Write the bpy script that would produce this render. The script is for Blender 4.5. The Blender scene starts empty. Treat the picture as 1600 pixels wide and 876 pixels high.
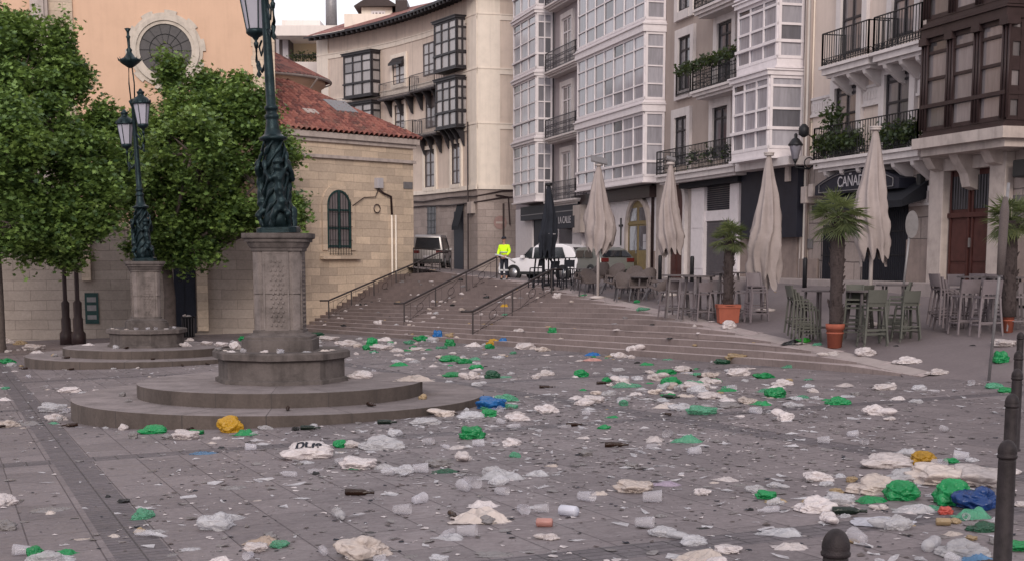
import bpy, bmesh, math, random
import numpy as np
from mathutils import Vector, Matrix, noise
from mathutils.bvhtree import BVHTree
R = math.radians
random.seed(7)
D = bpy.data
col = bpy.context.scene.collection
sc = bpy.context.scene

# ------------------------------------------------------------ camera, sky, sun, exposure
FPX = 2182.0; TANP = 0.13; PITCH = math.atan(TANP); PPY = 404 + FPX * TANP; CAMZ = 0.0
cam = D.cameras.new('camera'); cam_o = D.objects.new('camera', cam); col.objects.link(cam_o)
cam.sensor_width = 36; cam.lens = FPX / 1600 * 36
cam.shift_y = (PPY - 438) / 1600
cam.clip_start = 0.1; cam.clip_end = 2000
cam_o.rotation_euler = (R(90) - PITCH, 0, 0)
sc.camera = cam_o

SUN_EL, SUN_AZ = R(24), R(178)          # soft light from behind the viewer
w = D.worlds.new('World'); sc.world = w; w.use_nodes = True
nt = w.node_tree; nt.nodes.clear()
sky = nt.nodes.new('ShaderNodeTexSky'); sky.sky_type = 'NISHITA'; sky.sun_disc = False
sky.sun_elevation = SUN_EL; sky.sun_rotation = SUN_AZ; sky.dust_density = 5; sky.air_density = 1.5
mixn = nt.nodes.new('ShaderNodeMix'); mixn.data_type = 'RGBA'; mixn.inputs[0].default_value = 0.92
mixn.inputs[7].default_value = (9.6, 9.4, 10.0, 1)       # the bright cloud layer
bg = nt.nodes.new('ShaderNodeBackground'); bg.inputs[1].default_value = 0.112
wo = nt.nodes.new('ShaderNodeOutputWorld')
nt.links.new(sky.outputs[0], mixn.inputs[6]); nt.links.new(mixn.outputs[2], bg.inputs[0]); nt.links.new(bg.outputs[0], wo.inputs[0])
sun = D.lights.new('sun', 'SUN'); sun.energy = 1.85; sun.angle = R(22); sun.color = (1, .90, .80)
so = D.objects.new('sun', sun); col.objects.link(so)
so.rotation_euler = (R(90) - SUN_EL, 0, R(2))
sc.view_settings.view_transform = 'Standard'; sc.view_settings.look = 'None'
sc.view_settings.exposure = 0.12; sc.view_settings.gamma = 1
sc.cycles.max_bounces = 6; sc.cycles.transparent_max_bounces = 12; sc.cycles.use_denoising = True

# ------------------------------------------------------------ helpers
CR = Matrix.Rotation(R(90) - PITCH, 3, 'X')
def ray(px, py): return CR @ Vector((px - 800, -(py - PPY), -FPX))
def at(px, py, y):
    d = ray(px, py); return d * (y / d.y)
def proj(p):
    c = CR.transposed() @ Vector(p); return (800 + FPX * c.x / -c.z, PPY - FPX * c.y / -c.z)
def plaza(x, y): return .03 * x - .0165 * y - 2.1
W2 = Vector((.9163, .4004)); T2 = Vector((-.4004, .9163)); P1 = Vector((8.05, 27.3))
def terr(x, y):
    a = .141 * x + .0846 * y - 5.745; k = .06
    b = -.78 - .085 * max(-4, min(3.5, x + 1.8)) * max(0, min(1, (y - 54) / 16)) * max(0, min(1, (100 - y) / 14))
    h = max(0, min(1, .5 + .5 * (b - a) / k / 4)); return b * (1 - h) + a * h - k * 4 * h * (1 - h)
def base_z(t):
    p = P1 + T2 * t; return plaza(p.x, p.y)
SLOPE = .47
def ground(x, y):
    q = Vector((x, y)) - P1; s = q.dot(W2); t = q.dot(T2); g = plaza(x, y)
    if s > 0 and t > 0: return max(g, min(base_z(t) + SLOPE * s, terr(x, y)))
    return max(g, terr(x, y)) if s > 0 else g
def pick(px, py):
    d = ray(px, py); d = d / d.y; y = 4.0
    while y < 140:
        p = d * y
        if p.z < ground(p.x, p.y): break
        y += .5
    lo, hi = y - .5, y
    for _ in range(18):
        m = (lo + hi) / 2; p = d * m
        if p.z < ground(p.x, p.y): hi = m
        else: lo = m
    p = d * hi; return Vector((p.x, p.y, ground(p.x, p.y)))
def height_at(p, ytop):
    lo, hi = 0, 40
    for _ in range(30):
        m = (lo + hi) / 2
        if proj((p[0], p[1], p[2] + m))[1] > ytop: lo = m
        else: hi = m
    return hi
def ppm(p): return 2200 / p[1]

class MB:
    """collects shapes for ONE mesh"""
    def __init__(s): s.v = []; s.f = []; s.sm = []
    def add(s, vs, fs, smooth=False):
        b = len(s.v); s.v += [tuple(v) for v in vs]; s.f += [tuple(b + i for i in f) for f in fs]; s.sm += [smooth] * len(fs); return s
    def obox(s, o, a, b, c):
        o, a, b, c = map(Vector, (o, a, b, c))
        vs = [o, o + a, o + a + b, o + b, o + c, o + a + c, o + a + b + c, o + b + c]
        fs = [(0, 3, 2, 1), (4, 5, 6, 7), (0, 1, 5, 4), (1, 2, 6, 5), (2, 3, 7, 6), (3, 0, 4, 7)]
        if a.cross(b).dot(c) < 0: fs = [f[::-1] for f in fs]
        return s.add(vs, fs)
    def box(s, x0, x1, y0, y1, z0, z1): return s.obox((x0, y0, z0), (x1 - x0, 0, 0), (0, y1 - y0, 0), (0, 0, z1 - z0))
    def bar(s, p, q, wd, dp=None, up=(0, 0, 1)):
        p, q = Vector(p), Vector(q); d = q - p
        if d.length < 1e-6: return s
        dn = d.normalized(); u = Vector(up)
        if abs(dn.dot(u)) > .98: u = Vector((1, 0, 0))
        a = dn.cross(u).normalized() * wd; b = a.cross(dn).normalized() * (dp or wd)
        return s.obox(p - a / 2 - b / 2, a, b, d)
    def tube(s, pts, r, n=8, cap=True):
        pts = [Vector(p) for p in pts]; rr = r if isinstance(r, (list, tuple)) else [r] * len(pts)
        vs = []; fs = []; up = Vector((0, 0, 1))
        for i, p in enumerate(pts):
            d = (pts[min(i + 1, len(pts) - 1)] - pts[max(i - 1, 0)]).normalized()
            a = d.cross(up)
            if a.length < .05: a = d.cross(Vector((1, 0, 0)))
            a.normalize(); b = a.cross(d).normalized()
            for k in range(n):
                t = 2 * math.pi * k / n; vs.append(p + (a * math.cos(t) + b * math.sin(t)) * rr[i])
        for i in range(len(pts) - 1):
            for k in range(n):
                fs.append((i * n + k, i * n + (k + 1) % n, (i + 1) * n + (k + 1) % n, (i + 1) * n + k))
        if cap: fs += [tuple(range(n))[::-1], tuple((len(pts) - 1) * n + k for k in range(n))]
        return s.add(vs, fs, n > 5)
    def lathe(s, prof, n=16, c=(0, 0, 0), rfun=None, smooth=True, cap=True, rot=0):
        vs = []; fs = []
        for i, (r, z) in enumerate(prof):
            for k in range(n):
                t = 2 * math.pi * (k + rot) / n; q = r * (rfun(t, z, r) if rfun else 1)
                vs.append((c[0] + q * math.cos(t), c[1] + q * math.sin(t), c[2] + z))
        m = len(prof)
        for i in range(m - 1):
            for k in range(n): fs.append((i * n + k, i * n + (k + 1) % n, (i + 1) * n + (k + 1) % n, (i + 1) * n + k))
        if cap: fs += [tuple(range(n))[::-1], tuple((m - 1) * n + k for k in range(n))]
        return s.add(vs, fs, smooth)
    def prism(s, pts, a, b, o, t):
        """polygon pts (2d in axes a,b at o) extruded by t"""
        a, b, o, t = map(Vector, (a, b, o, t)); n = len(pts)
        vs = [o + a * x + b * y for x, y in pts] + [o + a * x + b * y + t for x, y in pts]
        return s.add(vs, [tuple(range(n))[::-1], tuple(range(n, 2 * n))] + [(i, (i + 1) % n, n + (i + 1) % n, n + i) for i in range(n)])
    def ring(s, c, a, b, r, th, n=12):
        pts = [Vector(c) + Vector(a) * math.cos(2 * math.pi * k / n) * r + Vector(b) * math.sin(2 * math.pi * k / n) * r for k in range(n + 1)]
        return s.tube(pts, th, 4, False)
    def build(s, name, mat, parent=None, local=False, bevel=0, xf=None):
        me = D.meshes.new(name); off = Vector((0, 0, 0))
        if parent is not None and not local:
            q = parent; 
            while q is not None: off += q.location; q = q.parent
        vs = [Vector(v) - off for v in s.v]
        if xf: vs = [xf @ v for v in vs]
        me.from_pydata(vs, [], s.f); me.polygons.foreach_set('use_smooth', s.sm)
        bm = bmesh.new(); bm.from_mesh(me); bmesh.ops.recalc_face_normals(bm, faces=bm.faces)
        ul = bm.loops.layers.uv.new('UVMap')
        for f in bm.faces:
            n = f.normal
            if abs(n.z) > .75:
                for l in f.loops: l[ul].uv = (l.vert.co.x, l.vert.co.y)
            else:
                tx = Vector((-n.y, n.x, 0)).normalized(); bt = n.cross(tx)
                for l in f.loops:
                    p = l.vert.co + off
                    l[ul].uv = (p.dot(tx), p.z if abs(n.z) < .3 else p.dot(bt))
        bm.to_mesh(me); bm.free()
        if mat: me.materials.append(mat)
        o = D.objects.new(name, me); col.objects.link(o)
        if parent is not None: o.parent = parent
        if bevel:
            m = o.modifiers.new('bevel', 'BEVEL'); m.width = bevel; m.segments = 2; m.limit_method = 'ANGLE'
        return o
def tag(o, label=None, cat=None, group=None, kind=None):
    if label: o['label'] = label
    if cat: o['category'] = cat
    if group: o['group'] = group
    if kind: o['kind'] = kind
    return o
def thing(name, label, cat, loc=(0, 0, 0), rz=0, group=None, scale=1):
    o = D.objects.new(name, None); col.objects.link(o); o.location = loc; o.rotation_euler = (0, 0, rz)
    o.empty_display_size = .2; o.scale = (scale,) * 3
    return tag(o, label, cat, group)
def struct(mb, name, mat): return tag(mb.build(name, mat), kind='structure')
def dup(root, loc, rz=0, label=None, group=None, scale=None):
    r = root.copy(); col.objects.link(r); r.location = loc; r.rotation_euler = (root.rotation_euler[0], root.rotation_euler[1], rz)
    if scale: r.scale = (scale,) * 3
    if label: r['label'] = label
    if group: r['group'] = group
    def rec(a, b):
        for ch in list(a.children):
            c = ch.copy(); col.objects.link(c); c.parent = b; rec(ch, c)
    rec(root, r); return r

# ------------------------------------------------------------ materials
def nodes(name):
    m = D.materials.new(name); m.use_nodes = True; t = m.node_tree
    return m, t, t.nodes['Principled BSDF']
def ramp(t, fac, stops, interp='LINEAR'):
    r = t.nodes.new('ShaderNodeValToRGB'); r.color_ramp.interpolation = interp
    e = r.color_ramp.elements
    while len(e) < len(stops): e.new(.5)
    for i, (p, c) in enumerate(stops): e[i].position = p; e[i].color = (*c, 1) if len(c) == 3 else c
    t.links.new(fac, r.inputs[0]); return r.outputs[0]
def sc3(c, k): return tuple(max(0, min(1, x * k)) for x in c)
def noise_n(t, vec, scale, detail=5, rough=.6, dist=0):
    n = t.nodes.new('ShaderNodeTexNoise'); n.inputs['Scale'].default_value = scale; n.inputs['Detail'].default_value = detail
    n.inputs['Roughness'].default_value = rough; n.inputs['Distortion'].default_value = dist
    if vec: t.links.new(vec, n.inputs['Vector'])
    return n.outputs[0]
def mixc(t, fac, a, b, mode='MIX'):
    m = t.nodes.new('ShaderNodeMix'); m.data_type = 'RGBA'; m.blend_type = mode
    for i, x in ((0, fac), (6, a), (7, b)):
        if isinstance(x, (int, float)): m.inputs[i].default_value = x
        elif isinstance(x, tuple): m.inputs[i].default_value = (*x, 1) if len(x) == 3 else x
        else: t.links.new(x, m.inputs[i])
    return m.outputs[2]
def bump(t, b, h, strength=.3, dist=.02):
    n = t.nodes.new('ShaderNodeBump'); n.inputs['Strength'].default_value = strength; n.inputs['Distance'].default_value = dist
    t.links.new(h, n.inputs['Height']); t.links.new(n.outputs[0], b.inputs['Normal'])
def mapping(t, src, sc_=(1, 1, 1), rot=0):
    m = t.nodes.new('ShaderNodeMapping'); m.inputs['Scale'].default_value = sc_; m.inputs['Rotation'].default_value = (0, 0, rot)
    t.links.new(src, m.inputs['Vector']); return m.outputs[0]
def coords(t, kind='Object'):
    if kind == 'World':
        g = t.nodes.new('ShaderNodeNewGeometry'); return g.outputs['Position']
    return t.nodes.new('ShaderNodeTexCoord').outputs[kind]
MATS = {}
def pm(name, rgb, rough=.8, var=.18, scale=3, bmp=.15, metallic=0, streak=0, spec=.22):
    if name in MATS: return MATS[name]
    m, t, b = nodes(name); v = coords(t, 'World')
    n = noise_n(t, v, scale, 6, .65)
    c = ramp(t, n, [(.25, sc3(rgb, 1 - var)), (.5, rgb), (.78, sc3(rgb, 1 + var * .7))])
    if streak:
        n2 = noise_n(t, mapping(t, v, (3.5, 3.5, .22)), 1.0, 5, .6)
        f = ramp(t, n2, [(.48, (0, 0, 0)), (.75, (streak,) * 3)])
        c = mixc(t, f, c, sc3(rgb, .45))
    t.links.new(c, b.inputs['Base Color']); b.inputs['Roughness'].default_value = rough; b.inputs['Metallic'].default_value = metallic
    b.inputs['Specular IOR Level'].default_value = spec
    if bmp: bump(t, b, noise_n(t, v, scale * 9, 4), bmp, .01)
    MATS[name] = m; return m
def ashlar(name, rgb, rgb2, mortar, bw, bh, ms=.012, stain=.5, rough=.9, offs=.5):
    m, t, b = nodes(name); v = coords(t, 'UV'); wv = coords(t, 'World')
    nz = t.nodes.new('ShaderNodeTexNoise'); nz.inputs['Scale'].default_value = .55; t.links.new(v, nz.inputs['Vector']); v = mixc(t, .16, v, nz.outputs[1], 'ADD')
    br = t.nodes.new('ShaderNodeTexBrick'); t.links.new(v, br.inputs['Vector'])
    for k, x in (('Scale', 1), ('Brick Width', bw), ('Row Height', bh), ('Mortar Size', ms), ('Mortar Smooth', .3), ('Bias', 0)): br.inputs[k].default_value = x
    br.offset = offs; br.inputs['Color1'].default_value = (*rgb, 1); br.inputs['Color2'].default_value = (*rgb2, 1); br.inputs['Mortar'].default_value = (*mortar, 1)
    n = noise_n(t, wv, .5, 7, .7, .4); c = mixc(t, ramp(t, n, [(.42, (0, 0, 0)), (.7, (stain,) * 3)]), br.outputs[0], sc3(rgb, .5))
    n2 = noise_n(t, wv, 9, 6, .7); c = mixc(t, .55, c, ramp(t, n2, [(.2, (.45,) * 3), (.8, (1.0,) * 3)]), 'MULTIPLY')
    t.links.new(c, b.inputs['Base Color']); b.inputs['Roughness'].default_value = rough; b.inputs['Specular IOR Level'].default_value = .25
    h = mixc(t, .35, ramp(t, br.outputs[1], [(0, (1,) * 3), (1, (0,) * 3)]), ramp(t, n2, [(0, (0,) * 3), (1, (1,) * 3)]))
    bump(t, b, h, .7, .02); return m
def glassm(name, dark, light, rough=.08, bias=.5):
    m, t, b = nodes(name); g = t.nodes.new('ShaderNodeNewGeometry'); v = coords(t, 'World')
    c = ramp(t, g.outputs['Random Per Island'], [(0, dark), (bias, sc3(light, .75)), (1, light)])
    n = noise_n(t, mapping(t, v, (4, 4, .6)), 2.2, 4)
    c = mixc(t, .6, c, ramp(t, n, [(.3, (.55,) * 3), (.65, (1,) * 3)]), 'MULTIPLY')
    t.links.new(c, b.inputs['Base Color']); b.inputs['Roughness'].default_value = rough; b.inputs['Specular IOR Level'].default_value = .8
    bump(t, b, noise_n(t, v, 1.5, 2), .05, .05)
    return m

M = {}
M['white'] = pm('white painted wood', (.66, .61, .635), .5, .12, 4, .05)
M['trim'] = pm('pale painted trim', (.58, .53, .53), .7, .12, 3, .1, streak=.3)
M['cstone'] = pm('carved pale stone', (.42, .36, .34), .9, .25, 2.5, .3, streak=.5)
M['plasterC'] = pm('beige grey plaster', (.36, .295, .27), .9, .1, 1.2, .2, streak=.25)
M['plasterB'] = pm('grey plaster', (.34, .30, .32), .9, .12, 1.5, .2, streak=.25)
M['plasterD'] = pm('cream plaster', (.60, .50, .45), .9, .1, 1.2, .2, streak=.2)
M['plasterE'] = pm('warm beige plaster', (.63, .53, .47), .9, .14, 1.2, .2, streak=.35)
M['plasterE2'] = pm('light quoin plaster', (.76, .68, .61), .9, .1, 2, .2, streak=.3)
M['peach'] = pm('peach render', (.585, .39, .285), .92, .08, .9, .2, streak=.12)
M['cream'] = pm('cream wall', (.72, .62, .45), .9, .06, 1, .1)
M['modern'] = pm('pale concrete', (.72, .66, .64), .85, .08, 1, .1, streak=.2)
M['iron'] = pm('black wrought iron', (.022, .022, .026), .5, .3, 8, .1, .3)
M['greyiron'] = pm('grey painted iron', (.07, .065, .075), .5, .3, 8, .1, .2)
M['bronze'] = pm('dark green cast iron', (.012, .023, .027), .35, .7, 7, .5, .5)
M['rail'] = pm('brown painted rail', (.035, .028, .03), .45, .3, 6, .1, .2)
M['brownwood'] = pm('dark brown gallery wood', (.034, .021, .022), .45, .35, 3, .25)
M['reddoor'] = pm('dark red wooden door', (.065, .024, .022), .5, .3, 4, .3)
M['olive'] = pm('olive brown door', (.20, .15, .075), .6, .2, 4, .2)
M['darkframe'] = pm('dark window frame', (.035, .032, .037), .5, .3, 4, .1)
M['greywood'] = pm('grey window shutter', (.085, .07, .072), .6, .2, 4, .2)
M['shutter'] = pm('grey rolling shutter', (.12, .11, .125), .55, .2, 6, .1, .4)
M['awning'] = pm('black awning cloth', (.012, .013, .018), .75, .3, 6, .2)
M['navy'] = pm('dark navy panel', (.016, .017, .028), .55, .3, 3, .1)
M['stonelow'] = pm('rough brown base stone', (.24, .19, .175), .95, .3, 2, .5, streak=.4)
M['green'] = pm('green painted window', (.02, .05, .05), .5, .3, 4, .1)
M['pot'] = pm('terracotta', (.29, .085, .055), .8, .22, 4, .2, streak=.3)
M['soil'] = pm('potting soil', (.05, .035, .03), 1, .4, 20, .5)
M['ptrunk'] = pm('palm trunk fibre', (.055, .042, .042), 1, .5, 22, 1)
M['bark'] = pm('plane tree bark', (.10, .08, .075), .95, .4, 6, .6)
M['umb'] = pm('pale beige canopy cloth', (.31, .262, .255), .85, .14, 4, .3, streak=.35)
M['umbdark'] = pm('dark canopy cloth', (.018, .02, .028), .85, .3, 5, .3)
M['pole'] = pm('pale umbrella pole', (.42, .37, .36), .5, .1, 4, .05)
M['resin'] = pm('taupe resin stool', (.15, .125, .135), .6, .15, 5, .1)
M['resing'] = pm('grey green resin stool', (.085, .085, .075), .6, .15, 5, .1)
M['rattan'] = pm('grey brown woven rattan', (.105, .085, .084), .85, .35, 60, .6)
M['tabletop'] = pm('dark table top', (.10, .085, .09), .45, .2, 5, .1)
M['bollard'] = pm('brown iron bollard', (.028, .022, .024), .55, .5, 14, .4, .3)
M['tyre'] = pm('tyre rubber', (.018, .018, .02), .85, .2, 9, .1)
M['rim'] = pm('alloy rim', (.35, .35, .37), .35, .1, 9, 0, .8)
M['carwhite'] = pm('white car paint', (.72, .70, .74), .25, .04, 1, 0, 0, spec=.6)
M['carsilver'] = pm('silver green car paint', (.24, .25, .245), .3, .06, 1, 0, .5, spec=.6)
M['vangrey'] = pm('grey van paint', (.30, .28, .285), .35, .08, 1, 0, .4, spec=.6)
M['carglass'] = pm('car glass', (.02, .022, .028), .06, .1, 1, 0, 0, spec=.9)
M['taillight'] = pm('red lamp glass', (.10, .015, .015), .2, .1, 1, 0)
M['plastic'] = pm('black car plastic', (.03, .03, .032), .6, .1, 4, 0)
M['skin'] = pm('skin', (.36, .20, .15), .6, .05, 4, 0)
M['hivis'] = pm('hi vis yellow cloth', (.62, .95, .02), .7, .08, 8, .2)
M['uniform'] = pm('dark uniform cloth', (.022, .024, .035), .85, .2, 8, .3)
M['reflect'] = pm('grey reflective band', (.42, .42, .44), .4, .05, 4, 0)
M['boots'] = pm('black boots', (.015, .015, .015), .5, .1, 4, 0)
M['lampglass'] = pm('frosted lamp glass', (.33, .32, .38), .35, .08, 6, 0, spec=.6)
M['signgrey'] = pm('grey sign metal', (.22, .21, .22), .5, .2, 6, .1, .4)
M['letter'] = pm('pale lettering', (.40, .38, .41), .6, .05, 4, 0)
M['curb'] = pm('pale kerb stone', (.30, .255, .25), .92, .18, 3, .4, streak=0)
M['basin'] = pm('weathered dark stone', (.10, .084, .081), .92, .6, 2.6, 1.2, streak=.85)
M['shaft'] = pm('worn pedestal limestone', (.165, .139, .133), .92, .5, 3.5, 1.2, streak=.85)
M['glassW'] = glassm('gallery pane', (.05, .05, .06), (.40, .385, .43), .12, .3)
M['glassD'] = glassm('dark window pane', (.015, .015, .02), (.16, .15, .17), .06, .6)
M['glassE'] = glassm('curtained pane', (.14, .13, .14), (.44, .41, .42), .12, .3)
M['glassN'] = glassm('net curtain pane', (.07, .065, .07), (.24, .21, .22), .1, .4)
M['annex'] = ashlar('church ashlar', (.74, .59, .46), (.52, .42, .34), (.42, .33, .27), 1.15, .40, .009, .5)
M['lowstone'] = ashlar('church base ashlar', (.44, .37, .33), (.36, .30, .265), (.25, .20, .18), 1.5, .47, .011, .5)
M['ashE'] = ashlar('ground floor ashlar', (.44, .37, .35), (.35, .29, .275), (.24, .20, .19), 1.1, .44, .010, .65)
M['ashD'] = ashlar('rusticated stone', (.40, .33, .31), (.36, .30, .28), (.16, .13, .125), 1.9, .62, .02, .3)

def radial(name, rgb, nseg, stain):
    m, t, b = nodes(name); v = coords(t, 'Object'); wv = coords(t, 'World'); sx = t.nodes.new('ShaderNodeSeparateXYZ'); t.links.new(v, sx.inputs[0])
    def mt(op, a, bb=None):
        n = t.nodes.new('ShaderNodeMath'); n.operation = op
        for i, x in enumerate((a, bb)):
            if x is None: continue
            if isinstance(x, (int, float)): n.inputs[i].default_value = x
            else: t.links.new(x, n.inputs[i])
        return n.outputs[0]
    an = mt('MULTIPLY', mt('ARCTAN2', sx.outputs[1], sx.outputs[0]), nseg / 6.28318); fr = mt('FRACT', an); cell = mt('FLOOR', an)
    jt = mt('LESS_THAN', fr, .012)
    wn = t.nodes.new('ShaderNodeTexWhiteNoise'); wn.noise_dimensions = '1D'; t.links.new(cell, wn.inputs['W'])
    c = ramp(t, wn.outputs[0], [(0, sc3(rgb, .8)), (1, sc3(rgb, 1.15))])
    n = noise_n(t, mapping(t, wv, (1, 1, .4)), 2.2, 7, .7, .3); c = mixc(t, ramp(t, n, [(.4, (0,) * 3), (.68, (stain,) * 3)]), c, sc3(rgb, .32))
    c = mixc(t, .5, c, ramp(t, noise_n(t, wv, 22, 5, .7), [(.25, (.6,) * 3), (.75, (1.2,) * 3)]), 'MULTIPLY')
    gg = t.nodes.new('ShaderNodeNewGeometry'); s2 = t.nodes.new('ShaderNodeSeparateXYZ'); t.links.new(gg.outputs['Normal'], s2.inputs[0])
    side = ramp(t, s2.outputs[2], [(.5, (1,) * 3), (.8, (0,) * 3)]); c = mixc(t, side, mixc(t, 1.0, c, (1.35, 1.35, 1.4), 'MULTIPLY'), mixc(t, 1.0, c, (.62, .58, .54), 'MULTIPLY'))   # shade and some stain painted into risers, overhead light into treads
    c = mixc(t, jt, c, sc3(rgb, .3)); t.links.new(c, b.inputs['Base Color']); b.inputs['Roughness'].default_value = .8; b.inputs['Specular IOR Level'].default_value = .3
    bump(t, b, noise_n(t, wv, 22, 5, .7), .4, .01); return m
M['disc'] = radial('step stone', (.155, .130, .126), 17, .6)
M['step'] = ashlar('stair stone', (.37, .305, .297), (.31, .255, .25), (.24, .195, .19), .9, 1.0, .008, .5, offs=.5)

def paving():
    m, t, b = nodes('plaza paving'); wv = coords(t, 'World')
    ang = math.atan2(.928, -.373)
    v = mapping(t, wv, (1, 1, 0), -ang)       # x' along the long joints, y' across
    sx = t.nodes.new('ShaderNodeSeparateXYZ'); t.links.new(v, sx.inputs[0])
    def math_(op, a, bb=None):
        n = t.nodes.new('ShaderNodeMath'); n.operation = op
        for i, x in enumerate((a, bb)):
            if x is None: continue
            if isinstance(x, (int, float)): n.inputs[i].default_value = x
            else: t.links.new(x, n.inputs[i])
        return n.outputs[0]
    p = pick(182, 876); q = pick(1200, 838); ca, sa = math.cos(-ang), math.sin(-ang)
    y0 = p.x * sa + p.y * ca; x0 = q.x * ca - q.y * sa
    def band(c, o, per, wd):
        f = math_('SUBTRACT', c, o); f = math_('DIVIDE', f, per); f = math_('FRACT', f); return math_('LESS_THAN', f, wd / per)
    ac = lambda P_: P_.x * sa + P_.y * ca
    al = lambda P_: P_.x * ca - P_.y * sa
    a1, a2 = sorted((ac(pick(182, 876)), ac(pick(281, 876)))); b1, b2 = sorted((al(pick(1100, 837)), al(pick(1100, 858))))
    mk = math_('MAXIMUM', band(sx.outputs[1], a1, 8.6, a2 - a1), band(sx.outputs[0], b1, 9.0, b2 - b1))
    def brick(c1, c2, mo, bw, bh, ms, off=.5):
        br = t.nodes.new('ShaderNodeTexBrick'); t.links.new(v, br.inputs['Vector']); br.offset = off
        for k, x in (('Scale', 1), ('Brick Width', bw), ('Row Height', bh), ('Mortar Size', ms), ('Mortar Smooth', .4)): br.inputs[k].default_value = x
        for k, x in (('Color1', c1), ('Color2', c2), ('Mortar', mo)): br.inputs[k].default_value = (*x, 1)
        return br
    A = brick((.178, .152, .157), (.134, .114, .119), (.06, .048, .052), .95, .537, .008)
    B = brick((.118, .102, .112), (.092, .080, .088), (.036, .031, .034), .125, .275, .010, 0)
    c = mixc(t, mk, A.outputs[0], B.outputs[0])
    n = noise_n(t, wv, .35, 7, .7, .6)
    c = mixc(t, .8, c, ramp(t, n, [(.3, (.62, .60, .62)), (.5, (.92, .9, .92)), (.7, (1.12, 1.1, 1.1))]), 'MULTIPLY')
    n2 = noise_n(t, wv, 14, 6, .75)
    c = mixc(t, .6, c, ramp(t, n2, [(.25, (.45, .45, .45)), (.75, (1.4, 1.4, 1.4))]), 'MULTIPLY')
    # trodden spots and dried spills
    n3 = noise_n(t, wv, 3.2, 8, .8, 1.0)
    c = mixc(t, ramp(t, n3, [(.60, (0, 0, 0)), (.68, (.55,) * 3)]), c, (.055, .045, .048))
    n4 = noise_n(t, wv, 55, 2, .5)
    c = mixc(t, ramp(t, n4, [(.70, (0, 0, 0)), (.74, (.6,) * 3)]), c, (.36, .32, .33))
    t.links.new(c, b.inputs['Base Color'])
    t.links.new(ramp(t, n3, [(.35, (.42,) * 3), (.6, (.75,) * 3)]), b.inputs['Roughness']); b.inputs['Specular IOR Level'].default_value = .35
    h = mixc(t, .3, ramp(t, mixc(t, mk, A.outputs[1], B.outputs[1]), [(0, (1,) * 3), (1, (0,) * 3)]), ramp(t, n2, [(0, (0,) * 3), (1, (1,) * 3)]))
    bump(t, b, h, .5, .012); return m
M['paving'] = paving()
def street_mat():
    m, t, b = nodes('upper street'); wv = coords(t, 'World')
    n = noise_n(t, wv, .5, 8, .7, .5); n2 = noise_n(t, wv, 16, 5, .7)
    c = ramp(t, n, [(.3, (.115, .092, .098)), (.7, (.165, .135, .14))])
    c = mixc(t, .6, c, ramp(t, n2, [(.25, (.65,) * 3), (.75, (1.2,) * 3)]), 'MULTIPLY')
    t.links.new(c, b.inputs['Base Color']); b.inputs['Roughness'].default_value = .7
    bump(t, b, n2, .3, .01); return m
M['street'] = street_mat()
def tile_mat():
    m, t, b = nodes('clay roof tile'); wv = coords(t, 'World')
    v = t.nodes.new('ShaderNodeTexVoronoi'); v.inputs['Scale'].default_value = 3.2; t.links.new(wv, v.inputs['Vector'])
    c = ramp(t, v.outputs['Color'], [(.1, (.10, .038, .036)), (.5, (.20, .070, .058)), (.9, (.29, .115, .09))])
    n = noise_n(t, wv, 1.1, 6, .7); c = mixc(t, ramp(t, n, [(.5, (0,) * 3), (.75, (.7,) * 3)]), c, (.13, .10, .08))
    t.links.new(c, b.inputs['Base Color']); b.inputs['Roughness'].default_value = .85; return m
M['tile'] = tile_mat()
def leaf_mat(name, dark, light):
    m, t, b = nodes(name); g = t.nodes.new('ShaderNodeNewGeometry')
    c = ramp(t, g.outputs['Random Per Island'], [(0, dark), (.6, sc3(light, .7)), (1, light)])
    wv = coords(t, 'World'); c = mixc(t, .8, c, ramp(t, noise_n(t, wv, .9, 3), [(.3, (.42, .5, .5)), (.7, (1.5, 1.35, 1.15))]), 'MULTIPLY')
    b.inputs['Roughness'].default_value = .55; t.links.new(c, b.inputs['Base Color'])
    tr = t.nodes.new('ShaderNodeBsdfTranslucent'); mx = t.nodes.new('ShaderNodeMixShader'); mx.inputs[0].default_value = .28
    t.links.new(mixc(t, .45, c, (.28, .38, .06)), tr.inputs[0]); t.links.new(b.outputs[0], mx.inputs[1]); t.links.new(tr.outputs[0], mx.inputs[2])
    t.links.new(mx.outputs[0], t.nodes['Material Output'].inputs[0]); return m
M['leaf'] = leaf_mat('plane leaf', (.020, .052, .022), (.20, .325, .09))
M['palm'] = leaf_mat('palm leaf', (.045, .065, .035), (.15, .18, .085))
M['plant'] = leaf_mat('balcony plant', (.012, .022, .012), (.035, .06, .03))
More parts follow.
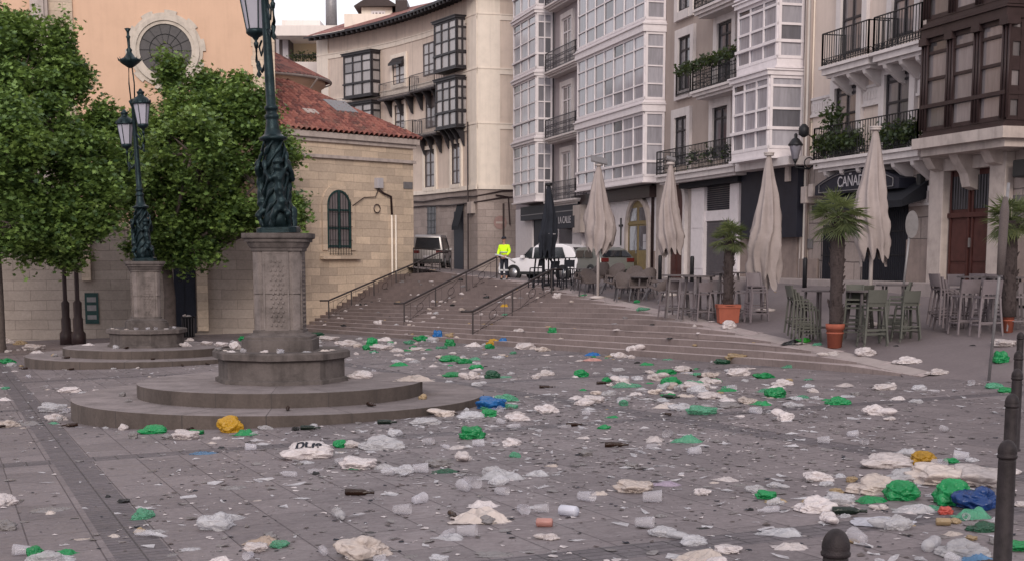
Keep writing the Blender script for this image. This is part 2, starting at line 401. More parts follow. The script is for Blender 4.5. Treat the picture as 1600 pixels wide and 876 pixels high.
def bagmat(name, rgb, clear=0, rough=.27, bm_=.3):
    m, t, b = nodes(name); v = coords(t, 'Object')
    n = noise_n(t, v, 5, 5, .7, .8)
    oi = t.nodes.new('ShaderNodeObjectInfo')
    c = ramp(t, n, [(.2, sc3(rgb, .78)), (.75, sc3(rgb, 1.12))])
    c = mixc(t, 1.0, c, ramp(t, oi.outputs['Random'], [(0, (.82, .80, .78)), (1, (1.08, 1.08, 1.08))]), 'MULTIPLY')
    t.links.new(c, b.inputs['Base Color']); b.inputs['Roughness'].default_value = rough; b.inputs['Specular IOR Level'].default_value = .5
    vo = t.nodes.new('ShaderNodeTexVoronoi'); vo.feature = 'DISTANCE_TO_EDGE'; vo.inputs['Scale'].default_value = 4.5
    nz = t.nodes.new('ShaderNodeTexNoise'); nz.inputs['Scale'].default_value = 3; t.links.new(v, nz.inputs['Vector'])
    t.links.new(mixc(t, .35, mapping(t, v, (1, 1.8, 1), .6), nz.outputs[1], 'ADD'), vo.inputs['Vector'])
    hh = mixc(t, .45, ramp(t, vo.outputs['Distance'], [(0, (1,) * 3), (.22, (0,) * 3)]), ramp(t, noise_n(t, v, 8, 6, .7, 2.5), [(0, (0,) * 3), (1, (1,) * 3)]))
    if bm_: bump(t, b, hh, bm_, .05)
    tr = t.nodes.new('ShaderNodeBsdfTranslucent'); mx = t.nodes.new('ShaderNodeMixShader'); mx.inputs[0].default_value = .3
    t.links.new(c, tr.inputs[0]); t.links.new(b.outputs[0], mx.inputs[1]); t.links.new(tr.outputs[0], mx.inputs[2]); out = mx.outputs[0]
    if clear:
        tp = t.nodes.new('ShaderNodeBsdfTransparent'); m2 = t.nodes.new('ShaderNodeMixShader')
        f = ramp(t, noise_n(t, v, 6, 5, .7, 1), [(.3, (clear * (1.15 if bm_ else .9),) * 3), (.75, (clear * (.6 if bm_ else .85),) * 3)])
        t.links.new(f, m2.inputs[0]); t.links.new(out, m2.inputs[1]); t.links.new(tp.outputs[0], m2.inputs[2]); out = m2.outputs[0]
    t.links.new(out, t.nodes['Material Output'].inputs[0]); return m
BM = {'white': bagmat('white bag plastic', (.64, .58, .59)), 'beige': bagmat('off white bag plastic', (.60, .52, .49)), 'cup': bagmat('clear cup plastic', (.66, .64, .70), .80, .15, 0),
      'green': bagmat('green bag plastic', (.012, .27, .085)), 'lime': bagmat('lime bag plastic', (.05, .42, .06)), 'blue': bagmat('blue bag plastic', (.012, .14, .42)),
      'dkblue': bagmat('deep blue bag plastic', (.012, .05, .20)), 'ochre': bagmat('ochre bag plastic', (.50, .28, .02)),
      'tan': bagmat('tan paper', (.42, .31, .19)), 'clear': bagmat('clear plastic', (.62, .61, .65), .42, .2),
      'grey': bagmat('grey plastic', (.26, .24, .25)), 'gclear': bagmat('pale green plastic', (.10, .38, .23), .35, .25), 'dgreen': bagmat('dark green plastic', (.02, .09, .05)),
      'black': bagmat('black plastic', (.02, .02, .022)), 'pink': bagmat('pink paper', (.58, .30, .27)), 'lilac': bagmat('lilac paper', (.36, .29, .38)), 'red': bagmat('red wrapper', (.55, .10, .08)),
      'foil': bagmat('foil', (.60, .60, .68), 0, .3), 'brownglass': bagmat('brown glass', (.035, .016, .010), 0, .12), 'news': bagmat('printed paper', (.46, .36, .30)),
      'bclear': bagmat('pale blue plastic', (.12, .28, .50), .3, .25), 'dkgreenglass': bagmat('green glass', (.012, .022, .016), 0, .12)}

def paint_shade(m, side, top):  # multiplies shade into upright faces and light into upward ones
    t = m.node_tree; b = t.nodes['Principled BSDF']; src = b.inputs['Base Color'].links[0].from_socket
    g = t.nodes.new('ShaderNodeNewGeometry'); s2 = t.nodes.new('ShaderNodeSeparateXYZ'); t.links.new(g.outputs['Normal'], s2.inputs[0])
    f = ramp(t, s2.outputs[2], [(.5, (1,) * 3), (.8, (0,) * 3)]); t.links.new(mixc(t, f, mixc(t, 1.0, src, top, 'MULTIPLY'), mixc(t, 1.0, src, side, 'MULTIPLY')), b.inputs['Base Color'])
paint_shade(M['step'], (.74, .71, .70), (1.14, 1.14, 1.16))
# ------------------------------------------------------------ ground, stairs, street
g = MB(); n = 60
xs = [-140, -60] + [-30 + i * 3 for i in range(24)] + [60, 160]; ys = [-60, -10] + [i * 4 for i in range(26)] + [160, 400]
vs = []; fs = []
def gz(x, y):
    return plaza(x, min(y, 140)) - (2 if y > 120 or x > 30 and y > 30 else 0)
for y in ys:
    for x in xs: vs.append((x, y, gz(x, y)))
nx = len(xs)
for j in range(len(ys) - 1):
    for i in range(nx - 1): fs.append((j * nx + i, j * nx + i + 1, (j + 1) * nx + i + 1, (j + 1) * nx + i))
g.add(vs, fs); struct(g, 'plaza_ground', M['paving'])

def s_top(t, lift=0):
    if t <= 0: return .34 * -t + .02
    lo, hi = 0, 12
    for _ in range(30):
        m = (lo + hi) / 2; p = P1 + T2 * t + W2 * m
        if base_z(t) + SLOPE * m < terr(p.x, p.y) + lift: lo = m
        else: hi = m
    return hi
st = MB(); vs = []; fs = []
ts = [-34 + i * 1.0 for i in range(124)]; ss = [0, .25, .5, .75, 1, 1.5, 2, 3, 4, 5, 6.5, 8, 10, 13, 16, 20, 26, 34, 60, 90]
for t in ts:
    s0 = s_top(t)
    for i_, s in enumerate(ss):
        if t <= 0 and i_ == 0: s = -.4
        p = P1 + T2 * t + W2 * (s0 + s); vs.append((p.x, p.y, terr(p.x, p.y) + (.002 if t <= 0 else .006)))
ns = len(ss)
for j in range(len(ts) - 1):
    for i in range(ns - 1): fs.append((j * ns + i, j * ns + i + 1, (j + 1) * ns + i + 1, (j + 1) * ns + i))
st.add(vs, fs, True); struct(st, 'upper_street', M['street'])
# stairs: each tread follows the fall of the plaza, upper ends die into the street kerb
stp = MB(); RUN = .33; RISE = RUN * SLOPE
for k in range(18):
    t0 = 0
    while t0 < 60:
        p = P1 + T2 * t0 + W2 * (k * RUN + .1)
        if terr(p.x, p.y) - base_z(t0) > k * RISE + .005: break
        t0 += .1
    if t0 >= 52: continue
    tt = [t0 + (56 - t0) * i / 24 for i in range(25)]
    ra = random.uniform(-.004, .004)
    for a, bb in zip(tt[:-1], tt[1:]):
        q = []
        for t in (a, bb):
            for s in (k * RUN - .01, (k + 1) * RUN + .02):
                pt = P1 + T2 * t + W2 * s; zt = min(base_z(t) + (k + 1) * RISE, terr(pt.x, pt.y) + .02) + ra
                q.append((pt.x, pt.y, zt))
        lowz = lambda p, t: (p[0], p[1], base_z(t) - .1)
        a0, a1, b0, b1 = q
        stp.add([a0, a1, b1, b0, lowz(a0, a), lowz(b0, bb)], [(0, 1, 2, 3), (0, 3, 5, 4)])
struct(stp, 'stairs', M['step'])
# kerb along the diagonal top of the stairs
kb = MB(); prev = None
for i in range(0, 61):
    t = .3 + 24.2 * i / 60; s0 = s_top(max(t, 0)) - .1; row = []
    for s in (s0, s0 + .42):
        p = P1 + T2 * t + W2 * s; row.append(Vector((p.x, p.y, max(terr(p.x, p.y), plaza(p.x, p.y)) + .016)))
    row = [row[0] - Vector((0, 0, .5)), row[0], row[1], row[1] - Vector((0, 0, .1))]
    if prev:
        for j in range(3): kb.add([prev[j], row[j], row[j + 1], prev[j + 1]], [(0, 1, 2, 3)])
    prev = row
struct(kb, 'kerb', M['curb'])
# ------------------------------------------------------------ the main row of houses (frame: u away to the left, v towards the plaza)
class Frame:
    def __init__(s, ox, oy, ex, ey):
        s.o = Vector((ox, oy, 0)); s.e = Vector((ex, ey, 0)).normalized(); s.n = Vector((-s.e.y, s.e.x, 0))
    def P(s, u, v, z): return s.o + s.e * u + s.n * v + Vector((0, 0, z))
    def uz(s, px, py, v=0):
        d = ray(px, py); k = (s.o + s.n * v).dot(s.n) / d.dot(s.n); p = d * k; return ((p - s.o).dot(s.e), p.z)
    def u(s, px, py, v=0): return s.uz(px, py, v)[0]
    def z(s, px, py, v=0): return s.uz(px, py, v)[1]
    def box(s, mb, u0, u1, v0, v1, z0, z1):
        return mb.obox(s.P(u0, v0, z0), s.e * (u1 - u0), s.n * (v1 - v0), (0, 0, z1 - z0))
F = Frame(12.5, 38.2, -.263, .965)
if F.n.x > 0: F.n = -F.n
def glaz(fr, gl, o, du, H, nrm, cols, rows, bar=.055, dep=.05, edge=.08, hb=None):
    """frame bars and panes on a rectangle: origin o, width vector du, height H"""
    o, du, nrm = Vector(o), Vector(du), Vector(nrm); Wd = du.length; e = du.normalized(); zz = Vector((0, 0, 1))
    cu = [0] + [Wd * (i + 1) / cols for i in range(cols)]
    for i, c in enumerate(cu):
        b = edge if i in (0, cols) else bar
        x = min(max(c - b / 2, 0), Wd - b); fr.obox(o + e * x, e * b, nrm * dep, zz * H)
    for r in rows:
        b = edge if r in (0, 1) else (hb or bar); z = min(max(r * H - b / 2, 0), H - b)
        fr.obox(o + zz * z + nrm * .004, e * Wd, nrm * (dep - .012), zz * b)
    for i in range(cols):
        for j in range(len(rows) - 1):
            a = o + e * (cu[i] + .02) + zz * (rows[j] * H + .02) - nrm * .01; w_ = Wd / cols - .04; h_ = (rows[j + 1] - rows[j]) * H - .04
            gl.add([a, a + e * w_, a + e * w_ + zz * h_, a + zz * h_], [(0, 1, 2, 3)])
def window(fr_, par, u0, u1, z0, z1, v=0, cols=2, rows=(0, .35, .7, 1), fm='darkframe', gm='glassD', trim=None, tw=.22, inset=.1, sill=True, label=None):
    f = MB(); gl = MB(); t0 = .05
    glaz(f, gl, fr_.P(u0, v + .012, z0), fr_.e * (u1 - u0), z1 - z0, fr_.n, cols, rows, .07, .035, .09)
    w_ = f.build('window', M[fm], par)
    if label: w_['label'] = label
    gl.build('pane', M[gm], w_)
    if trim:
        t = MB()
        fr_.box(t, u0 - tw, u0, v, v + .13, z0 - (tw if sill else 0), z1 + tw); fr_.box(t, u1, u1 + tw, v, v + .13, z0 - (tw if sill else 0), z1 + tw)
        fr_.box(t, u0, u1, v, v + .127, z1, z1 + tw)
        if sill: fr_.box(t, u0, u1, v, v + .16, z0 - tw, z0)
        t.build('surround', M[trim], w_)
    return w_
def gallery(fr_, par, u0, u1, z0, z1, dep, cols, rows, fm='white', gm='glassW', side=1, v=0, corn=.16, base=.28, name='glazed_gallery', prow=None, bar=.06):
    """closed balcony: glazed box with cornice and base; front and both sides"""
    f = MB(); gl = MB(); H = z1 - z0 - corn - base; zb = z0 + base
    glaz(f, gl, fr_.P(u0, v + dep, zb), fr_.e * (u1 - u0), H, fr_.n, cols, rows, bar, .05, .11, min(bar, .08))
    glaz(f, gl, fr_.P(u0, v + .02, zb), fr_.n * (dep - .02), H, -fr_.e, side, rows, bar, .05, .1)
    glaz(f, gl, fr_.P(u1, v + .02, zb), fr_.n * (dep - .02), H, fr_.e, side, rows, bar, .05, .1)
    fr_.box(f, u0 - .1, u1 + .1, v, v + dep + .14, z1 - corn, z1 - .05); fr_.box(f, u0 - .16, u1 + .16, v, v + dep + .2, z1 - .05, z1)
    fr_.box(f, u0 - .02, u1 + .02, v, v + dep + .03, z0 + .06, zb); fr_.box(f, u0 - .09, u1 + .09, v, v + dep + .11, z0, z0 + .07)
    if prow is not None:
        z = zb + prow * H; fr_.box(f, u0 - .07, u1 + .07, v + .02, v + dep + .1, z - .05, z + .05)
    o = f.build(name, M[fm], par); gl.build('pane', M[gm], o)
    c = MB(); fr_.box(c, u0 + .06, u1 - .06, v + .01, v + dep - .05, z0 + .08, z1 - .1); c.build('core', M['glassN'] if gm != 'glassD' else M['darkframe'], o)
    return o
def railing(fr_, u0, u1, v0, v1, z, h, rm='iron', par=None, step=.13, scroll=False, rings=False, name='railing'):
    r = MB(); pts = [fr_.P(u0, v0, z), fr_.P(u0, v1, z), fr_.P(u1, v1, z), fr_.P(u1, v0, z)]
    for a, b in zip(pts[:-1], pts[1:]):
        L = (b - a).length; n_ = max(1, int(L / step)); e = (b - a).normalized()
        for zz, th in ((h, .05), (.07, .03)): r.bar(a + Vector((0, 0, zz)), b + Vector((0, 0, zz)), th, .03)
        for i in range(n_ + 1):
            p = a + e * (L * i / n_); r.bar(p, p + Vector((0, 0, h)), .05 if i in (0, n_) else .02)
            if rings and i < n_: r.ring(p + e * step / 2 + Vector((0, 0, .17)), e, (0, 0, 1), .06, .012, 8)
            if scroll and i < n_:
                for q in (.3, .62): r.ring(p + e * step / 2 + Vector((0, 0, h * q)), e, (0, 0, 1), .07, .013, 8)
    return r.build(name, M[rm], par)
def balcony(fr_, par, u0, u1, z, dep=.7, th=.22, h=1.0, sm='trim', rm='iron', v=0, consoles=0, cm=None, slabproud=.08, **k):
    s = MB(); fr_.box(s, u0, u1, v, v + dep, z - th, z); fr_.box(s, u0 - slabproud, u1 + slabproud, v, v + dep + slabproud, z - .08, z + .012)
    if th > .15: fr_.box(s, u0 + .1, u1 - .1, v, v + dep - .12, z - th - .1, z - th + .002)
    for i in range(consoles):
        u = u0 + (u1 - u0) * (i + .5) / consoles
        s.prism([(0, 0), (dep * .85, 0), (dep * .8, -.12), (.12, -.5), (0, -.55)], fr_.n, (0, 0, 1), fr_.P(u - .09, v, z - th - .09), fr_.e * .18)
    o = s.build('balcony', M[sm], par)
    railing(fr_, u0 + .03, u1 - .03, v + .02, v + dep, z + .012, h, rm, o, **k)
    return o
def leaves(name, mat, par, pts, n, size, spread, flat=.5, seed=1, local=False):
    rng = np.random.default_rng(seed); pts = np.array([tuple(p) for p in pts]); c = pts[rng.integers(0, len(pts), n)] + rng.normal(0, 1, (n, 3)) * np.array(spread)
    return leafmesh(name, mat, par, c, size, flat, rng)
def leafmesh(name, mat, par, c, size, flat, rng):
    n = len(c); off = np.zeros(3)
    q = par
    while q is not None: off += np.array(q.location); q = q.parent
    shp = np.array([(0, -.5, 0), (.16, -.28, .03), (.5, -.22, .09), (.26, .02, .03), (.42, .34, .09), (.1, .22, .02), (0, .62, .06), (-.1, .22, .02), (-.42, .34, .09), (-.26, .02, .03), (-.5, -.22, .09), (-.16, -.28, .03)])
    nrm = rng.normal(0, 1, (n, 3)); nrm[:, 2] = np.abs(nrm[:, 2]) + flat; nrm /= np.linalg.norm(nrm, axis=1)[:, None]
    a = np.cross(nrm, rng.normal(0, 1, (n, 3))); a /= np.linalg.norm(a, axis=1)[:, None]; b = np.cross(nrm, a)
    s = size * rng.uniform(.6, 1.25, n)[:, None, None]
    V = c[:, None, :] + s * (shp[None, :, 0:1] * a[:, None, :] + shp[None, :, 1:2] * b[:, None, :] + shp[None, :, 2:3] * nrm[:, None, :]) - off
    k = len(shp); V = V.reshape(-1, 3); me = D.meshes.new(name)
    me.vertices.add(n * k); me.vertices.foreach_set('co', V.ravel()); me.loops.add(n * k); me.loops.foreach_set('vertex_index', np.arange(n * k))
    me.polygons.add(n); me.polygons.foreach_set('loop_start', np.arange(0, n * k, k)); me.polygons.foreach_set('loop_total', np.full(n, k)); me.update(calc_edges=True)
    me.materials.append(mat); o = D.objects.new(name, me); col.objects.link(o)
    if par is not None: o.parent = par
    return o
def arch_prof(w_, h, r, n=8):
    """door outline with round head, width w_, total height h"""
    pts = [(0, 0), (w_, 0)]
    for i in range(n + 1):
        t = math.pi * i / n; pts.append((w_ / 2 + w_ / 2 * math.cos(t), h - r + r * math.sin(t)))
    return pts
def arch_ring(w_, h, r, tw, n=10):
    out = []; inn = []
    inn = [(w_, 0)] + [(w_ / 2 + w_ / 2 * math.cos(math.pi * i / n), h - r + r * math.sin(math.pi * i / n)) for i in range(n + 1)] + [(0, 0)]
    out = [(w_ + tw, 0)] + [(w_ / 2 + (w_ / 2 + tw) * math.cos(math.pi * i / n), h - r + (r + tw) * math.sin(math.pi * i / n)) for i in range(n + 1)] + [(-tw, 0)]
    return inn, out
def ringmesh(mb, inn, out, a, b, o, t):
    a, b, o, t = map(Vector, (a, b, o, t)); m = len(inn)
    P_ = lambda q: o + a * q[0] + b * q[1]
    for i in range(m - 1):
        q = [P_(inn[i]), P_(out[i]), P_(out[i + 1]), P_(inn[i + 1])]
        mb.add(q + [x + t for x in q], [(0, 1, 2, 3), (7, 6, 5, 4), (0, 1, 5, 4), (2, 3, 7, 6), (1, 2, 6, 5), (3, 0, 4, 7)])

GZ = -.80
uB0 = F.u(1028, 200); uC0 = F.u(1259, 200); uEnd = 46.6
TOP = 19.0
def house(name, label, u0, u1, mat, ground_mat, gtop, top=TOP):
    h = thing(name, label, 'building', F.P((u0 + u1) / 2, -4, GZ))
    m = MB(); F.box(m, u0, u1, -9, 0, gtop, top); m.build('wall', M[mat], h)
    m = MB(); F.box(m, u0, u1, -9, .03, GZ - 1.5, gtop); m.build('ground_floor_wall', M[ground_mat], h)
    m = MB(); F.box(m, u0 - .1, u1 + .1, -9.3, .9, top, top + .25)
    a, b, c, d = F.P(u0, -9.3, top + .25), F.P(u1, -9.3, top + .25), F.P(u1, .9, top + .25), F.P(u0, .9, top + .25); r0, r1 = F.P(u0, -4.2, top + 2.2), F.P(u1, -4.2, top + 2.2)
    m.add([a, b, c, d, r0, r1], [(0, 1, 5, 4), (2, 3, 4, 5), (0, 4, 3), (1, 2, 5)]); m.build('roof', M['tile'], h)
    return h

# ---- white gallery house (two columns of galleries, grey plaster bay between)
zG = F.z(1008, 286, .9)
hAB = house('gallery_house', 'tall house covered with white glazed galleries, shops at its foot', uB0, uEnd, 'plasterB', 'white', zG - .35)
ya = [-111, 13.7, 112, 214.7, 318]
zs = [F.z(838, y, .9) for y in ya]
uA0, uA1 = F.u(838, 200, .9), F.u(803, 200, .9)
rows = (0, .22, .25, .53, .56, .82, 1)
for i in range(4):
    z1, z0 = zs[i], zs[i + 1] + (.0 if i < 3 else .1)
    gallery(F, hAB, uA0, uA1, z0, z1 - .02, .9, 3, (0, .27, .56, .84, 1) if i < 3 else (0, .27, .5, .77, 1), side=2, prow=.27, corn=.2, base=.16 if i < 3 else .35)
yb = [-101, 36, 160.5, 285]; zb = [F.z(1008, y, .9) for y in yb]
uBa, uBb = F.u(1008, 120, .9), F.u(903, 130, .9)
for i in range(3):
    gallery(F, hAB, uBa, uBb, zb[i + 1], zb[i] - .02, .9, 7, (0, .235, .5, .78, 1), side=1, prow=.235 if i == 2 else None, corn=.34, base=.14 if i < 2 else .25)
gallery(F, hAB, uBa, uBb, zb[0], zb[0] + 3.4, .9, 7, (0, .235, .5, .78, 1), side=1, corn=.34, base=.14)
# the bay between: balconies and doors
uc0, uc1 = F.u(901, 150, .0) , F.u(861, 150, 0)
for (ys, tr) in ((-3, -95), (104, 14), (211, 124), (313, 231)):
    z = F.z(876, ys, .6)
    balcony(F, hAB, F.u(899, ys, .6), F.u(852, ys, .6), z, .6, .16, .95, 'trim', 'greyiron', step=.14, scroll=True)
    zt = F.z(888, tr, 0); window(F, hAB, F.u(895, 200), F.u(880, 200), z + .02, min(zt, z + 2.75) - .2, 0, 2, (0, .72, 1), 'white', 'glassN', 'trim', .26, sill=False)
pp = MB(); pp.tube([F.P(F.u(868, 200) + .1, .1, zG), F.P(F.u(868, 200) + .1, .1, TOP)], .05, 6); pp.build('drainpipe', M['greyiron'], hAB)
pp = MB(); pp.tube([F.P(uB0 + .25, .1, GZ), F.P(uB0 + .25, .1, TOP)], .07, 6); pp.build('drainpipe', M['brownwood'], hAB)
# beam under the galleries
m = MB(); F.box(m, uB0, F.u(900, 300, .1), .03, .35, zG - .55, zG - .05); m.build('beam', M['brownwood'], hAB)
# ground floor of the gallery house
zf = -.78
def arch_door(fr_, par, pxl, pxr, ytop, mat, v=.03, glass=True, surr='cstone', nm='door', lab=None):
    u0, u1 = fr_.u(pxr, 380, v), fr_.u(pxl, 380, v); z1 = fr_.z((pxl + pxr) / 2, ytop, v); H = z1 - zf; Wd = u1 - u0; r = Wd / 2
    m = MB(); m.prism(arch_prof(Wd, H, r), fr_.e, (0, 0, 1), fr_.P(u0, v, zf), fr_.n * .05); d = m.build(nm, M[mat], par)
    if lab: d['label'] = lab
    m = MB(); inn, out = arch_ring(Wd, H, r, .24); ringmesh(m, inn, out, fr_.e, (0, 0, 1), fr_.P(u0, v, zf), fr_.n * .16); m.build('door_surround', M[surr], d)
    m = MB()
    for a, b in ((.06, .47), (.53, .94)):
        if glass:
            fr_.box(m, u0 + Wd * a + .06, u0 + Wd * b - .04, v + .052, v + .058, zf + H * .34, zf + H * .66)
            fr_.box(m, u0 + Wd * a + .1, u0 + Wd * b - .05, v + .052, v + .058, zf + H * .73, zf + H * .9)
    if glass: m.build('pane', M['glassD'], d)
    m = MB(); fr_.box(m, u0 + Wd * .485, u0 + Wd * .515, v + .05, v + .08, zf, zf + H * .7); fr_.box(m, u0 + .02, u1 - .02, v + .05, v + .085, zf + H * .68, zf + H * .71)
    if not glass:
        for a in (.12, .58):
            for c in (.08, .3, .5): fr_.box(m, u0 + Wd * a, u0 + Wd * (a + .3), v + .05, v + .07, zf + H * c, zf + H * (c + .16))
    m.build('moulding', M[mat], d)
    m = MB(); fr_.box(m, u0 + Wd * .54, u0 + Wd * .56, v + .08, v + .13, zf + 1.0, zf + 1.14); m.build('handle', M['rim'], d)
    return d
arch_door(F, hAB, 983, 1015, 313, 'olive', lab='olive brown arched door with glass leaves')
arch_door(F, hAB, 929, 954, 322, 'reddoor', glass=False)
m = MB(); F.box(m, F.u(1024, 400, .03), F.u(900, 400, .03), .03, .05, GZ - .3, F.z(965, 393, .03))
m.build('base_course', M['stonelow'], hAB)
for a, b, mt in ((816, 834, 'white'), (857, 874, 'white'), (897, 912, 'white')):
    m = MB(); F.box(m, F.u(b, 360, .06), F.u(a, 360, .06), .031, .16, GZ - .3, zG - .9); m.build('pillar', M[mt], hAB)
m = MB(); F.box(m, F.u(857, 360, .05), F.u(834, 360, .05), .031, .06, GZ, F.z(845, 335, .05)); m.build('shop_door', M['navy'], hAB)
m = MB(); u0, u1 = F.u(897, 360, .05), F.u(874, 360, .05); F.box(m, u0, u1, .031, .06, GZ, F.z(886, 335, .05))
for i in range(22): F.box(m, u0, u1, .06, .075, GZ + .12 * i, GZ + .12 * i + .09)
m.build('rolling_shutter', M['shutter'], hAB)
m = MB(); uf0, uf1 = F.u(901, 320, .5), F.u(812, 320, .5); F.box(m, uf0, uf1, .03, .45, zG - 1.05, zG - .3); F.box(m, uf0, F.u(874, 350, .45), .1, .6, zG - 1.65, zG - 1.05); m.build('shop_fascia', M['navy'], hAB)
m = MB(); F.box(m, uf0, uf1, .452, .47, zG - .79, zG - .74); m.build('fascia_moulding', M['signgrey'], hAB)
m = MB(); F.box(m, F.u(913, 330, .4), F.u(901, 330, .4), .03, .6, zG - 1.9, zG - .55); m.build('fascia_end_panel', M['cstone'], hAB)
def text(s, size, o, ex, ez, nrm, mat, name, par=None, ext=.006):
    cu = D.curves.new(name, 'FONT'); cu.body = s; cu.size = size; cu.extrude = ext; cu.align_x = 'CENTER'; cu.align_y = 'CENTER'
    to = D.objects.new(name, cu); col.objects.link(to); bpy.context.view_layer.update()
    me = D.meshes.new_from_object(to); D.objects.remove(to)
    mat4 = Matrix((Vector(ex), Vector(ez), Vector(nrm))).transposed().to_4x4(); mat4.translation = Vector(o)
    me.transform(mat4); off = Vector((0, 0, 0)); q = par
    while q is not None: off += q.location; q = q.parent
    me.transform(Matrix.Translation(-off)); me.materials.append(mat); t = D.objects.new(name, me); col.objects.link(t)
    if par is not None: t.parent = par
    return t
text('LA CALLE', .50, F.P(F.u(882, 325, .62), .62, zG - 1.24), -F.e, (0, 0, 1), F.n, M['letter'], 'shop_lettering', hAB)
# cross on the wall, papers
m = MB(); cu_, cz_ = F.uz(970, 358, .06); F.box(m, cu_ - .05, cu_ + .05, .04, .08, cz_ - .75, cz_ + .5); F.box(m, cu_ - .25, cu_ + .25, .041, .079, cz_ + .1, cz_ + .2); m.build('wall_cross', M['darkframe'], hAB)
m = MB()
for y in (372, 384): u, z = F.uz(1007, y, .1); F.box(m, u - .18, u + .18, .1, .104, z - .16, z + .16)
m.build('notice', M['letter'], hAB)

# ---- house C: beige grey plaster with white surrounds
zC = F.z(1100, 270, 0)
hC = house('plaster_house', 'beige grey house with white window surrounds and small white gallery', uC0, uB0, 'plasterC', 'cstone', zC)
for (xl, xr, yt, yb_) in ((1063, 1082, -66, 16), (1063, 1082, 57, 141), (1057, 1076, 183, 268)):
    xm = (xl + xr) / 2; w_ = window(F, hC, F.u(xr, (yt + yb_) / 2), F.u(xl, (yt + yb_) / 2), F.z(xm, yb_), F.z(xm, yt), 0, 2, (0, .3, .75, 1), 'darkframe', 'glassD', 'trim', .34, sill=yb_ < 200)
for (xl, xr, yt, yb_) in ((1123, 1146, -90, -3), (1124, 1147, 34, 127), (1117, 1140, 167, 255)):
    xm = (xl + xr) / 2; window(F, hC, F.u(xr, (yt + yb_) / 2), F.u(xl, (yt + yb_) / 2), F.z(xm, yb_), F.z(xm, yt), 0, 2, (0, .3, .8, 1), 'darkframe', 'glassD', 'trim', .34, sill=False)
zb2 = F.z(1118, 134, .8); B2 = balcony(F, hC, F.u(1155, 120, .8), F.u(1082, 130, .8), zb2, .8, .2, 1.0, 'trim', 'iron', step=.13, scroll=True)
zb3 = F.z(1118, 3, .8); balcony(F, hC, F.u(1155, 0, .8), F.u(1085, 10, .8), zb3, .8, .2, 1.0, 'trim', 'iron', step=.13, scroll=True)
railing(F, F.u(1082, 100, .12), F.u(1060, 100, .12), .03, .2, F.z(1070, 148, .15), 1.0, 'iron', hC, name='window_guard')
pts = [F.P(F.u(x, 95, .8), .8, zb2 + 1.0) for x in range(1060, 1152, 5)]
leaves('balcony_plants', M['plant'], hC, pts, 800, .14, (.10, .12, .12), .3, 3)
zl = F.z(1110, 262, .9)
B1 = balcony(F, hC, F.u(1147, 240, .9), F.u(1026, 250, .9), zl, .9, .28, .95, 'trim', 'iron', step=.14, scroll=True)
m = MB(); F.box(m, F.u(1232, 240, .95), F.u(1149, 240, .95), .03, .95, zl - .3, zl - .02); m.build('ledge', M['trim'], hC)
for i_, x in enumerate((1075, 1082, 1100, 1112, 1130)): leaves('potted_plant', M['plant'], hC, [F.P(F.u(x, 235, .9), .8, zl + .5)], 60, .13, (.10, .10, .15), .3, 4 + i_)
m = MB()
for x in (1045, 1062, 1090, 1105, 1120): 
    u = F.u(x, 240, .8); F.box(m, u - .16, u + .16, .55, .85, zl + .02, zl + .3)
m.build('flower_box', M['plasterE'], hC)
for (xl, xr, yt, yb_, dp) in ((1154, 1216, -122, -22, .95), (1154, 1216, -17, 106, .95), (1146, 1202, 108, 247, 1.25)):
    zt, z0 = F.z(xr, yt, dp), F.z(xr, yb_, dp); ym = (yt + yb_) / 2
    gallery(F, hC, F.u(xr, ym, dp), F.u(xl, ym, dp), z0, zt, dp, 3, (0, .28, .55, .86, 1), side=1, prow=.28, corn=.2, base=.32, bar=.08)
for x in (1258, 1264):
    m = MB(); u = F.u(x, 200, .1); m.tube([F.P(u, .1, GZ), F.P(u, .1, TOP)], .06, 6); m.build('drainpipe', M['plasterC'], hC)
# ground floor C
v = .06
m = MB(); F.box(m, F.u(1246, 300, .35), F.u(1158, 300, .35), .03, .35, F.z(1200, 372, .35), zC - .02); m.build('dark_panel', M['navy'], hC)
m = MB(); F.box(m, F.u(1158, 290, .35), F.u(1066, 290, .35), .03, .5, F.z(1110, 290, .35), zl - .32); m.build('awning_box', M['awning'], hC)
arch_door(F, hC, 1048, 1071, 286, 'reddoor', glass=False, surr='trim')
for a, b in ((1083, 1103), (1143, 1157)):
    m = MB(); u0, u1 = F.u(b, 360, .1), F.u(a, 360, .1); F.box(m, u0, u1, .031, .2, GZ - .2, F.z(1110, 292, .1))
    for q in (0, .5): F.box(m, u0 + .08, u1 - .08, .2, .215, GZ + .4 + q * 3.2, GZ + .4 + q * 3.2 + 1.4)
    m.build('pilaster', M['white'], hC)
m = MB(); u0, u1 = F.u(1143, 360, .05), F.u(1103, 360, .05)
F.box(m, u0, u1, .031, .05, GZ - .2, F.z(1123, 346, .05))
for i in range(24): F.box(m, u0, u1, .05, .065, GZ + .1 * i, GZ + .1 * i + .07)
m.build('rolling_shutter', M['shutter'], hC)
m = MB(); F.box(m, u0, u1, .031, .12, F.z(1123, 345, .05), F.z(1123, 329, .05)); m.build('lintel_panel', M['white'], hC)
m = MB()
for i in range(12): z = F.z(1123, 328, .05) + .08 * i; F.box(m, u0, u1, .031, .07, z, z + .06)
m.build('louvre', M['navy'], hC)
m = MB(); F.box(m, F.u(1247, 400, .04), F.u(1157, 400, .04), .031, .09, GZ - .3, F.z(1200, 370, .04)); m.build('base_course', M['stonelow'], hC)
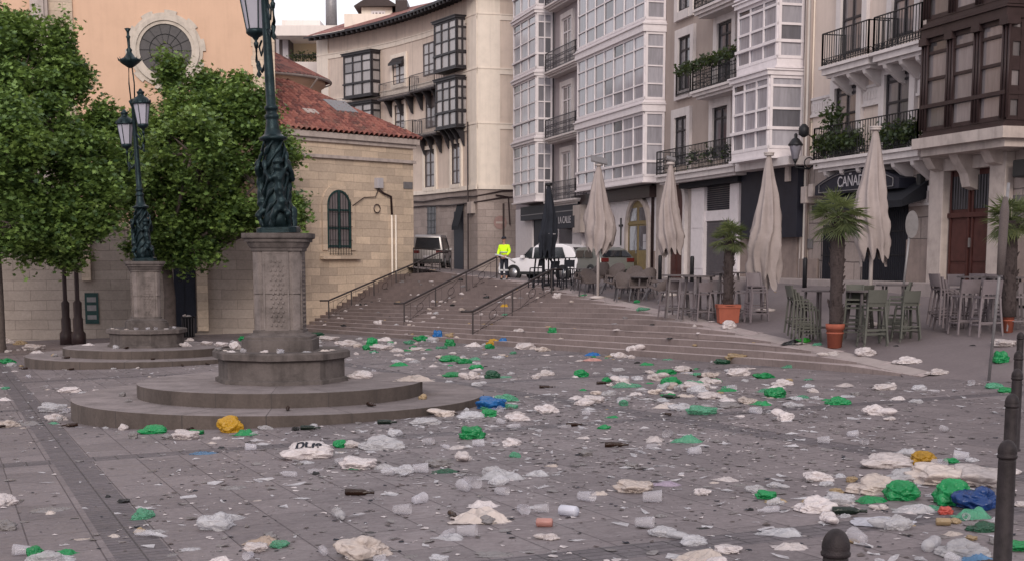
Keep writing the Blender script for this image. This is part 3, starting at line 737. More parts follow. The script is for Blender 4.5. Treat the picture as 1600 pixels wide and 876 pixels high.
# wall boxes
for (x, y0, y1, w_) in ((1231, 258, 284, .3), (1257, 292, 318, .38), (1268, 288, 308, .3)):
    m = MB(); u, z = F.uz(x, (y0 + y1) / 2, .4); hh = abs(F.z(x, y0, .4) - F.z(x, y1, .4)) / 2; F.box(m, u - w_ / 2, u + w_ / 2, .03, .45, z - hh, z + hh)
    m.build('meter_box', M['cstone'], hC, bevel=.02)

# ---- house D: cream plaster, iron balconies, dark wooden gallery, stone ground floor
uD1 = uC0; uD0 = -9
zD = F.z(1352, 246, .1)
hD = house('cream_house', 'cream house with iron balconies, dark wooden gallery and stone portal', uD0, uD1, 'plasterD', 'ashD', zD)
def up(px, y, v=0): return F.uz(px, y, v)
for (xl, xr, yt, yb_) in ((1319, 1352, -88, 82), (1399, 1434, -125, 55), (1308, 1342, 136, 245), (1386, 1425, 114, 232)):
    ym = max((yt + yb_) / 2, 20); xm = (xl + xr) / 2
    window(F, hD, F.u(xr, ym), F.u(xl, ym), F.z(xm, yb_), F.z(xm, yt), 0, 2, (0, .32, .62, .9, 1), 'darkframe', 'glassN', 'trim', .3, sill=False)
    s = MB(); uu, zz = up(xm, yt)   # carved crest over the door
    for k in range(7):
        a = math.pi * (k + .5) / 7; s.tube([F.P(uu, .13, zz + .3), F.P(uu + .42 * math.cos(a), .15, zz + .32 + .5 * math.sin(a))], [.05, .09], 6)
    s.build('crest', M['cstone'], hD)
za = F.z(1320, 96, .8); balcony(F, hD, F.u(1357, 90, .8), F.u(1284, 98, .8), za, .8, .26, 1.0, 'trim', 'iron', consoles=3, step=.15, rings=True)
zc = F.z(1400, 73, .8); zc = za
balcony(F, hD, F.u(1440, 70, .8), F.u(1364, 80, .8), za, .8, .26, 1.0, 'trim', 'iron', consoles=3, step=.15, rings=True)
zd = F.z(1350, 241, .8); balcony(F, hD, F.u(1434, 228, .8), F.u(1271, 250, .8), zd, .8, .26, 1.0, 'trim', 'iron', consoles=6, step=.15, rings=True)
pts = [F.P(F.u(x, 220, .75), .72, zd + .45) for x in list(range(1277, 1342, 4)) + list(range(1376, 1432, 4))]
leaves('balcony_plants', M['plant'], hD, pts, 2300, .13, (.12, .12, .17), .3, 5)
pts = [F.P(F.u(1300, 200, .7), .7, zd + .9 + .12 * i) for i in range(6)]
leaves('climbing_plant', M['plant'], hD, pts, 240, .15, (.20, .12, .14), .3, 6)
# plaster mouldings
m = MB(); z0, z1 = F.z(1350, 164, .03), F.z(1350, 140, .03)
ex = sorted([F.u(1342, 190), F.u(1308, 190), F.u(1425, 180), F.u(1386, 180)])
segs = [(F.u(1444, 150), ex[0] - .31), (ex[1] + .31, ex[2] - .31), (ex[3] + .31, uD1)]
for a, b in segs:
    m = MB(); F.box(m, a, b, .0, .05, z0, z1); F.box(m, a, b, .0, .1, z0 - .08, z0); F.box(m, a, b, .0, .09, z1, z1 + .08)
    q = a + .1
    while q < b - .1: F.box(m, q, q + .07, .05, .075, z0 + .12, z1 - .12); q += .17
    m.build('frieze', M['trim'], hD)
m = MB(); F.box(m, uD1 - .45, uD1 - .02, .0, .12, GZ, TOP); m.build('corner_strip', M['plasterE2'], hD)
# dark gallery
ug0, ug1 = F.u(1572, 150, 1.0), F.u(1446, 150, 1.0)
zz = [F.z(1572, -195, 1.0), F.z(1572, 8, 1.0), F.z(1572, 197, 1.0)]
for i in range(2):
    z0, z1 = zz[i + 1], zz[i]
    H = z1 - z0
    go = gallery(F, hD, ug0, ug1, z0, z1 - .03, 1.0, 3, (0, .27, .56, .84, 1), 'brownwood', 'glassN', side=2, prow=.27, corn=.3, base=.16, bar=.34)
    m = MB()
    for k in range(4):
        u = ug0 + (ug1 - ug0) * k / 3
        for du in (-.13, .0, .13): m.tube([F.P(u + du, 1.06, z0 + .2), F.P(u + du, 1.06, z1 - .45)], .035, 6)
        F.box(m, u - .18, u + .18, .8, 1.16, z1 - .5, z1 - .3)
    m.build('turned_columns', M['brownwood'], go)
m = MB(); F.box(m, ug0 - .3, ug1 + .2, .03, 1.25, zz[2] - .3, zz[2] - .02); F.box(m, ug0 - .1, ug1 + .05, .03, 1.05, zz[2] - .5, zz[2] - .3); m.build('gallery_slab', M['cstone'], hD)
m = MB()
for x in (1468, 1513, 1560):
    m = MB(); u = F.u(x, 240, .3); m.prism([(0, 0), (.75, 0), (.6, -.25), (.4, -.5), (.3, -.85), (0, -.95)] if x == 1513 else [(0, 0), (.7, 0), (.5, -.3), (0, -.45)], F.n, (0, 0, 1), F.P(u - .2, .03, zz[2] - .5), F.e * .4); m.build('console', M['cstone'], hD)
# portal
pu0, pu1 = F.u(1556, 360, .03), F.u(1484, 360, .03); pz = F.z(1520, 265, .03); Wd = pu1 - pu0
m = MB(); F.box(m, pu0 - .7, pu0, .03, .3, GZ - .3, pz + .35); F.box(m, pu1, pu1 + .7, .03, .3, GZ - .3, pz + .35); F.box(m, pu0, pu1, .03, .297, pz, pz + .35); F.box(m, pu0 - .85, pu1 + .85, .03, .36, pz + .35, pz + .6)
m.build('portal_surround', M['cstone'], hD, bevel=.02)
m = MB(); F.box(m, pu0, pu1, .031, .06, GZ - .2, pz); dr = m.build('portal_door', M['reddoor'], hD); dr['label'] = 'tall double red brown wooden door'
m = MB()
for a in (.04, .53):
    for z0_, z1_ in ((.03, .2), (.23, .55)): F.box(m, pu0 + Wd * a + .1, pu0 + Wd * (a + .43) - .1, .06, .09, GZ + (pz - GZ) * z0_, GZ + (pz - GZ) * z1_)
    F.box(m, pu0 + Wd * a, pu0 + Wd * a + .06, .06, .11, GZ, pz); F.box(m, pu0 + Wd * (a + .43) - .06, pu0 + Wd * (a + .43), .06, .11, GZ, pz)
F.box(m, pu0, pu1, .06, .13, GZ + (pz - GZ) * .6, GZ + (pz - GZ) * .64); m.build('panel', M['reddoor'], dr)
m = MB()
for a in (.08, .57): F.box(m, pu0 + Wd * a, pu0 + Wd * (a + .35), .061, .07, GZ + (pz - GZ) * .67, GZ + (pz - GZ) * .95)
m.build('pane', M['glassD'], dr)
m = MB()
for a in (.08, .57):
    for k in range(7): u = pu0 + Wd * (a + .35 * k / 6); m.tube([F.P(u, .09, GZ + (pz - GZ) * .67), F.P(u, .09, GZ + (pz - GZ) * .95)], .015, 5)
m.build('grille', M['iron'], dr)
m = MB(); F.box(m, pu0 + Wd * .47, pu0 + Wd * .49, .11, .16, GZ + 1.1, GZ + 1.35); m.build('handle', M['rim'], dr)
# restaurant front
q0, q1 = F.u(1418, 380, .05), F.u(1350, 380, .05)
for xl, xr, yt in ((1286, 1305, 352), (1349, 1417, 300)):
    m = MB(); u0, u1 = F.u(xr, 390, .04), F.u(xl, 390, .04); F.box(m, u0, u1, .031, .06, GZ - .1, F.z((xl + xr) / 2, yt, .04)); so_ = m.build('shop_window', M['navy'], hD)
    m = MB(); nn = max(4, int((u1 - u0) / .12))
    for k in range(nn + 1):
        u = u0 + (u1 - u0) * k / nn; m.tube([F.P(u, .1, GZ), F.P(u, .1, F.z((xl + xr) / 2, yt + 6, .04))], .012, 4)
    for z_ in (.9, 1.6, 2.6): m.bar(F.P(u0, .1, GZ + z_), F.P(u1, .1, GZ + z_), .03)
    m.build('grille', M['iron'], so_)
m = MB(); u0, u1 = F.u(1450, 320, .04), F.u(1421, 320, .04)
for i in range(9): u = u0 + (u1 - u0) * i / 9; F.box(m, u, u + .06, .031, .09, F.z(1436, 318, .04), F.z(1436, 300, .04))
F.box(m, u0 - .1, u1, .031, .07, F.z(1436, 322, .04), F.z(1436, 318, .04)); F.box(m, u0 - .1, u1, .031, .07, F.z(1436, 300, .04), F.z(1436, 292, .04)); m.build('baluster_panel', M['trim'], hD)
m = MB(); F.box(m, uD0, pu0 - .71, .031, .14, GZ - .3, GZ + 1.35); m.build('base_course', M['stonelow'], hD, bevel=.03)
m = MB(); F.box(m, pu1 + .71, F.u(1421, 400), .031, .14, GZ - .3, GZ + 1.35); m.build('base_course', M['stonelow'], hD, bevel=.03)
m = MB(); F.box(m, F.u(1282, 400), uD1, .031, .13, GZ - .3, GZ + .8); m.build('base_course', M['stonelow'], hD, bevel=.03)
m = MB(); u, z = up(1265, 381, .06); F.box(m, u - .2, u + .2, .03, .07, z - .16, z + .16); m.build('plaque', M['signgrey'], hD)
m = MB(); u, z = up(1440, 283, .1); F.box(m, u - .1, u + .1, .03, .22, z - .22, z + .2); m.build('wall_lamp', M['plastic'], hD, bevel=.03)
m = MB(); u, z = up(1597, 263, .3); F.box(m, u - .35, u + .35, .03, .35, z - .22, z + .22); m.build('wall_speaker', M['plastic'], hD, bevel=.04)
m = MB(); F.box(m, F.u(1640, 350), F.u(1583, 350), .031, .05, GZ + 1.6, F.z(1590, 305, .04)); m.build('side_window', M['glassD'], hD)
# oval shop sign + awning under it
sg = thing('shop_sign', 'long dark rounded restaurant sign with pale letters above its doors', 'sign', F.P(F.u(1345, 280, .5), .03, F.z(1345, 280, .5)))
u0, u1 = F.u(1409, 275, .5), F.u(1277, 292, .5); z0 = F.z(1345, 303, .5); z1 = F.z(1345, 262, .5); Wd = u1 - u0
m = MB(); pts = [(0, .06 * 1), (Wd, .06)] + [(Wd * (1 - i / 14), .25 * (z1 - z0) + (z1 - z0) * .75 * math.sin(math.pi * (.06 + .88 * i / 14)) ** .8) for i in range(15)]
m.prism(pts, F.e, (0, 0, 1), F.P(u0, .03, z0), F.n * .55); m.build('board', M['navy'], sg)
m = MB(); poly = [Vector(F.P(u0 + x * .88 + Wd * .06, .6, z0 + .08 + (y) * .8)) for x, y in pts]; m.tube(poly + [poly[0]], .018, 4, False); m.build('border', M['signgrey'], sg)
text('CAÑADIO', .46, F.P((u0 + u1) / 2 + .02, .585, (z0 + z1) / 2 + .0), -F.e, (0, 0, 1), F.n, M['letter'], 'lettering', sg)
aw = MB(); u0, u1 = F.u(1424, 275, .6), F.u(1282, 300, .6)
a = z0 + .25; aw.prism([(0, 0), (.85, -.55), (.85, -.75), (.0, -.5)], F.n, (0, 0, 1), F.P(u0, .04, a), F.e * (u1 - u0)); tag(aw.build('awning', M['awning']), 'black cloth awning over the restaurant doors, under the dark rounded sign', 'awning')
# sidewalk along the row
sw = MB(); F.box(sw, uD0 - 20, 17, .0, 1.5, GZ - .3, GZ + .14); struct(sw, 'pavement', M['curb'])
# wall lantern by the corner of C and D
wl = thing('wall_lantern', 'old iron wall lantern on a bracket between the plaster house and the cream house', 'lamp', F.P(F.u(1244, 230, .9), .03, F.z(1244, 240, .9)))
u, z = F.uz(1243, 235, .9); c = F.P(u, .9, z)
m = MB(); m.lathe([(.10, -.28), (.2, .12), (.22, .14)], 6, c); m.build('lantern_glass', M['lampglass'], wl)
m = MB(); m.lathe([(.24, .14), (.25, .18), (.12, .36), (.05, .4), (.06, .5), (.02, .55)], 8, c); m.lathe([(.03, -.42), (.1, -.28)], 6, c); m.tube([c + Vector((0, 0, -.35)), c + Vector((0, 0, -.55)), F.P(u, .4, z - .6), F.P(u, .03, z - .3)], .03, 6); m.ring(F.P(u, .4, z - .4), F.n, (0, 0, 1), .17, .02); m.build('lantern_frame', M['iron'], wl)
cl = thing('cable_lamp', 'small black floodlight hung high between the two right-hand houses', 'lamp', F.P(F.u(1256, 205, .8), .8, F.z(1256, 205, .8)))
m = MB(); c = F.P(F.u(1256, 205, .8), .8, F.z(1256, 205, .8)); m.lathe([(.05, -.2), (.17, -.12), (.17, .1), (.06, .22)], 10, c); m.build('lamp_head', M['iron'], cl)
m = MB(); m.tube([c, F.P(F.u(1256, 205, .8), .03, c.z - .5)], .02, 5); m.build('bracket', M['iron'], cl)
# ------------------------------------------------------------ concave house with dark galleries (E)
hE = thing('curved_house', 'beige curved corner house with dark iron galleries and a deep roof overhang', 'building', (-6, 92, -1))
c0 = Vector((-2.1, 87)); pts2 = [c0]
for L, d in ((4.3, (-.42, .907)), (4.0, (-.47, .88)), (4.0, (-.53, .85)), (3.2, (-.60, .80)), (3.2, (-.66, .75)), (3.2, (-.72, .69))):
    pts2.append(pts2[-1] + Vector(d).normalized() * L)
EF = []
for a, b in zip(pts2[:-1], pts2[1:]):
    fr = Frame(a.x, a.y, b.x - a.x, b.y - a.y)
    if fr.n.y > 0 and fr.n.x > 0: fr.n = -fr.n
    if fr.n.dot(Vector((-a.x, -a.y, 0))) < 0: fr.n = -fr.n
    fr.L = (b - a).length; EF.append(fr)
fS = Frame(c0.x, c0.y, .965, .263)
if fS.n.y > 0: fS.n = -fS.n
fS.L = 9
def E(px, py, v=0):
    """which wall segment does this pixel hit"""
    for fr in EF:
        u, z = fr.uz(px, py, v)
        if -.01 <= u <= fr.L + .01: return fr, u, z
    fr = EF[-1]; u, z = fr.uz(px, py, v); return fr, u, z
topE = fS.z(748, -14); zE0 = fS.z(748, 292)
bands = [fS.z(750, y) for y in (22, 107, 193)]
m = MB(); m2 = MB(); m3 = MB(); cor = MB()
for fr in EF + [fS]:
    L = fr.L
    tE = EF[3].z(598, 48) if fr is not fS else topE
    fr.box(m, 0, L, -8, 0, zE0, topE); fr.box(m2, 0, L, -8, .03, -3, zE0)
    for b in bands[:]:
        fr.box(m3, -.0, L, 0, .06, b - .32, b + .05); fr.box(m3, -.0, L, 0, .1, b - .02, b + .05)
    fr.box(m3, 0, L, .03, .14, zE0 - .15, zE0 + .12)
EF[0].box(m3, 0, 1.5, 0, .065, zE0, topE); fS.box(m3, 0, 1.4, 0, .066, zE0, topE); EF[5].box(m3, 1.9, 3.2, 0, .066, zE0, topE)
m.build('wall', M['plasterE'], hE); m2.build('ground_floor_wall', M['ashE'], hE); m3.build('band_moulding', M['plasterE2'], hE)
# roof: overhang with rafters, tiles above
m = MB(); r_ = MB(); tl = MB()
offp = lambda dist: [pts2[i] + (Vector(EF[min(i, 5)].n.xy) + Vector(EF[max(i - 1, 0)].n.xy)).normalized() * dist for i in range(len(pts2))]
o1, o2, o3 = offp(0), offp(1.25), offp(-5)
for i in range(len(pts2) - 1):
    za_ = topE
    q = [(*o1[i], za_), (*o2[i], za_ - .25), (*o2[i + 1], za_ - .25), (*o1[i + 1], za_)]
    m.add(q + [(x, y, z + .12) for x, y, z in q], [(0, 1, 2, 3), (7, 6, 5, 4), (1, 5, 6, 2)])
    tl.add([(*o2[i], za_ - .1), (*o2[i + 1], za_ - .1), (*o3[i + 1], za_ + 2.2), (*o3[i], za_ + 2.2)], [(0, 1, 2, 3)])
    n_ = int(EF[i].L / .55)
    for k in range(n_):
        t = k / n_; a = o1[i].lerp(o1[i + 1], t); b = o2[i].lerp(o2[i + 1], t); r_.bar((*a, za_ - .14), (*b, za_ - .36), .1, .18)
fS.box(m, -.5, 9, 0, .8, topE - .1, topE + .05); 
m.build('eaves', M['darkframe'], hE); r_.build('rafters', M['darkframe'], hE); tl.build('roof', M['tile'], hE)
# galleries; (xl, xr, y top, y bottom)
for (xl, xr, yt, yb_, nm) in ((537, 580, 77, 150, 0), (538, 581, 156, 228, 0), (679, 713, 23, 107, 1), (681, 713, 117, 199, 1)):
    dp = .8; fr, u1, _ = E(xl, 100, dp); u0, zt = fr.uz(xr, yt, dp); z0 = fr.z(xr, yb_ , dp)
    go = gallery(fr, hE, u0, u1, z0, zt, dp, 3, (0, .30, .33, .58, .82, 1), 'darkframe', 'glassE', side=2 if nm else 1, prow=.31, corn=.18, base=.12, bar=.12)
    if nm and yt > 100:
        for k in range(4):
            m = MB(); u = u0 + (u1 - u0) * (k + .3) / 4; m.prism([(0, 0), (.8, 0), (.5, -.35), (.15, -1.1), (0, -1.2)], fr.n, (0, 0, 1), fr.P(u, .03, z0), fr.e * .12); m.build('bracket', M['darkframe'], go)
# balconies between the galleries
def segspan(x0, x1, y, v):
    fa, ua, _ = E(x0, y, v); return fa, ua
for (xl, xr, ysl, yr, brk) in ((592, 640, 148, 146, 1), (640, 679, 138, 134, 1), (645, 682, 213, 207, 1), (618, 645, 215, 212, 0)):
    fr, u1, z = E(xl, ysl, .7); fr2, _, _ = E((xl + xr) / 2, ysl, .7); u0, z = fr2.uz(xr, yr, .7); u1 = fr2.u(xl, ysl, .7)
    b = balcony(fr2, hE, u0, u1, z, .7, .14, 1.0, 'greywood', 'greyiron', step=.16)
    if brk:
        for k in range(3):
            m = MB(); u = u0 + (u1 - u0) * (k + .5) / 3; m.prism([(0, 0), (.7, 0), (.45, -.3), (.15, -1.0), (0, -1.1)], fr2.n, (0, 0, 1), fr2.P(u, .03, z - .15), fr2.e * .1); m.build('bracket', M['darkframe'], b)
for (xl, xr, yt, yb_, fm, gm, tr) in ((615, 634, 90, 132, 'greywood', 'glassE', 'plasterE2'), (662, 679, 67, 118, 'greywood', 'glassE', None), (618, 634, 164, 202, 'greywood', 'glassE', 'plasterE2'),
                                   (666, 681, 150, 200, 'greywood', 'glassN', None), (665, 681, 234, 293, 'greywood', 'glassN', 'plasterE2'), (707, 721, 225, 288, 'greywood', 'glassN', 'plasterE2')):
    fr, _, _ = E((xl + xr) / 2, (yt + yb_) / 2); u1 = fr.u(xl, (yt + yb_) / 2); u0 = fr.u(xr, (yt + yb_) / 2); zt = fr.z((xl + xr) / 2, yt); z0 = fr.z((xl + xr) / 2, yb_)
    window(fr, hE, u0, u1, z0, zt, 0, 2, (0, .33, .66, 1), fm, gm, tr, .25)
fr, u1, _ = E(615, 95); u0, zt = fr.uz(634, 86, .1)
m = MB(); m.prism([(0, 0), (.45, -.45), (.45, -.6), (0, -.3)], fr.n, (0, 0, 1), fr.P(u0, .02, zt), fr.e * (u1 - u0)); m.build('sun_blind', M['darkframe'], hE)
# ground floor openings of E
fr, u1, _ = E(668, 350, .04); u0, zt = fr.uz(681, 323, .04); m = MB(); z0 = fr.z(675, 366, .04); fr.box(m, u0, u1, .031, .05, z0, zt); w_ = m.build('barred_window', M['glassD'], hE)
m = MB()
for k in range(6): u = u0 + (u1 - u0) * (k + .5) / 6; m.tube([fr.P(u, .09, z0), fr.P(u, .09, zt)], .02, 4)
for k in range(5): z = z0 + (zt - z0) * k / 4; m.bar(fr.P(u0, .09, z), fr.P(u1, .09, z), .03)
m.build('bars', M['iron'], w_)
fr, u1, _ = E(710, 380, .04); u0, zt = fr.uz(724, 330, .04); m = MB(); fr.box(m, u0, u1, .031, .07, -1.2, zt); m.build('door', M['navy'], hE)
fr, u1, _ = E(705, 340, .5); u0, zt = fr.uz(724, 318, .05); m = MB(); m.prism([(0, 0), (.4, -1.4), (.4, -1.65), (.34, -1.4), (0, -.1)], fr.n, (0, 0, 1), fr.P(u0 - .1, .04, zt), fr.e * (u1 - u0 + .2)); m.build('door_awning', M['awning'], hE)
fr = fS
u0, u1 = 1.6, 2.9
# cables and pipes on E
m = MB()
for dz in (.55, .95):
    P_ = [EF[i].P(0, .12, zE0 - dz + random.uniform(-.08, .08)) for i in range(5, -1, -1)] + [fS.P(1.5, .12, zE0 - dz + .3), fS.P(4, .12, zE0 - dz + .45)]; m.tube(P_, .045, 5)
m.tube([fS.P(1.1, .15, zE0 - .5), fS.P(1.9, .15, zE0 - .6), fS.P(2.0, .15, zE0 - 2.3)], .05, 5); m.tube([EF[0].P(1.2, .15, -1), EF[0].P(1.2, .15, zE0 + 4)], .05, 5)
m.tube([fS.P(1.6, .12, -1), fS.P(1.6, .12, zE0 - 1)], .06, 5); m.build('cables', M['brownwood'], hE)
m = MB(); EF[0].box(m, .3, 1.0, .04, .3, zE0 - 1.6, zE0 - .9); m.build('junction_box', M['cstone'], hE)
ne = thing('round_road_sign', 'small round faded no entry sign on the stone wall behind the street cleaner', 'sign', fS.P(0, 0, 0)); 
u, z = fS.uz(782, 348, .1); ne.location = fS.P(u, .04, z)
m = MB(); ang = [2 * math.pi * k / 20 for k in range(20)]; m.prism([(.42 * math.cos(a), .42 * math.sin(a)) for a in ang], fS.e, (0, 0, 1), fS.P(u, .04, z), fS.n * .03); m.build('plate', pm('faded red', (.30, .20, .19), .7, .2, 5), ne)
m = MB(); fS.box(m, u - .28, u + .28, .071, .078, z - .06, z + .06); m.build('bar', M['cstone'], ne)
# dormers and chimneys above E
hRf = MB()
def at2(px, py, y): p = at(px, py, y); return p
a = at(565, 33, 104); b = at(613, 33, 104)
dm = MB(); hgt = at(565, 12, 104).z - a.z
dm.box(a.x, b.x, 104, 108, a.z - 1.5, a.z + hgt); dm.build('dormer', M['plasterE2'], hE)
dm = MB(); dm.prism([(-.5, 0), (b.x - a.x + .5, 0), ((b.x - a.x) / 2 + .5, .7), ((b.x - a.x) / 2 - .5, .7)], (1, 0, 0), (0, 0, 1), (a.x, 103.4, a.z + hgt), (0, 5, 0)); dm.build('dormer_roof', M['brownwood'], hE)
dm = MB(); dgl = MB(); glaz(dm, dgl, (a.x + .7, 103.98, a.z + .15), (b.x - a.x - 1.2, 0, 0), hgt - .4, Vector((0, -1, 0)), 4, (0, 1), .12, .04, .12); d_ = dm.build('dormer_window', M['white'], hE); dgl.build('pane', M['glassN'], d_)
for (x0, x1, y0, y1, mt) in ((618, 636, 0, 18, 'brownwood'), (538, 640, 22, 40, 'plasterE2')):
    a, b = at(x0, y1, 103), at(x1, y0, 103); m = MB(); m.box(a.x, b.x, 103, 106, a.z - 2, b.z); m.build('roof_block', M[mt], hE)

# ------------------------------------------------------------ modern house far left behind
hM = thing('terrace_house', 'pale modern house with curved terraces behind the church roof', 'building', (-17, 112, -1))
def mbox(mb, x0, x1, yt, yb_, d0, d1, zpx=None):
    a, b = at(x0, yb_, d0), at(x1, yt, d0); mb.box(a.x, b.x, d0, d1, a.z, b.z)
m = MB(); mbox(m, 430, 545, 40, 56, 108, 120); mbox(m, 434, 540, 97, 116, 108, 120); mbox(m, 434, 538, 150, 168, 108.5, 120); m.build('floor_slab', M['modern'], hM)
m = MB(); mbox(m, 425, 545, 56, 320, 112, 122); m.build('back_wall', M['cream'], hM)
m = MB(); mbox(m, 428, 452, 56, 97, 110, 112); m.build('glazed_bay', M['greywood'], hM)
m = MB(); mbox(m, 432, 436, 62, 92, 109.9, 110); mbox(m, 442, 450, 62, 92, 109.9, 110); m.build('pane', M['letter'], hM)
m = MB()
a, b = at(458, 97, 108.2), at(532, 97, 108.2); zt = at(458, 86, 108.2).z
for i in range(26): x = a.x + (b.x - a.x) * i / 25; m.tube([(x, 108.2, a.z), (x, 108.2, zt)], .02, 4)
m.bar((a.x, 108.2, zt), (b.x, 108.2, zt), .05); m.build('terrace_railing', M['iron'], hM)
leaves('terrace_plants', M['plant'], hM, [(a.x + (b.x - a.x) * i / 12, 108.5, a.z + .45) for i in range(13)], 420, .2, (.2, .2, .2), .3, 8)
m = MB(); mbox(m, 478, 520, 116, 150, 110, 112); m.build('window_recess', M['plasterE2'], hM)
for (x0, x1, yt) in ((509, 526, -20),):
    a, b = at(x0, 40, 118), at(x1, yt, 118); m = MB(); m.lathe([(abs(b.x - a.x) / 2, 0), (abs(b.x - a.x) / 2 * .95, b.z - a.z)], 12, ((a.x + b.x) / 2, 118, a.z)); m.build('chimney', M['signgrey'], hM)
m = MB(); mbox(m, 440, 500, 32, 40, 116, 120); m.build('roof_parapet', M['modern'], hM)

# ------------------------------------------------------------ church
ch = thing('church', 'peach rendered church with stone base, rose window and red tiled side chapel', 'building', (-16, 72, -2.5))
K = Vector((-11.5, 69.5)); FB = Frame(K.x, K.y, -.985, -.17)
if FB.n.y > 0: FB.n = -FB.n
Q = Vector((-5.3, 76.1)); WL = (Q - K).length; FA = Frame(Q.x, Q.y, K.x - Q.x, K.y - Q.y)
if FA.n.y > 0: FA.n = -FA.n
zsplit = FB.z(200, 352)
m = MB(); FB.box(m, 0, 40, -14, 0, zsplit, 24); m.build('wall', M['peach'], ch)
m = MB(); FB.box(m, 0, 40, -14, .08, -5, zsplit); m.build('base_wall', M['lowstone'], ch)
m = MB()
zq = FB.z(410, 240)   # quoins of the right corner
k = 0; z = zsplit
while z < 24:
    FB.box(m, 0, 1.12 if k % 2 else 1.05, 0, .07, z, z + .45); z += .45; k += 1
u0, u1 = FB.u(115, 60), FB.u(78, 60); FB.box(m, u0, u1, 0, .14, zsplit, 24)
m.build('quoin', M['annex'], ch)
m = MB(); u0, u1 = FB.u(77, 40), FB.u(50, 40); FB.box(m, u0, u1, 0, .45, zsplit, 24); FB.box(m, u0 + .15, u1 - .15, .45, .6, zsplit, 24); m.build('pilaster', M['cstone'], ch)
m = MB(); FB.box(m, -.02, 26, .08, .2, zsplit - .2, zsplit + .12)

u0, u1 = FB.u(142, 400), FB.u(128, 400); FB.box(m, u0, u1, .08, .35, FB.z(135, 438), zsplit); FB.box(m, FB.u(325, 450), FB.u(308, 450), .08, .3, -3.5, zsplit); m.build('stone_moulding', M['annex'], ch)
# rose window
ru, rz = FB.uz(259, 79); r = 1.22; rc = FB.P(ru, 0, rz)
def disc(mb, c, a, b, r0, r1, n=40, t=None, jag=None):
    t = Vector(t)
    for k in range(n):
        q = []
        for (rr, kk) in ((r0, k), (r1, k), (r1, k + 1), (r0, k + 1)):
            an = 2 * math.pi * kk / n; q.append(c + Vector(a) * math.cos(an) * rr + Vector(b) * math.sin(an) * rr)
        mb.add(q + [x + t for x in q], [(0, 3, 2, 1), (4, 5, 6, 7), (1, 2, 6, 5), (0, 4, 7, 3), (0, 1, 5, 4), (2, 3, 7, 6)])
zz = Vector((0, 0, 1))
rw = MB(); disc(rw, rc, FB.e, zz, 0.001, r, 40, FB.n * .03); rwo = rw.build('rose_window', pm('dark leaded glass', (.055, .05, .055), .35, .3, 6, .3), ch)
m = MB(); disc(m, rc, FB.e, zz, r, r + .16, 40, FB.n * .12); disc(m, rc, FB.e, zz, r + .16, r + .36, 40, FB.n * .2)
for k in range(20):
    an0 = 2 * math.pi * k / 20; rr = r + .36; ro = r + (.66 if k % 2 else .52); pts = []
    for j in range(4): an = an0 + 2 * math.pi / 20 * j / 3; pts.append((rr * math.cos(an), rr * math.sin(an)))
    for j in range(3, -1, -1): an = an0 + 2 * math.pi / 20 * j / 3; pts.append((ro * math.cos(an), ro * math.sin(an)))
    m.prism(pts, FB.e, zz, rc, FB.n * .09)
m.build('stone_ring', pm('aged cream stone', (.50, .44, .39), .9, .2, 4, .4, streak=.35), rwo)
m = MB()
for k in range(14):
    an = 2 * math.pi * k / 14; m.bar(rc + FB.n * .05 + FB.e * math.cos(an) * .32 + zz * math.sin(an) * .32, rc + FB.n * .05 + FB.e * math.cos(an) * r + zz * math.sin(an) * r, .025)
for rr in (.32, .75): m.tube([rc + FB.n * .05 + FB.e * math.cos(2 * math.pi * k / 24) * rr + zz * math.sin(2 * math.pi * k / 24) * rr for k in range(25)], .015, 4, False)
m.build('tracery', M['iron'], rwo)
# door, notice panels
u0, u1 = FB.u(306, 460, .1), FB.u(272, 460, .1); zt = FB.z(290, 395, .1); zg = -3.3
m = MB(); FB.box(m, u0, u1, .081, .12, -3.6, zt); d_ = m.build('church_door', M['navy'], ch)
m = MB()
for a in (.08, .54):
    for b0, b1 in ((.08, .3), (.34, .62), (.66, .92)): FB.box(m, u0 + (u1 - u0) * a, u0 + (u1 - u0) * (a + .38), .12, .15, -3.5 + (zt + 3.5) * b0, -3.5 + (zt + 3.5) * b1)
m.build('panel', M['uniform'], d_)
m = MB(); u0, u1 = FB.u(154, 480, .1), FB.u(133, 480, .1); z0, z1 = FB.z(143, 505, .1), FB.z(143, 457, .1)
nb = thing('notice_board', 'narrow dark green notice board fixed to the church wall', 'notice board', FB.P((u0 + u1) / 2, .08, z0)); FB.box(m, u0, u1, .081, .16, z0, z1); m.build('board', M['green'], nb)
m = MB()
for b0, b1 in ((.14, .28), (.42, .6), (.7, .86)): FB.box(m, u0 + .1, u1 - .1, .16, .166, z0 + (z1 - z0) * b0, z0 + (z1 - z0) * b1)
m.build('notice', M['signgrey'], nb)
m = MB()   # side chapel (annex)
zev = FA.z(560, 211, .0); FA.box(m, 0, WL, -9, 0, -6, zev); m.build('chapel_wall', M['annex'], ch)
m = MB(); FA.box(m, -.25, WL, .0, .28, zev - .30, zev - .02); FA.box(m, -.12, WL, 0, .14, zev - .5, zev - .3); zc1 = FA.z(560, 247.5, .05); FA.box(m, -.1, WL, 0, .16, zc1 - .1, zc1 + .06); m.build('cornice', M['cstone'], ch)
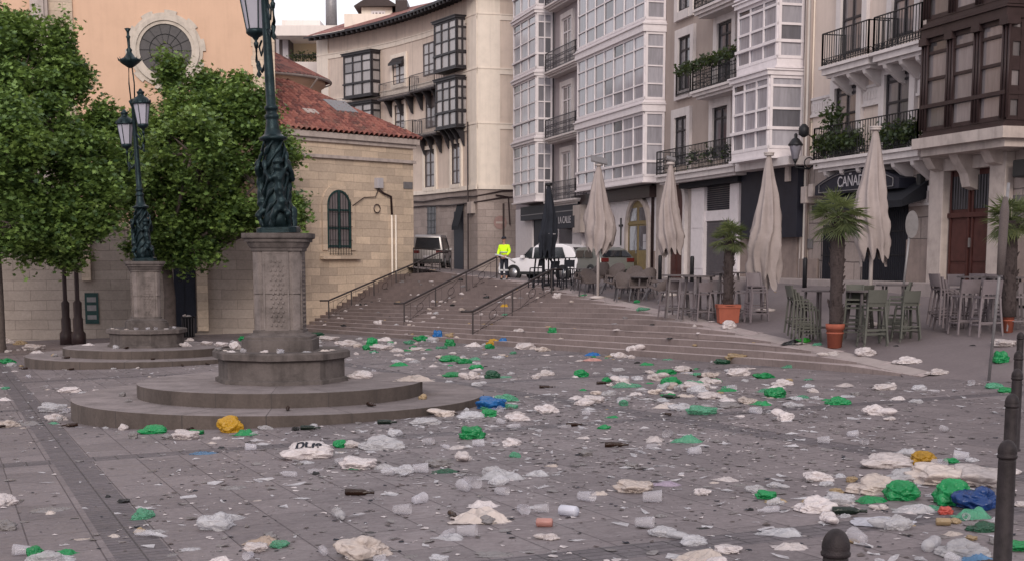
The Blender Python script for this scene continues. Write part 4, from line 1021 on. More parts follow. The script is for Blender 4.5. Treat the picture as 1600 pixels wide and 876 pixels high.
# tiled hip roof with real ridges of tiles
def tiled(par, p0, e, sl, L, H, clipf, name='roof'):
    """p0 eave corner, e along the eave, sl up the slope (unit), barrel tiles"""
    nu, nv = int(L / .085), int(H / .30) + 1; nrm = e.cross(sl).normalized()
    if nrm.z < 0: nrm = -nrm
    vs = []; fs = []; idx = {}
    for j in range(nv + 1):
        for side in (0, 1):
            vv = j * .30 + (0 if side == 0 else .285)
            for i in range(nu + 1):
                u = i * .085; wv_ = abs(math.sin(math.pi * u / .34)) ** .7; h_ = .17 * wv_ + .03 * (1 - (vv % .30) / .30 if side else 1) + random.uniform(-.004, .004)
                idx[(i, j * 2 + side)] = len(vs); vs.append(p0 + e * u + sl * vv + nrm * h_)
    for j in range(2 * nv + 1):
        for i in range(nu):
            if clipf((i + .5) * .085, j * .15 + .07): fs.append((idx[(i, j)], idx[(i + 1, j)], idx[(i + 1, j + 1)], idx[(i, j + 1)]))
    m = MB(); m.add(vs, fs, False); return m.build(name, M['tile'], par)
e = -FA.e; inward = -FA.n; half = 5.0; rise = 2.95; sl = (inward * half + zz * rise).normalized(); SH = math.hypot(half, rise)
p0 = FA.P(WL + 1.5, .35, zev - .04); Lr = WL + 1.5 + .35
tiled(ch, p0, e, sl, Lr, SH, lambda u, s: (Lr - u) > s * half / SH and s < SH and u > 1.5 - .0 * s, 'chapel_roof')
p0 = FA.P(-.35, .35, zev - .04); sl2 = (FA.e * half + zz * rise).normalized()
tiled(ch, p0, inward, sl2, 10, SH, lambda u, s: u > s * half / SH and 10 - u > s * half / SH and s < SH, 'chapel_roof')
m = MB(); m.tube([FA.P(-.35, .35, zev + .03), FA.P(-.35 + half, .35 - half, zev + rise + .06)], .11, 6); m.build('roof_ridge', M['tile'], ch)
m = MB(); cc = FA.P(7.0, -1.6, 0); q = FA.uz(518, 178, -1.5)
kk = .42; a = p0 + FA.e * 6 ; u_, z_ = FA.uz(521, 180, 0)
base = FA.P(FA.u(521, 180, -1.9), .35, zev) + inward * 2.0 + zz * 2.0 * rise / half; m.obox(base + sl.cross(e).normalized() * -.0 + zz * .12, e * 1.5, sl * 1.3, zz * .06); m.build('skylight', M['signgrey'], ch)
base = FA.P(FA.u(473, 182, -1.5), .35, zev) + inward * 1.5 + zz * 1.5 * rise / half; m = MB(); m.obox(base + zz * .12, e * .8, sl * .45, zz * .05); m.build('skylight', M['cstone'], ch)
# arched window with grille
ua0, ua1 = FA.u(547, 345, .02), FA.u(510, 345, .02); z0, z1 = FA.z(528, 388, .02), FA.z(528, 297, .02); Wd = ua1 - ua0
m = MB(); m.prism(arch_prof(Wd, z1 - z0, Wd / 2, 12), FA.e, zz, FA.P(ua0, .003, z0), FA.n * .03); wo_ = m.build('arched_window', M['glassN'], ch)
m = MB(); inn, out = arch_ring(Wd, z1 - z0, Wd / 2, -.1, 14); ringmesh(m, out, inn, FA.e, zz, FA.P(ua0, .03, z0), FA.n * .07); FA.box(m, (ua0 + ua1) / 2 - .06, (ua0 + ua1) / 2 + .06, .034, .1, z0, z1 - .1)
for q in (.02, .33, .64): FA.box(m, ua0 + .02, ua1 - .02, .034, .095, z0 + (z1 - z0) * q, z0 + (z1 - z0) * q + .09)
m.build('frame', M['green'], wo_)
m = MB()
for k in range(9): u = ua0 + Wd * (k + .5) / 9; m.tube([FA.P(u, .2, z0 - .35), FA.P(u, .2, z1 - Wd / 2 + math.sqrt(max(0, (Wd / 2) ** 2 - (u - (ua0 + ua1) / 2) ** 2)) - .03)], .013, 4)
for q in (-.3, .4, 1.1, 1.8): m.bar(FA.P(ua0, .2, z0 + q), FA.P(ua1, .2, z0 + q), .025)
m.build('grille', M['iron'], wo_)
m = MB(); inn, out = arch_ring(Wd, z1 - z0 + .1, Wd / 2, .3, 14); ringmesh(m, inn, out, FA.e, zz, FA.P(ua0, .0, z0 - .1), FA.n * .1); FA.box(m, ua0 - .45, ua1 + .45, 0, .3, z0 - .55, z0 - .4); m.build('surround', M['annex'], wo_)
# lamp box, pipes and plaque on the chapel wall
m = MB(); u, z = FA.uz(591, 287, .1); FA.box(m, u - .2, u + .2, 0, .3, z - .25, z + .28); m.build('wall_light', M['letter'], ch, bevel=.02)
m = MB(); ux = FA.u(612, 330, .1); m.tube([FA.P(u, .12, z - .3), FA.P(u - .35, .12, z - .5), FA.P(ux + .05, .12, z - .65), FA.P(ux, .12, z - 1.6)], .06, 6); m.tube([FA.P(ua0 - .1, .12, z - 1.2), FA.P(ua0 - .9, .1, z - .75), FA.P(u + .2, .1, z - .7), FA.P(u, .1, z - .3)], .025, 5)
m.build('cable', M['brownwood'], ch); m = MB(); m.ring(FA.P(u + .1, .1, z - 1.3), FA.e, zz, .22, .03); m.build('cable_coil', M['brownwood'], ch)
m = MB()
for dx in (0, .28): m.tube([FA.P(ux - dx, .1, z - 1.6), FA.P(ux - dx, .1, -3.5)], .055, 6)
m.build('conduit', M['plasterE2'], ch)
sp = thing('street_name_plaque', 'small pale street name plaque near the corner of the stone chapel', 'sign', FA.P(FA.u(637, 290), .0, FA.z(637, 290))); u, z = FA.uz(637, 290); m = MB(); FA.box(m, u - .32, u + .32, 0, .05, z - .18, z + .18); m.build('plate', M['signgrey'], sp)
# apse drum with conical roof
m = MB(); dc = (-15.6, 86, 0); ze = 404; zd0 = (404 - 128) / (2200 / 84); m.lathe([(4.1, -2), (4.1, zd0 - .4), (4.35, zd0 - .25), (4.35, zd0)], 40, dc); m.build('apse_wall', M['peach'], ch)
m = MB()
vs = []; nR = 160; nV = 10
for j in range(nV):
    rr = 4.7 * (1 - j / nV * .97); z = zd0 + (4.7 - rr) * .5
    for k in range(nR * 2): an = 2 * math.pi * k / (nR * 2); h = .07 * abs(math.sin(an * 55)); vs.append((dc[0] + rr * math.cos(an), dc[1] + rr * math.sin(an), z + h))
m.add(vs, [(j * nR * 2 + k, j * nR * 2 + (k + 1) % (nR * 2), (j + 1) * nR * 2 + (k + 1) % (nR * 2), (j + 1) * nR * 2 + k) for j in range(nV - 1) for k in range(nR * 2)]); m.build('apse_roof', M['tile'], ch)
m = MB(); m.lathe([(4.62, zd0 - .12), (4.75, zd0 - .08), (4.75, zd0 + .02)], 40, dc, cap=False); m.tube([(dc[0] + 4.2, dc[1] - 2.2, zd0 - .1), (dc[0] + 3.7, dc[1] - 1.9, zd0 - .7), (dc[0] + 3.7, dc[1] - 1.9, -1)], .06, 5); m.build('gutter', M['cstone'], ch)

# ------------------------------------------------------------ stair rails
def stair_rail(px, smax, label):
    a = Vector(px); t = thing('stair_handrail', label, 'handrail', (a.x, a.y, ground(a.x, a.y)), group='iron handrails on the stairs')
    H = .92; n_ = max(2, int(round(smax / 1.25))); P_ = []
    for i in range(n_ + 1):
        p = a + W2 * (smax * i / n_); P_.append(Vector((p.x, p.y, ground(p.x, p.y))))
    z0, z1 = P_[0].z, P_[-1].z
    for i, p in enumerate(P_): 
        lin = z0 + (z1 - z0) * i / n_; p.z = min(p.z, lin + .15)
    lin = [z0 + (z1 - z0) * i / n_ for i in range(n_ + 1)]
    top = [Vector((p.x, p.y, l + H)) for p, l in zip(P_, lin)]
    w3 = Vector((W2.x, W2.y, 0))
    m = MB(); m.tube([top[0] - w3 * .45] + top + [top[-1] + w3 * .45], .042, 8); m.build('handrail', M['rail'], t)
    for p, q in zip(P_, top):
        m = MB(); m.bar((p.x, p.y, min(p.z, q.z - H) - .15), q, .06); m.build('post', M['rail'], t)
    m = MB()
    for i in range(n_):
        a_, b_ = top[i], top[i + 1]; low = Vector((0, 0, -H + .14))
        m.bar(a_ + low, b_ + low, .018); m.bar(a_ + Vector((0, 0, -.12)), b_ + Vector((0, 0, -.12)), .018)
        c_ = (a_ + b_) / 2 + Vector((0, 0, -.48)); e_ = (b_ - a_).normalized()
        m.ring(c_, e_, zz, .16, .011, 12)
        for f_ in (.2, .8): q = a_.lerp(b_, f_); m.bar(q + low, q + Vector((0, 0, -.12)), .016)
        m.bar(a_.lerp(b_, .2) + low, c_ - zz * .12, .014); m.bar(a_.lerp(b_, .8) + Vector((0, 0, -.12)), c_ + zz * .12, .014)
    m.build('infill', M['rail'], t)
stair_rail((-9.1, 69.6), 5.9, 'brown iron handrail climbing the stairs along the chapel wall')
stair_rail((-4.5, 58.5), 4.2, 'brown iron handrail in the middle of the stairs, ending by the street cleaner')
stair_rail((-1.4, 50), 3.1, 'brown iron handrail climbing nearest the square, ending at the black bar tables')
a = at(646, 410, 74); b = at(705, 410, 73); t = thing('guard_rail', 'dark brown guard rail across the top landing in front of the grey van', 'railing', (a.x, a.y, -.78))
m = MB(); za_, zb_ = at(646, 388, 74).z, at(705, 393, 73).z
m.tube([(a.x, a.y, za_), (b.x, b.y, zb_)], .035, 6); m.bar((a.x, a.y, za_ - .75), (b.x, b.y, zb_ - .75), .03)
for i in range(15): q = Vector((a.x, a.y, za_)).lerp(Vector((b.x, b.y, zb_)), i / 14); m.bar(q, q - zz * (1.0 if i % 7 == 0 else .75), .045 if i % 7 == 0 else .018)
m.build('rails', M['rail'], t)

# ------------------------------------------------------------ trees
def tree(label, base, trunk_h, r0, blobs, nleaf, seed, size=.27, extra=()):
    rnd = random.Random(seed); t = thing('plane_tree', label, 'tree', base)
    bx, by, bz = base; top = Vector((bx + rnd.uniform(-.2, .2), by, bz + trunk_h))
    m = MB(); m.tube([(bx, by, bz - .3), (bx, by, bz + .3), (bx + .05, by, bz + trunk_h * .5), top], [r0 * 1.35, r0, r0 * .85, r0 * .75], 12)
    m.build('trunk', M['bark'], t)
    m = MB(); cl = []
    for (cx, cy, cz, rr) in blobs:
        c = Vector((cx, cy, cz)); mid = top.lerp(c, .5) + Vector((rnd.uniform(-.5, .5), rnd.uniform(-.5, .5), -.3)); m.tube([top, mid, c], [r0 * .5, r0 * .3, .05], 7)
        for k in range(int(19 * rr)):
            d = Vector((rnd.gauss(0, 1), rnd.gauss(0, 1), rnd.gauss(0, 1))).normalized(); q = c + d * rr * rnd.choice((.7, .9, 1.0, 1.12, 1.35)) * (1 if d.z > -.3 else .85)
            if k % 3 == 0: m.tube([c.lerp(q, .1), c.lerp(q, .6) + Vector((0, 0, .1)), q], [.05, .03, .012], 4)
            cl.append(q)
    m.build('branch', M['bark'], t)
    rng = np.random.default_rng(seed); cl = np.array([tuple(c) for c in cl] + [tuple(c) for c in extra])
    tw = cl[rng.integers(0, len(cl), nleaf // 9)] + rng.normal(0, .24, (nleaf // 9, 3))
    c = tw[rng.integers(0, len(tw), nleaf)] + rng.normal(0, 1, (nleaf, 3)) * np.array([.17, .17, .12])
    leafmesh('crown', M['leaf'], t, c, size, .9, rng)
def blob(px, py, y, rpx): p = at(px, py, y); return (p.x, p.y, p.z, rpx / (2200 / y))
y2 = 64.0; b2 = pick(265, 521); g2 = plaza(at(265, 521, 64).x, 64); p = at(265, 500, 64)
bl = [blob(300, 300, 64, 62), blob(250, 210, 64, 42), blob(352, 210, 64.5, 50), blob(398, 290, 64, 46), blob(298, 172, 65, 30), blob(220, 280, 63, 46), blob(255, 345, 62.5, 42), blob(350, 345, 63, 40), blob(420, 240, 65, 36), blob(438, 345, 64, 28), blob(300, 240, 61, 50), blob(385, 180, 64.5, 36), blob(268, 128, 65, 13), blob(270, 100, 65, 8), blob(318, 130, 65.5, 14), blob(372, 150, 65.5, 12), blob(375, 132, 65.5, 6), blob(335, 165, 64, 20), blob(225, 215, 66, 40), blob(455, 330, 64, 20), blob(235, 385, 63, 22), blob(300, 390, 63, 26)]
tree('leafy plane tree between the two lamp pedestals, its crown reaching in front of the chapel', (p.x, 64.0, g2), 3.8, .30, bl, 62000, 3, .215)
y1 = 54.0; p = at(-6, 500, 54); g1 = plaza(p.x, 54)
bl = [blob(30, 140, 54, 60), blob(5, 70, 55, 38), blob(0, 60, 55, 18), blob(80, 200, 54, 56), blob(130, 255, 53.5, 46), blob(60, 290, 52.5, 70), blob(20, 350, 52, 48), blob(110, 340, 53, 48), blob(155, 320, 53, 34), blob(150, 215, 55, 32), blob(-60, 200, 53, 90), blob(-80, 300, 54, 80), blob(62, 385, 53, 26), blob(105, 385, 53.5, 24), blob(92, 120, 54.5, 28), blob(10, 225, 51, 60), blob(-30, 60, 54, 60), blob(185, 270, 55, 24), blob(95, 72, 54.5, 13), blob(97, 50, 54.5, 7), blob(115, 135, 55, 18), blob(175, 190, 55, 14), blob(16, 35, 55, 8), blob(-120, 120, 54, 80)]
tree('large plane tree at the left edge of the square, covering the church wall', (p.x, 54.0, g1), 4.2, .32, bl, 84000, 5, .20)

# ------------------------------------------------------------ monumental lamps
LD = Vector((-4.1, 24.8)); gz0 = -2.63
lamp = thing('monumental_street_lamp', 'near monumental cast iron lamp on a tall carved stone pedestal with two round steps', 'street lamp', (LD.x, LD.y, gz0), group='monumental lamps on stone pedestals')
Z = lambda a: a - gz0
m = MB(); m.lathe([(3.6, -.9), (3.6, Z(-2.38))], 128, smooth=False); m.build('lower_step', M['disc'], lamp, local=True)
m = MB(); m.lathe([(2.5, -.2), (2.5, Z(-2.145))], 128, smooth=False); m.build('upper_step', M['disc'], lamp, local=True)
def octo(t, z, r): 
    a = (t % (math.pi / 4)) - math.pi / 8; return math.cos(math.pi / 8) / math.cos(a)
m = MB(); m.lathe([(1.16, Z(-2.15)), (1.16, Z(-2.08)), (1.10, Z(-2.06)), (1.10, Z(-1.76)), (1.13, Z(-1.74)), (1.20, Z(-1.72)), (1.20, Z(-1.62)), (1.17, Z(-1.59)), (.5, Z(-1.60))], 64, rfun=lambda t, z, r: octo(t, z, r) * .8 + .22, smooth=False); m.build('basin', M['basin'], lamp, local=True)
def sq(t, z, r):   # square with chamfered corners
    a = (t % (math.pi / 2)) - math.pi / 4; q = 1 / math.cos(((t + math.pi / 4) % (math.pi / 2)) - math.pi / 4); return min(q, 1.22)
m = MB(); m.lathe([(.62, Z(-1.66)), (.62, Z(-1.40)), (.585, Z(-1.39)), (.585, Z(-1.345)), (.50, Z(-1.32)), (.47, Z(-1.29)), (.44, Z(-1.28)), (.44, Z(-1.24)), (.40, Z(-1.23))], 64, rfun=sq, smooth=False); m.build('plinth', M['basin'], lamp, local=True)
def sq2(t, z, r):
    q = sq(t, z, r); a = ((t + math.pi / 4) % (math.pi / 2)) - math.pi / 4; return q * (1 - .05 * (abs(abs(math.tan(a)) - .62) < .06))
m = MB(); m.lathe([(.405, Z(-1.30)), (.40, Z(-.62)), (.39, Z(-.62)), (.39, Z(-.60)), (.41, Z(-.60)), (.42, Z(.16)), (.43, Z(.18))], 128, rfun=sq2, smooth=False); m.build('shaft', M['shaft'], lamp, local=True)
m = MB()   # carved lattice on each face
for f_ in range(4):
    an = f_ * math.pi / 2; e_ = Vector((-math.sin(an), math.cos(an), 0)); n3 = Vector((math.cos(an), math.sin(an), 0))
    for i in range(3):
        for j in range(15):
            c_ = n3 * .408 + e_ * ((i - 1) * .085 + (.04 if j % 2 else 0)) + Vector((0, 0, Z(-1.14) + j * .078)); s_ = .034
            m.obox(c_ - e_ * s_ / 2 - zz * s_ / 2, e_ * s_, zz * s_, n3 * .03)
    for x in (-.20, .22): m.obox(n3 * .40 + e_ * (x - .02) + Vector((0, 0, Z(-1.22))), e_ * .03, zz * 1.32, n3 * .025)
    for z_ in (-1.24, .08): m.obox(n3 * .40 + e_ * (-.2) + Vector((0, 0, Z(z_))), e_ * .42, zz * .03, n3 * .024)
m.build('carved_lattice', M['shaft'], lamp, local=True)
m = MB(); m.lathe([(.42, Z(.12)), (.445, Z(.13)), (.445, Z(.17)), (.465, Z(.19)), (.50, Z(.26)), (.50, Z(.28)), (.54, Z(.285)), (.54, Z(.33)), (.58, Z(.35)), (.585, Z(.37)), (.585, Z(.435)), (.3, Z(.44))], 64, rfun=sq, smooth=False); m.build('capital', M['basin'], lamp, local=True)
ir = MB(); z0 = Z(.44)
ir.lathe([(.35, z0), (.35, z0 + .09), (.30, z0 + .11)], 64, rfun=sq, smooth=False)
ir.lathe([(.27, z0 + .1), (.24, z0 + .3), (.19, z0 + .5), (.18, z0 + 1.0), (.15, z0 + 1.5), (.16, z0 + 1.58), (.23, z0 + 1.60), (.25, z0 + 1.62), (.25, z0 + 1.65), (.19, z0 + 1.67), (.15, z0 + 1.71), (.12, z0 + 1.82), (.105, z0 + 1.94), (.10, z0 + 1.95), (.125, z0 + 1.98), (.125, z0 + 2.03), (.095, z0 + 2.05), (.095, z0 + 2.11), (.12, z0 + 2.13), (.12, z0 + 2.17), (.085, z0 + 2.2), (.085, z0 + 2.6), (.075, z0 + 3.3), (.06, z0 + 4.6), (.10, z0 + 4.7), (.13, z0 + 4.78), (.05, z0 + 4.84)], 20)
ir.build('iron_post', M['bronze'], lamp, local=True)
# cherub figures and foliage wound round the post
def blobby(name, chains, mat, par, seed=0, amp=.03, voxel=.02):
    mb = MB()
    for pts, rr in chains: mb.tube(pts, rr, 8)
    o = mb.build(name, mat, par, local=True)
    md = o.modifiers.new('r', 'REMESH'); md.mode = 'VOXEL'; md.voxel_size = voxel; md.use_smooth_shade = True
    ms = o.modifiers.new('s', 'SMOOTH'); ms.iterations = 3; ms.factor = .6
    dg = bpy.context.evaluated_depsgraph_get(); me = D.meshes.new_from_object(o.evaluated_get(dg)); o.modifiers.clear(); old = o.data; o.data = me
    for v in me.vertices: v.co += v.normal * noise.noise(v.co * 9 + Vector((seed, 0, 0))) * amp
    return o
for f_ in range(3):
    an = f_ * 2 * math.pi / 3 - 1.2; ca, sa = math.cos(an), math.sin(an)
    def q(r_, da, z): r_ *= .88; return (r_ * math.cos(an + da), r_ * math.sin(an + da), z0 + z)
    chains = [([q(.25, .15, .35), q(.30, .1, .55), q(.31, 0, .75), q(.30, -.05, .95), q(.29, -.05, 1.05)], [.07, .10, .09, .10, .05]),
              ([q(.29, -.05, 1.05), q(.32, -.02, 1.12), q(.33, 0, 1.2), q(.31, 0, 1.28)], [.05, .085, .095, .05]),
              ([q(.30, -.15, .98), q(.34, -.5, .92), q(.31, -.85, 1.05), q(.22, -1.1, 1.25)], [.06, .055, .05, .06]),
              ([q(.31, .1, .98), q(.36, .5, 1.12), q(.27, .9, 1.4)], [.05, .042, .035]),
              ([q(.26, .2, .45), q(.38, .35, .32), q(.30, .6, .1)], [.085, .06, .05]),
              ([q(.27, -.1, .45), q(.34, -.35, .38), q(.32, -.55, .18), q(.28, -.6, .06)], [.095, .075, .06, .06])]
    blobby('cherub_figure', chains, M['bronze'], lamp, f_)
vine = MB()
for s_ in (0, 1.05, 2.1, 3.1, 4.2, 5.2):
    pts = [((.22 - .04 * k / 18) * math.cos(s_ + k * .33), (.22 - .04 * k / 18) * math.sin(s_ + k * .33), z0 + .15 + k * .08) for k in range(19)]; vine.tube(pts, [.022 + .03 * (k % 3 == 1) for k in range(19)], 6)
vine.build('garland', M['bronze'], lamp, local=True)
def lantern(cx, cy, zb_, nm='lantern'):
    m = MB(); m.lathe([(.15, .0), (.235, .58)], 6, (cx, cy, zb_ + .12), smooth=False); g_ = m.build(nm, M['lampglass'], lamp, local=True)
    m = MB()
    for k in range(6):
        a = math.pi / 3 * k; m.bar((cx + .152 * math.cos(a), cy + .152 * math.sin(a), zb_ + .12), (cx + .24 * math.cos(a), cy + .24 * math.sin(a), zb_ + .7), .022)
    m.lathe([(.03, -.2), (.045, -.12), (.02, -.08), (.06, -.02), (.13, .02), (.165, .06), (.165, .12)], 12, (cx, cy, zb_))
    m.lathe([(.27, .70), (.285, .73), (.26, .77), (.24, .82), (.2, .88), (.11, .93), (.09, .98), (.11, 1.02), (.12, 1.06), (.07, 1.08), (.03, 1.15)], 18, (cx, cy, zb_))
    for k in range(12): a = math.pi / 6 * k; m.tube([(cx + .27 * math.cos(a), cy + .27 * math.sin(a), zb_ + .74), (cx + .285 * math.cos(a), cy + .285 * math.sin(a), zb_ + .83)], [.02, .006], 4)
    m.build('lantern_frame', M['bronze'], g_, local=True)
    m = MB(); hx, hy = cx * .2, cy * .2
    m.tube([(hx, hy, zb_ - .5), (hx + (cx - hx) * .5, hy + (cy - hy) * .5, zb_ - .62), (cx * 1.05, cy * 1.05, zb_ - .42), (cx, cy, zb_ - .15)], [.035, .03, .028, .03], 6)
    m.tube([(hx, hy, zb_ - .15), (cx * .6, cy * .6, zb_ - .35), (cx * .75, cy * .75, zb_ - .2), (cx * .5, cy * .5, zb_ - .1)], .02, 5)
    m.lathe([(.0, -.72), (.05, -.66), (.02, -.6), (.045, -.5), (.02, -.42)], 8, (cx * .9, cy * .9, zb_)); m.build('scroll_arm', M['bronze'], g_, local=True)
lantern(-.25, .32, z0 + 3.42); lantern(.20, -.42, z0 + 3.95)
m = MB(); zt = z0 + 4.8
for s_ in (-.055, .055): m.tube([(s_, 0, zt), (s_ * 1.4, 0, zt + .5), (s_ * .8, 0, zt + 1.05)], .022, 6)
m.lathe([(.05, .95), (.13, 1.0), (.27, 1.1), (.33, 1.17), (.31, 1.2), (.16, 1.27), (.09, 1.38), (.07, 1.42), (.09, 1.48), (.04, 1.55), (.045, 1.8), (.07, 1.86), (.04, 1.9), (.04, 2.0), (.10, 2.1), (.02, 2.12)], 18, (0, 0, zt))
for k in range(12): a = math.pi / 6 * k; m.tube([(.32 * math.cos(a), .32 * math.sin(a), zt + 1.16), (.36 * math.cos(a), .36 * math.sin(a), zt + 1.26)], [.02, .005], 4)
m.build('finial', M['bronze'], lamp, local=True)
for o_ in list(D.objects):
    if o_.parent == lamp and o_.name.split('.')[0] in ('iron_post', 'cherub_figure', 'garland', 'lantern', 'finial'):
        o_.rotation_euler = (0, -R(2.2), 0); o_.location = (z0 * math.sin(R(2.2)), 0, z0 * (1 - math.cos(R(2.2))))
l2 = dup(lamp, (-11.25, 43.1, -3.15), .35, 'farther monumental cast iron lamp on a stone pedestal, standing among the trees', 'monumental lamps on stone pedestals')
# slim posts by the left tree
for i, (x, yb_, lab) in enumerate(((104, 526, 'left one of the two slim dark posts under the left tree'), (123, 528, 'right one of the two slim dark posts under the left tree'))):
    p = at(x, yb_, 60.5 - i * 1.2); p.z = plaza(p.x, p.y); s_ = 1
    if i == 0:
        sl_ = thing('slim_lamp_post', lab, 'lamp post', p, group='slim dark posts under the trees'); m = MB()
        m.lathe([(.28, -.1), (.28, .5), (.2, .6), (.2, 1.1), (.16, 1.2), (.17, 1.8), (.09, 1.9), (.085, 5.6), (.12, 5.65), (.05, 5.8)], 14, rfun=lambda t, z, r: 1 + .06 * math.cos(8 * t)); m.build('post', M['brownwood'], sl_, local=True)
        m = MB(); m.lathe([(.10, 5.75), (.22, 6.25), (.26, 6.27), (.05, 6.6)], 8); m.build('lantern', M['iron'], sl_, local=True)
    else: dup(sl_, p, .4, lab)
# litter bin
p = pick(295, 526); bn = thing('litter_bin', 'dark round litter bin overflowing with rubbish by the church door', 'bin', p)
m = MB(); m.lathe([(.26, 0), (.30, .9), (.33, .92), (.33, .97), (.28, .97), (.26, .85)], 20); m.build('barrel', M['iron'], bn, local=True)
m = MB()
for k in range(14): a = 2 * math.pi * k / 14; m.bar((.285 * math.cos(a), .285 * math.sin(a), .05), (.315 * math.cos(a), .315 * math.sin(a), .9), .02)
m.build('slats', M['greyiron'], bn, local=True)
# ------------------------------------------------------------ terrace furniture
def stool_proto(mat, name='bar_stool'):
    t = thing(name, 'x', 'bar stool', (0, 0, -50))
    m = MB(); m.box(-.19, .19, -.18, .19, .72, .745); m.box(-.17, .17, -.16, .17, .745, .76); m.build('seat', M[mat], t, local=True, bevel=.008)
    m = MB(); vs = []; n_ = 6
    for j in range(3):
        for i in range(n_ + 1):
            x = -.19 + .38 * i / n_; y = -.19 - .05 * math.cos(x / .19 * 1.3) - .03 * j; vs.append((x, y, .80 + j * .13))
    vs += [(x, y + .018, z) for x, y, z in vs]; k = n_ + 1; h = 3 * k; fs = []
    for j in range(2):
        for i in range(n_): a = j * k + i; fs += [(a, a + 1, a + k + 1, a + k), (h + a, h + a + k, h + a + k + 1, h + a + 1)]
    for i in range(n_): fs += [(i, h + i, h + i + 1, i + 1), (2 * k + i, 2 * k + i + 1, h + 2 * k + i + 1, h + 2 * k + i)]
    for j in range(2): fs += [(j * k, j * k + k, h + j * k + k, h + j * k), (j * k + n_, h + j * k + n_, h + j * k + k + n_, j * k + k + n_)]
    m.add(vs, fs); m.build('backrest', M[mat], t, local=True)
    for sx in (-1, 1):
        for sy in (-1, 1):
            m = MB(); m.bar((sx * .235, sy * .225, 0), (sx * .175, sy * .17, .73), .034, .034)
            if sy < 0: m.bar((sx * .175, -.17, .72), (sx * .18, -.235, 1.06), .03)
            m.build('leg', M[mat], t, local=True)
    m = MB()
    for z, f_ in ((.22, .223), (.34, .213)):
        m.bar((-f_, -f_, z), (-f_, f_, z), .024); m.bar((f_, -f_, z), (f_, f_, z), .024)
    for z in (.22,): m.bar((-.22, .212, z), (.22, .212, z), .026); m.bar((-.22, -.212, z + .05), (.22, -.212, z + .05), .026)
    m.build('footrest', M[mat], t, local=True); return t
def table_proto(mat, h, r, name, square=False):
    t = thing(name, 'x', 'table', (0, 0, -50)); m = MB()
    if square: m.box(-r, r, -r, r, h - .035, h)
    else: m.lathe([(r, -.035), (r, 0)], 28, (0, 0, h), smooth=False)
    m.build('table_top', M[mat], t, local=True)
    for sx in (-1, 1):
        for sy in (-1, 1): m = MB(); m.bar((sx * r * .72, sy * r * .72, 0), (sx * r * .52, sy * r * .52, h - .035), .045); m.build('leg', M[mat], t, local=True)
    m = MB()
    for s_ in (-1, 1): m.bar((-.68 * r, s_ * .68 * r, .25), (.68 * r, s_ * .68 * r, .25), .025); m.bar((s_ * .68 * r, -.68 * r, .25), (s_ * .68 * r, .68 * r, .25), .025)
    m.build('stretcher', M[mat], t, local=True); return t
def chair_proto(mat, name='terrace_armchair'):
    t = thing(name, 'x', 'chair', (0, 0, -50))
    m = MB(); m.box(-.25, .25, -.24, .26, .40, .46); m.build('seat', M[mat], t, local=True, bevel=.015)
    m = MB(); pts = []
    for k in range(9): a = math.pi + math.pi * k / 8; pts.append((.28 * math.cos(a), -.02 + .25 * math.sin(a)))
    vs = [(x, y, .44) for x, y in pts] + [(x * 1.08, y * 1.12, .62 + .26 * math.sin(math.pi * k / 8)) for k, (x, y) in enumerate(pts)]; n_ = len(pts)
    vs += [(x * .93, y * .93, z) for x, y, z in vs]; fs = []
    for i in range(n_ - 1): fs += [(i, i + 1, n_ + i + 1, n_ + i), (2 * n_ + i, 3 * n_ + i, 3 * n_ + i + 1, 2 * n_ + i + 1), (n_ + i, n_ + i + 1, 3 * n_ + i + 1, 3 * n_ + i)]
    m.add(vs, fs, True); m.build('backrest', M[mat], t, local=True)
    for s_ in (-1, 1): m = MB(); m.bar((s_ * .29, 0, .64), (s_ * .28, .24, .62), .04, .03); m.bar((s_ * .28, .23, .62), (s_ * .26, .23, .44), .03); m.build('armrest', M[mat], t, local=True)
    for sx in (-1, 1):
        for sy in (-1, 1): m = MB(); m.bar((sx * .27, sy * .25, 0), (sx * .22, sy * .2, .41), .035); m.build('leg', M['greyiron'], t, local=True)
    return t
SG = stool_proto('resing'); ST = stool_proto('resin'); SK = stool_proto('awning')
used = set()
def put(proto, x, y, z, rz, label, group, tilt=(0, 0), sc_=1.0):
    o = proto if proto.name not in used else dup(proto, (0, 0, 0)); used.add(proto.name) if o is proto else None
    o.location = (x, y, z); o.rotation_euler = (tilt[0], tilt[1], rz); o['label'] = label; o['group'] = group; o.scale = (sc_,) * 3; return o
nth = ['lowest', 'second', 'third', 'topmost']
def stack(proto, px, py, n_, rz, desc, group, dirn=(0, .07), dz=.085, sc_=1.0):
    p = pick(px, py)
    for i in range(n_):
        c_, s_ = math.cos(rz), math.sin(rz); dx, dy = dirn[0] * i, dirn[1] * i
        lab = (nth[i if n_ == 4 or i < n_ - 1 else 3] + ' bar stool in ' + desc) if n_ > 1 else desc
        put(proto, p.x + dx * c_ - dy * s_, p.y + dx * s_ + dy * c_, p.z + dz * i * sc_, rz, lab, group, sc_=sc_)
G1 = 'grey green stacked bar stools on the terrace'; G2 = 'taupe bar stools on the terrace'
stack(SG, 1262, 535, 4, R(-80), 'the leaning stack left of the round pot', G1, (0, -.085), .075, 1.05)
stack(SG, 1333, 533, 3, R(165), 'the stack directly right of the round pot', G1, (0, -.03), .09, 1.05)
stack(SG, 1362, 541, 2, R(5), 'the stack turned back-first in the middle of the dark group', G1, (0, -.04), .08, 1.12)
stack(SG, 1394, 528, 3, R(75), 'the stack showing a pale seat right of the middle', G1, (0, -.05), .08, 1.05)
stack(SG, 1414, 533, 2, R(10), 'the small stack at the right end of the dark group', G1, (0, -.05), .08, 1.0)
stack(SG, 1340, 520, 2, R(40), 'the stack behind the right side of the terracotta pot', G1, (0, -.05), .08, 1.0)
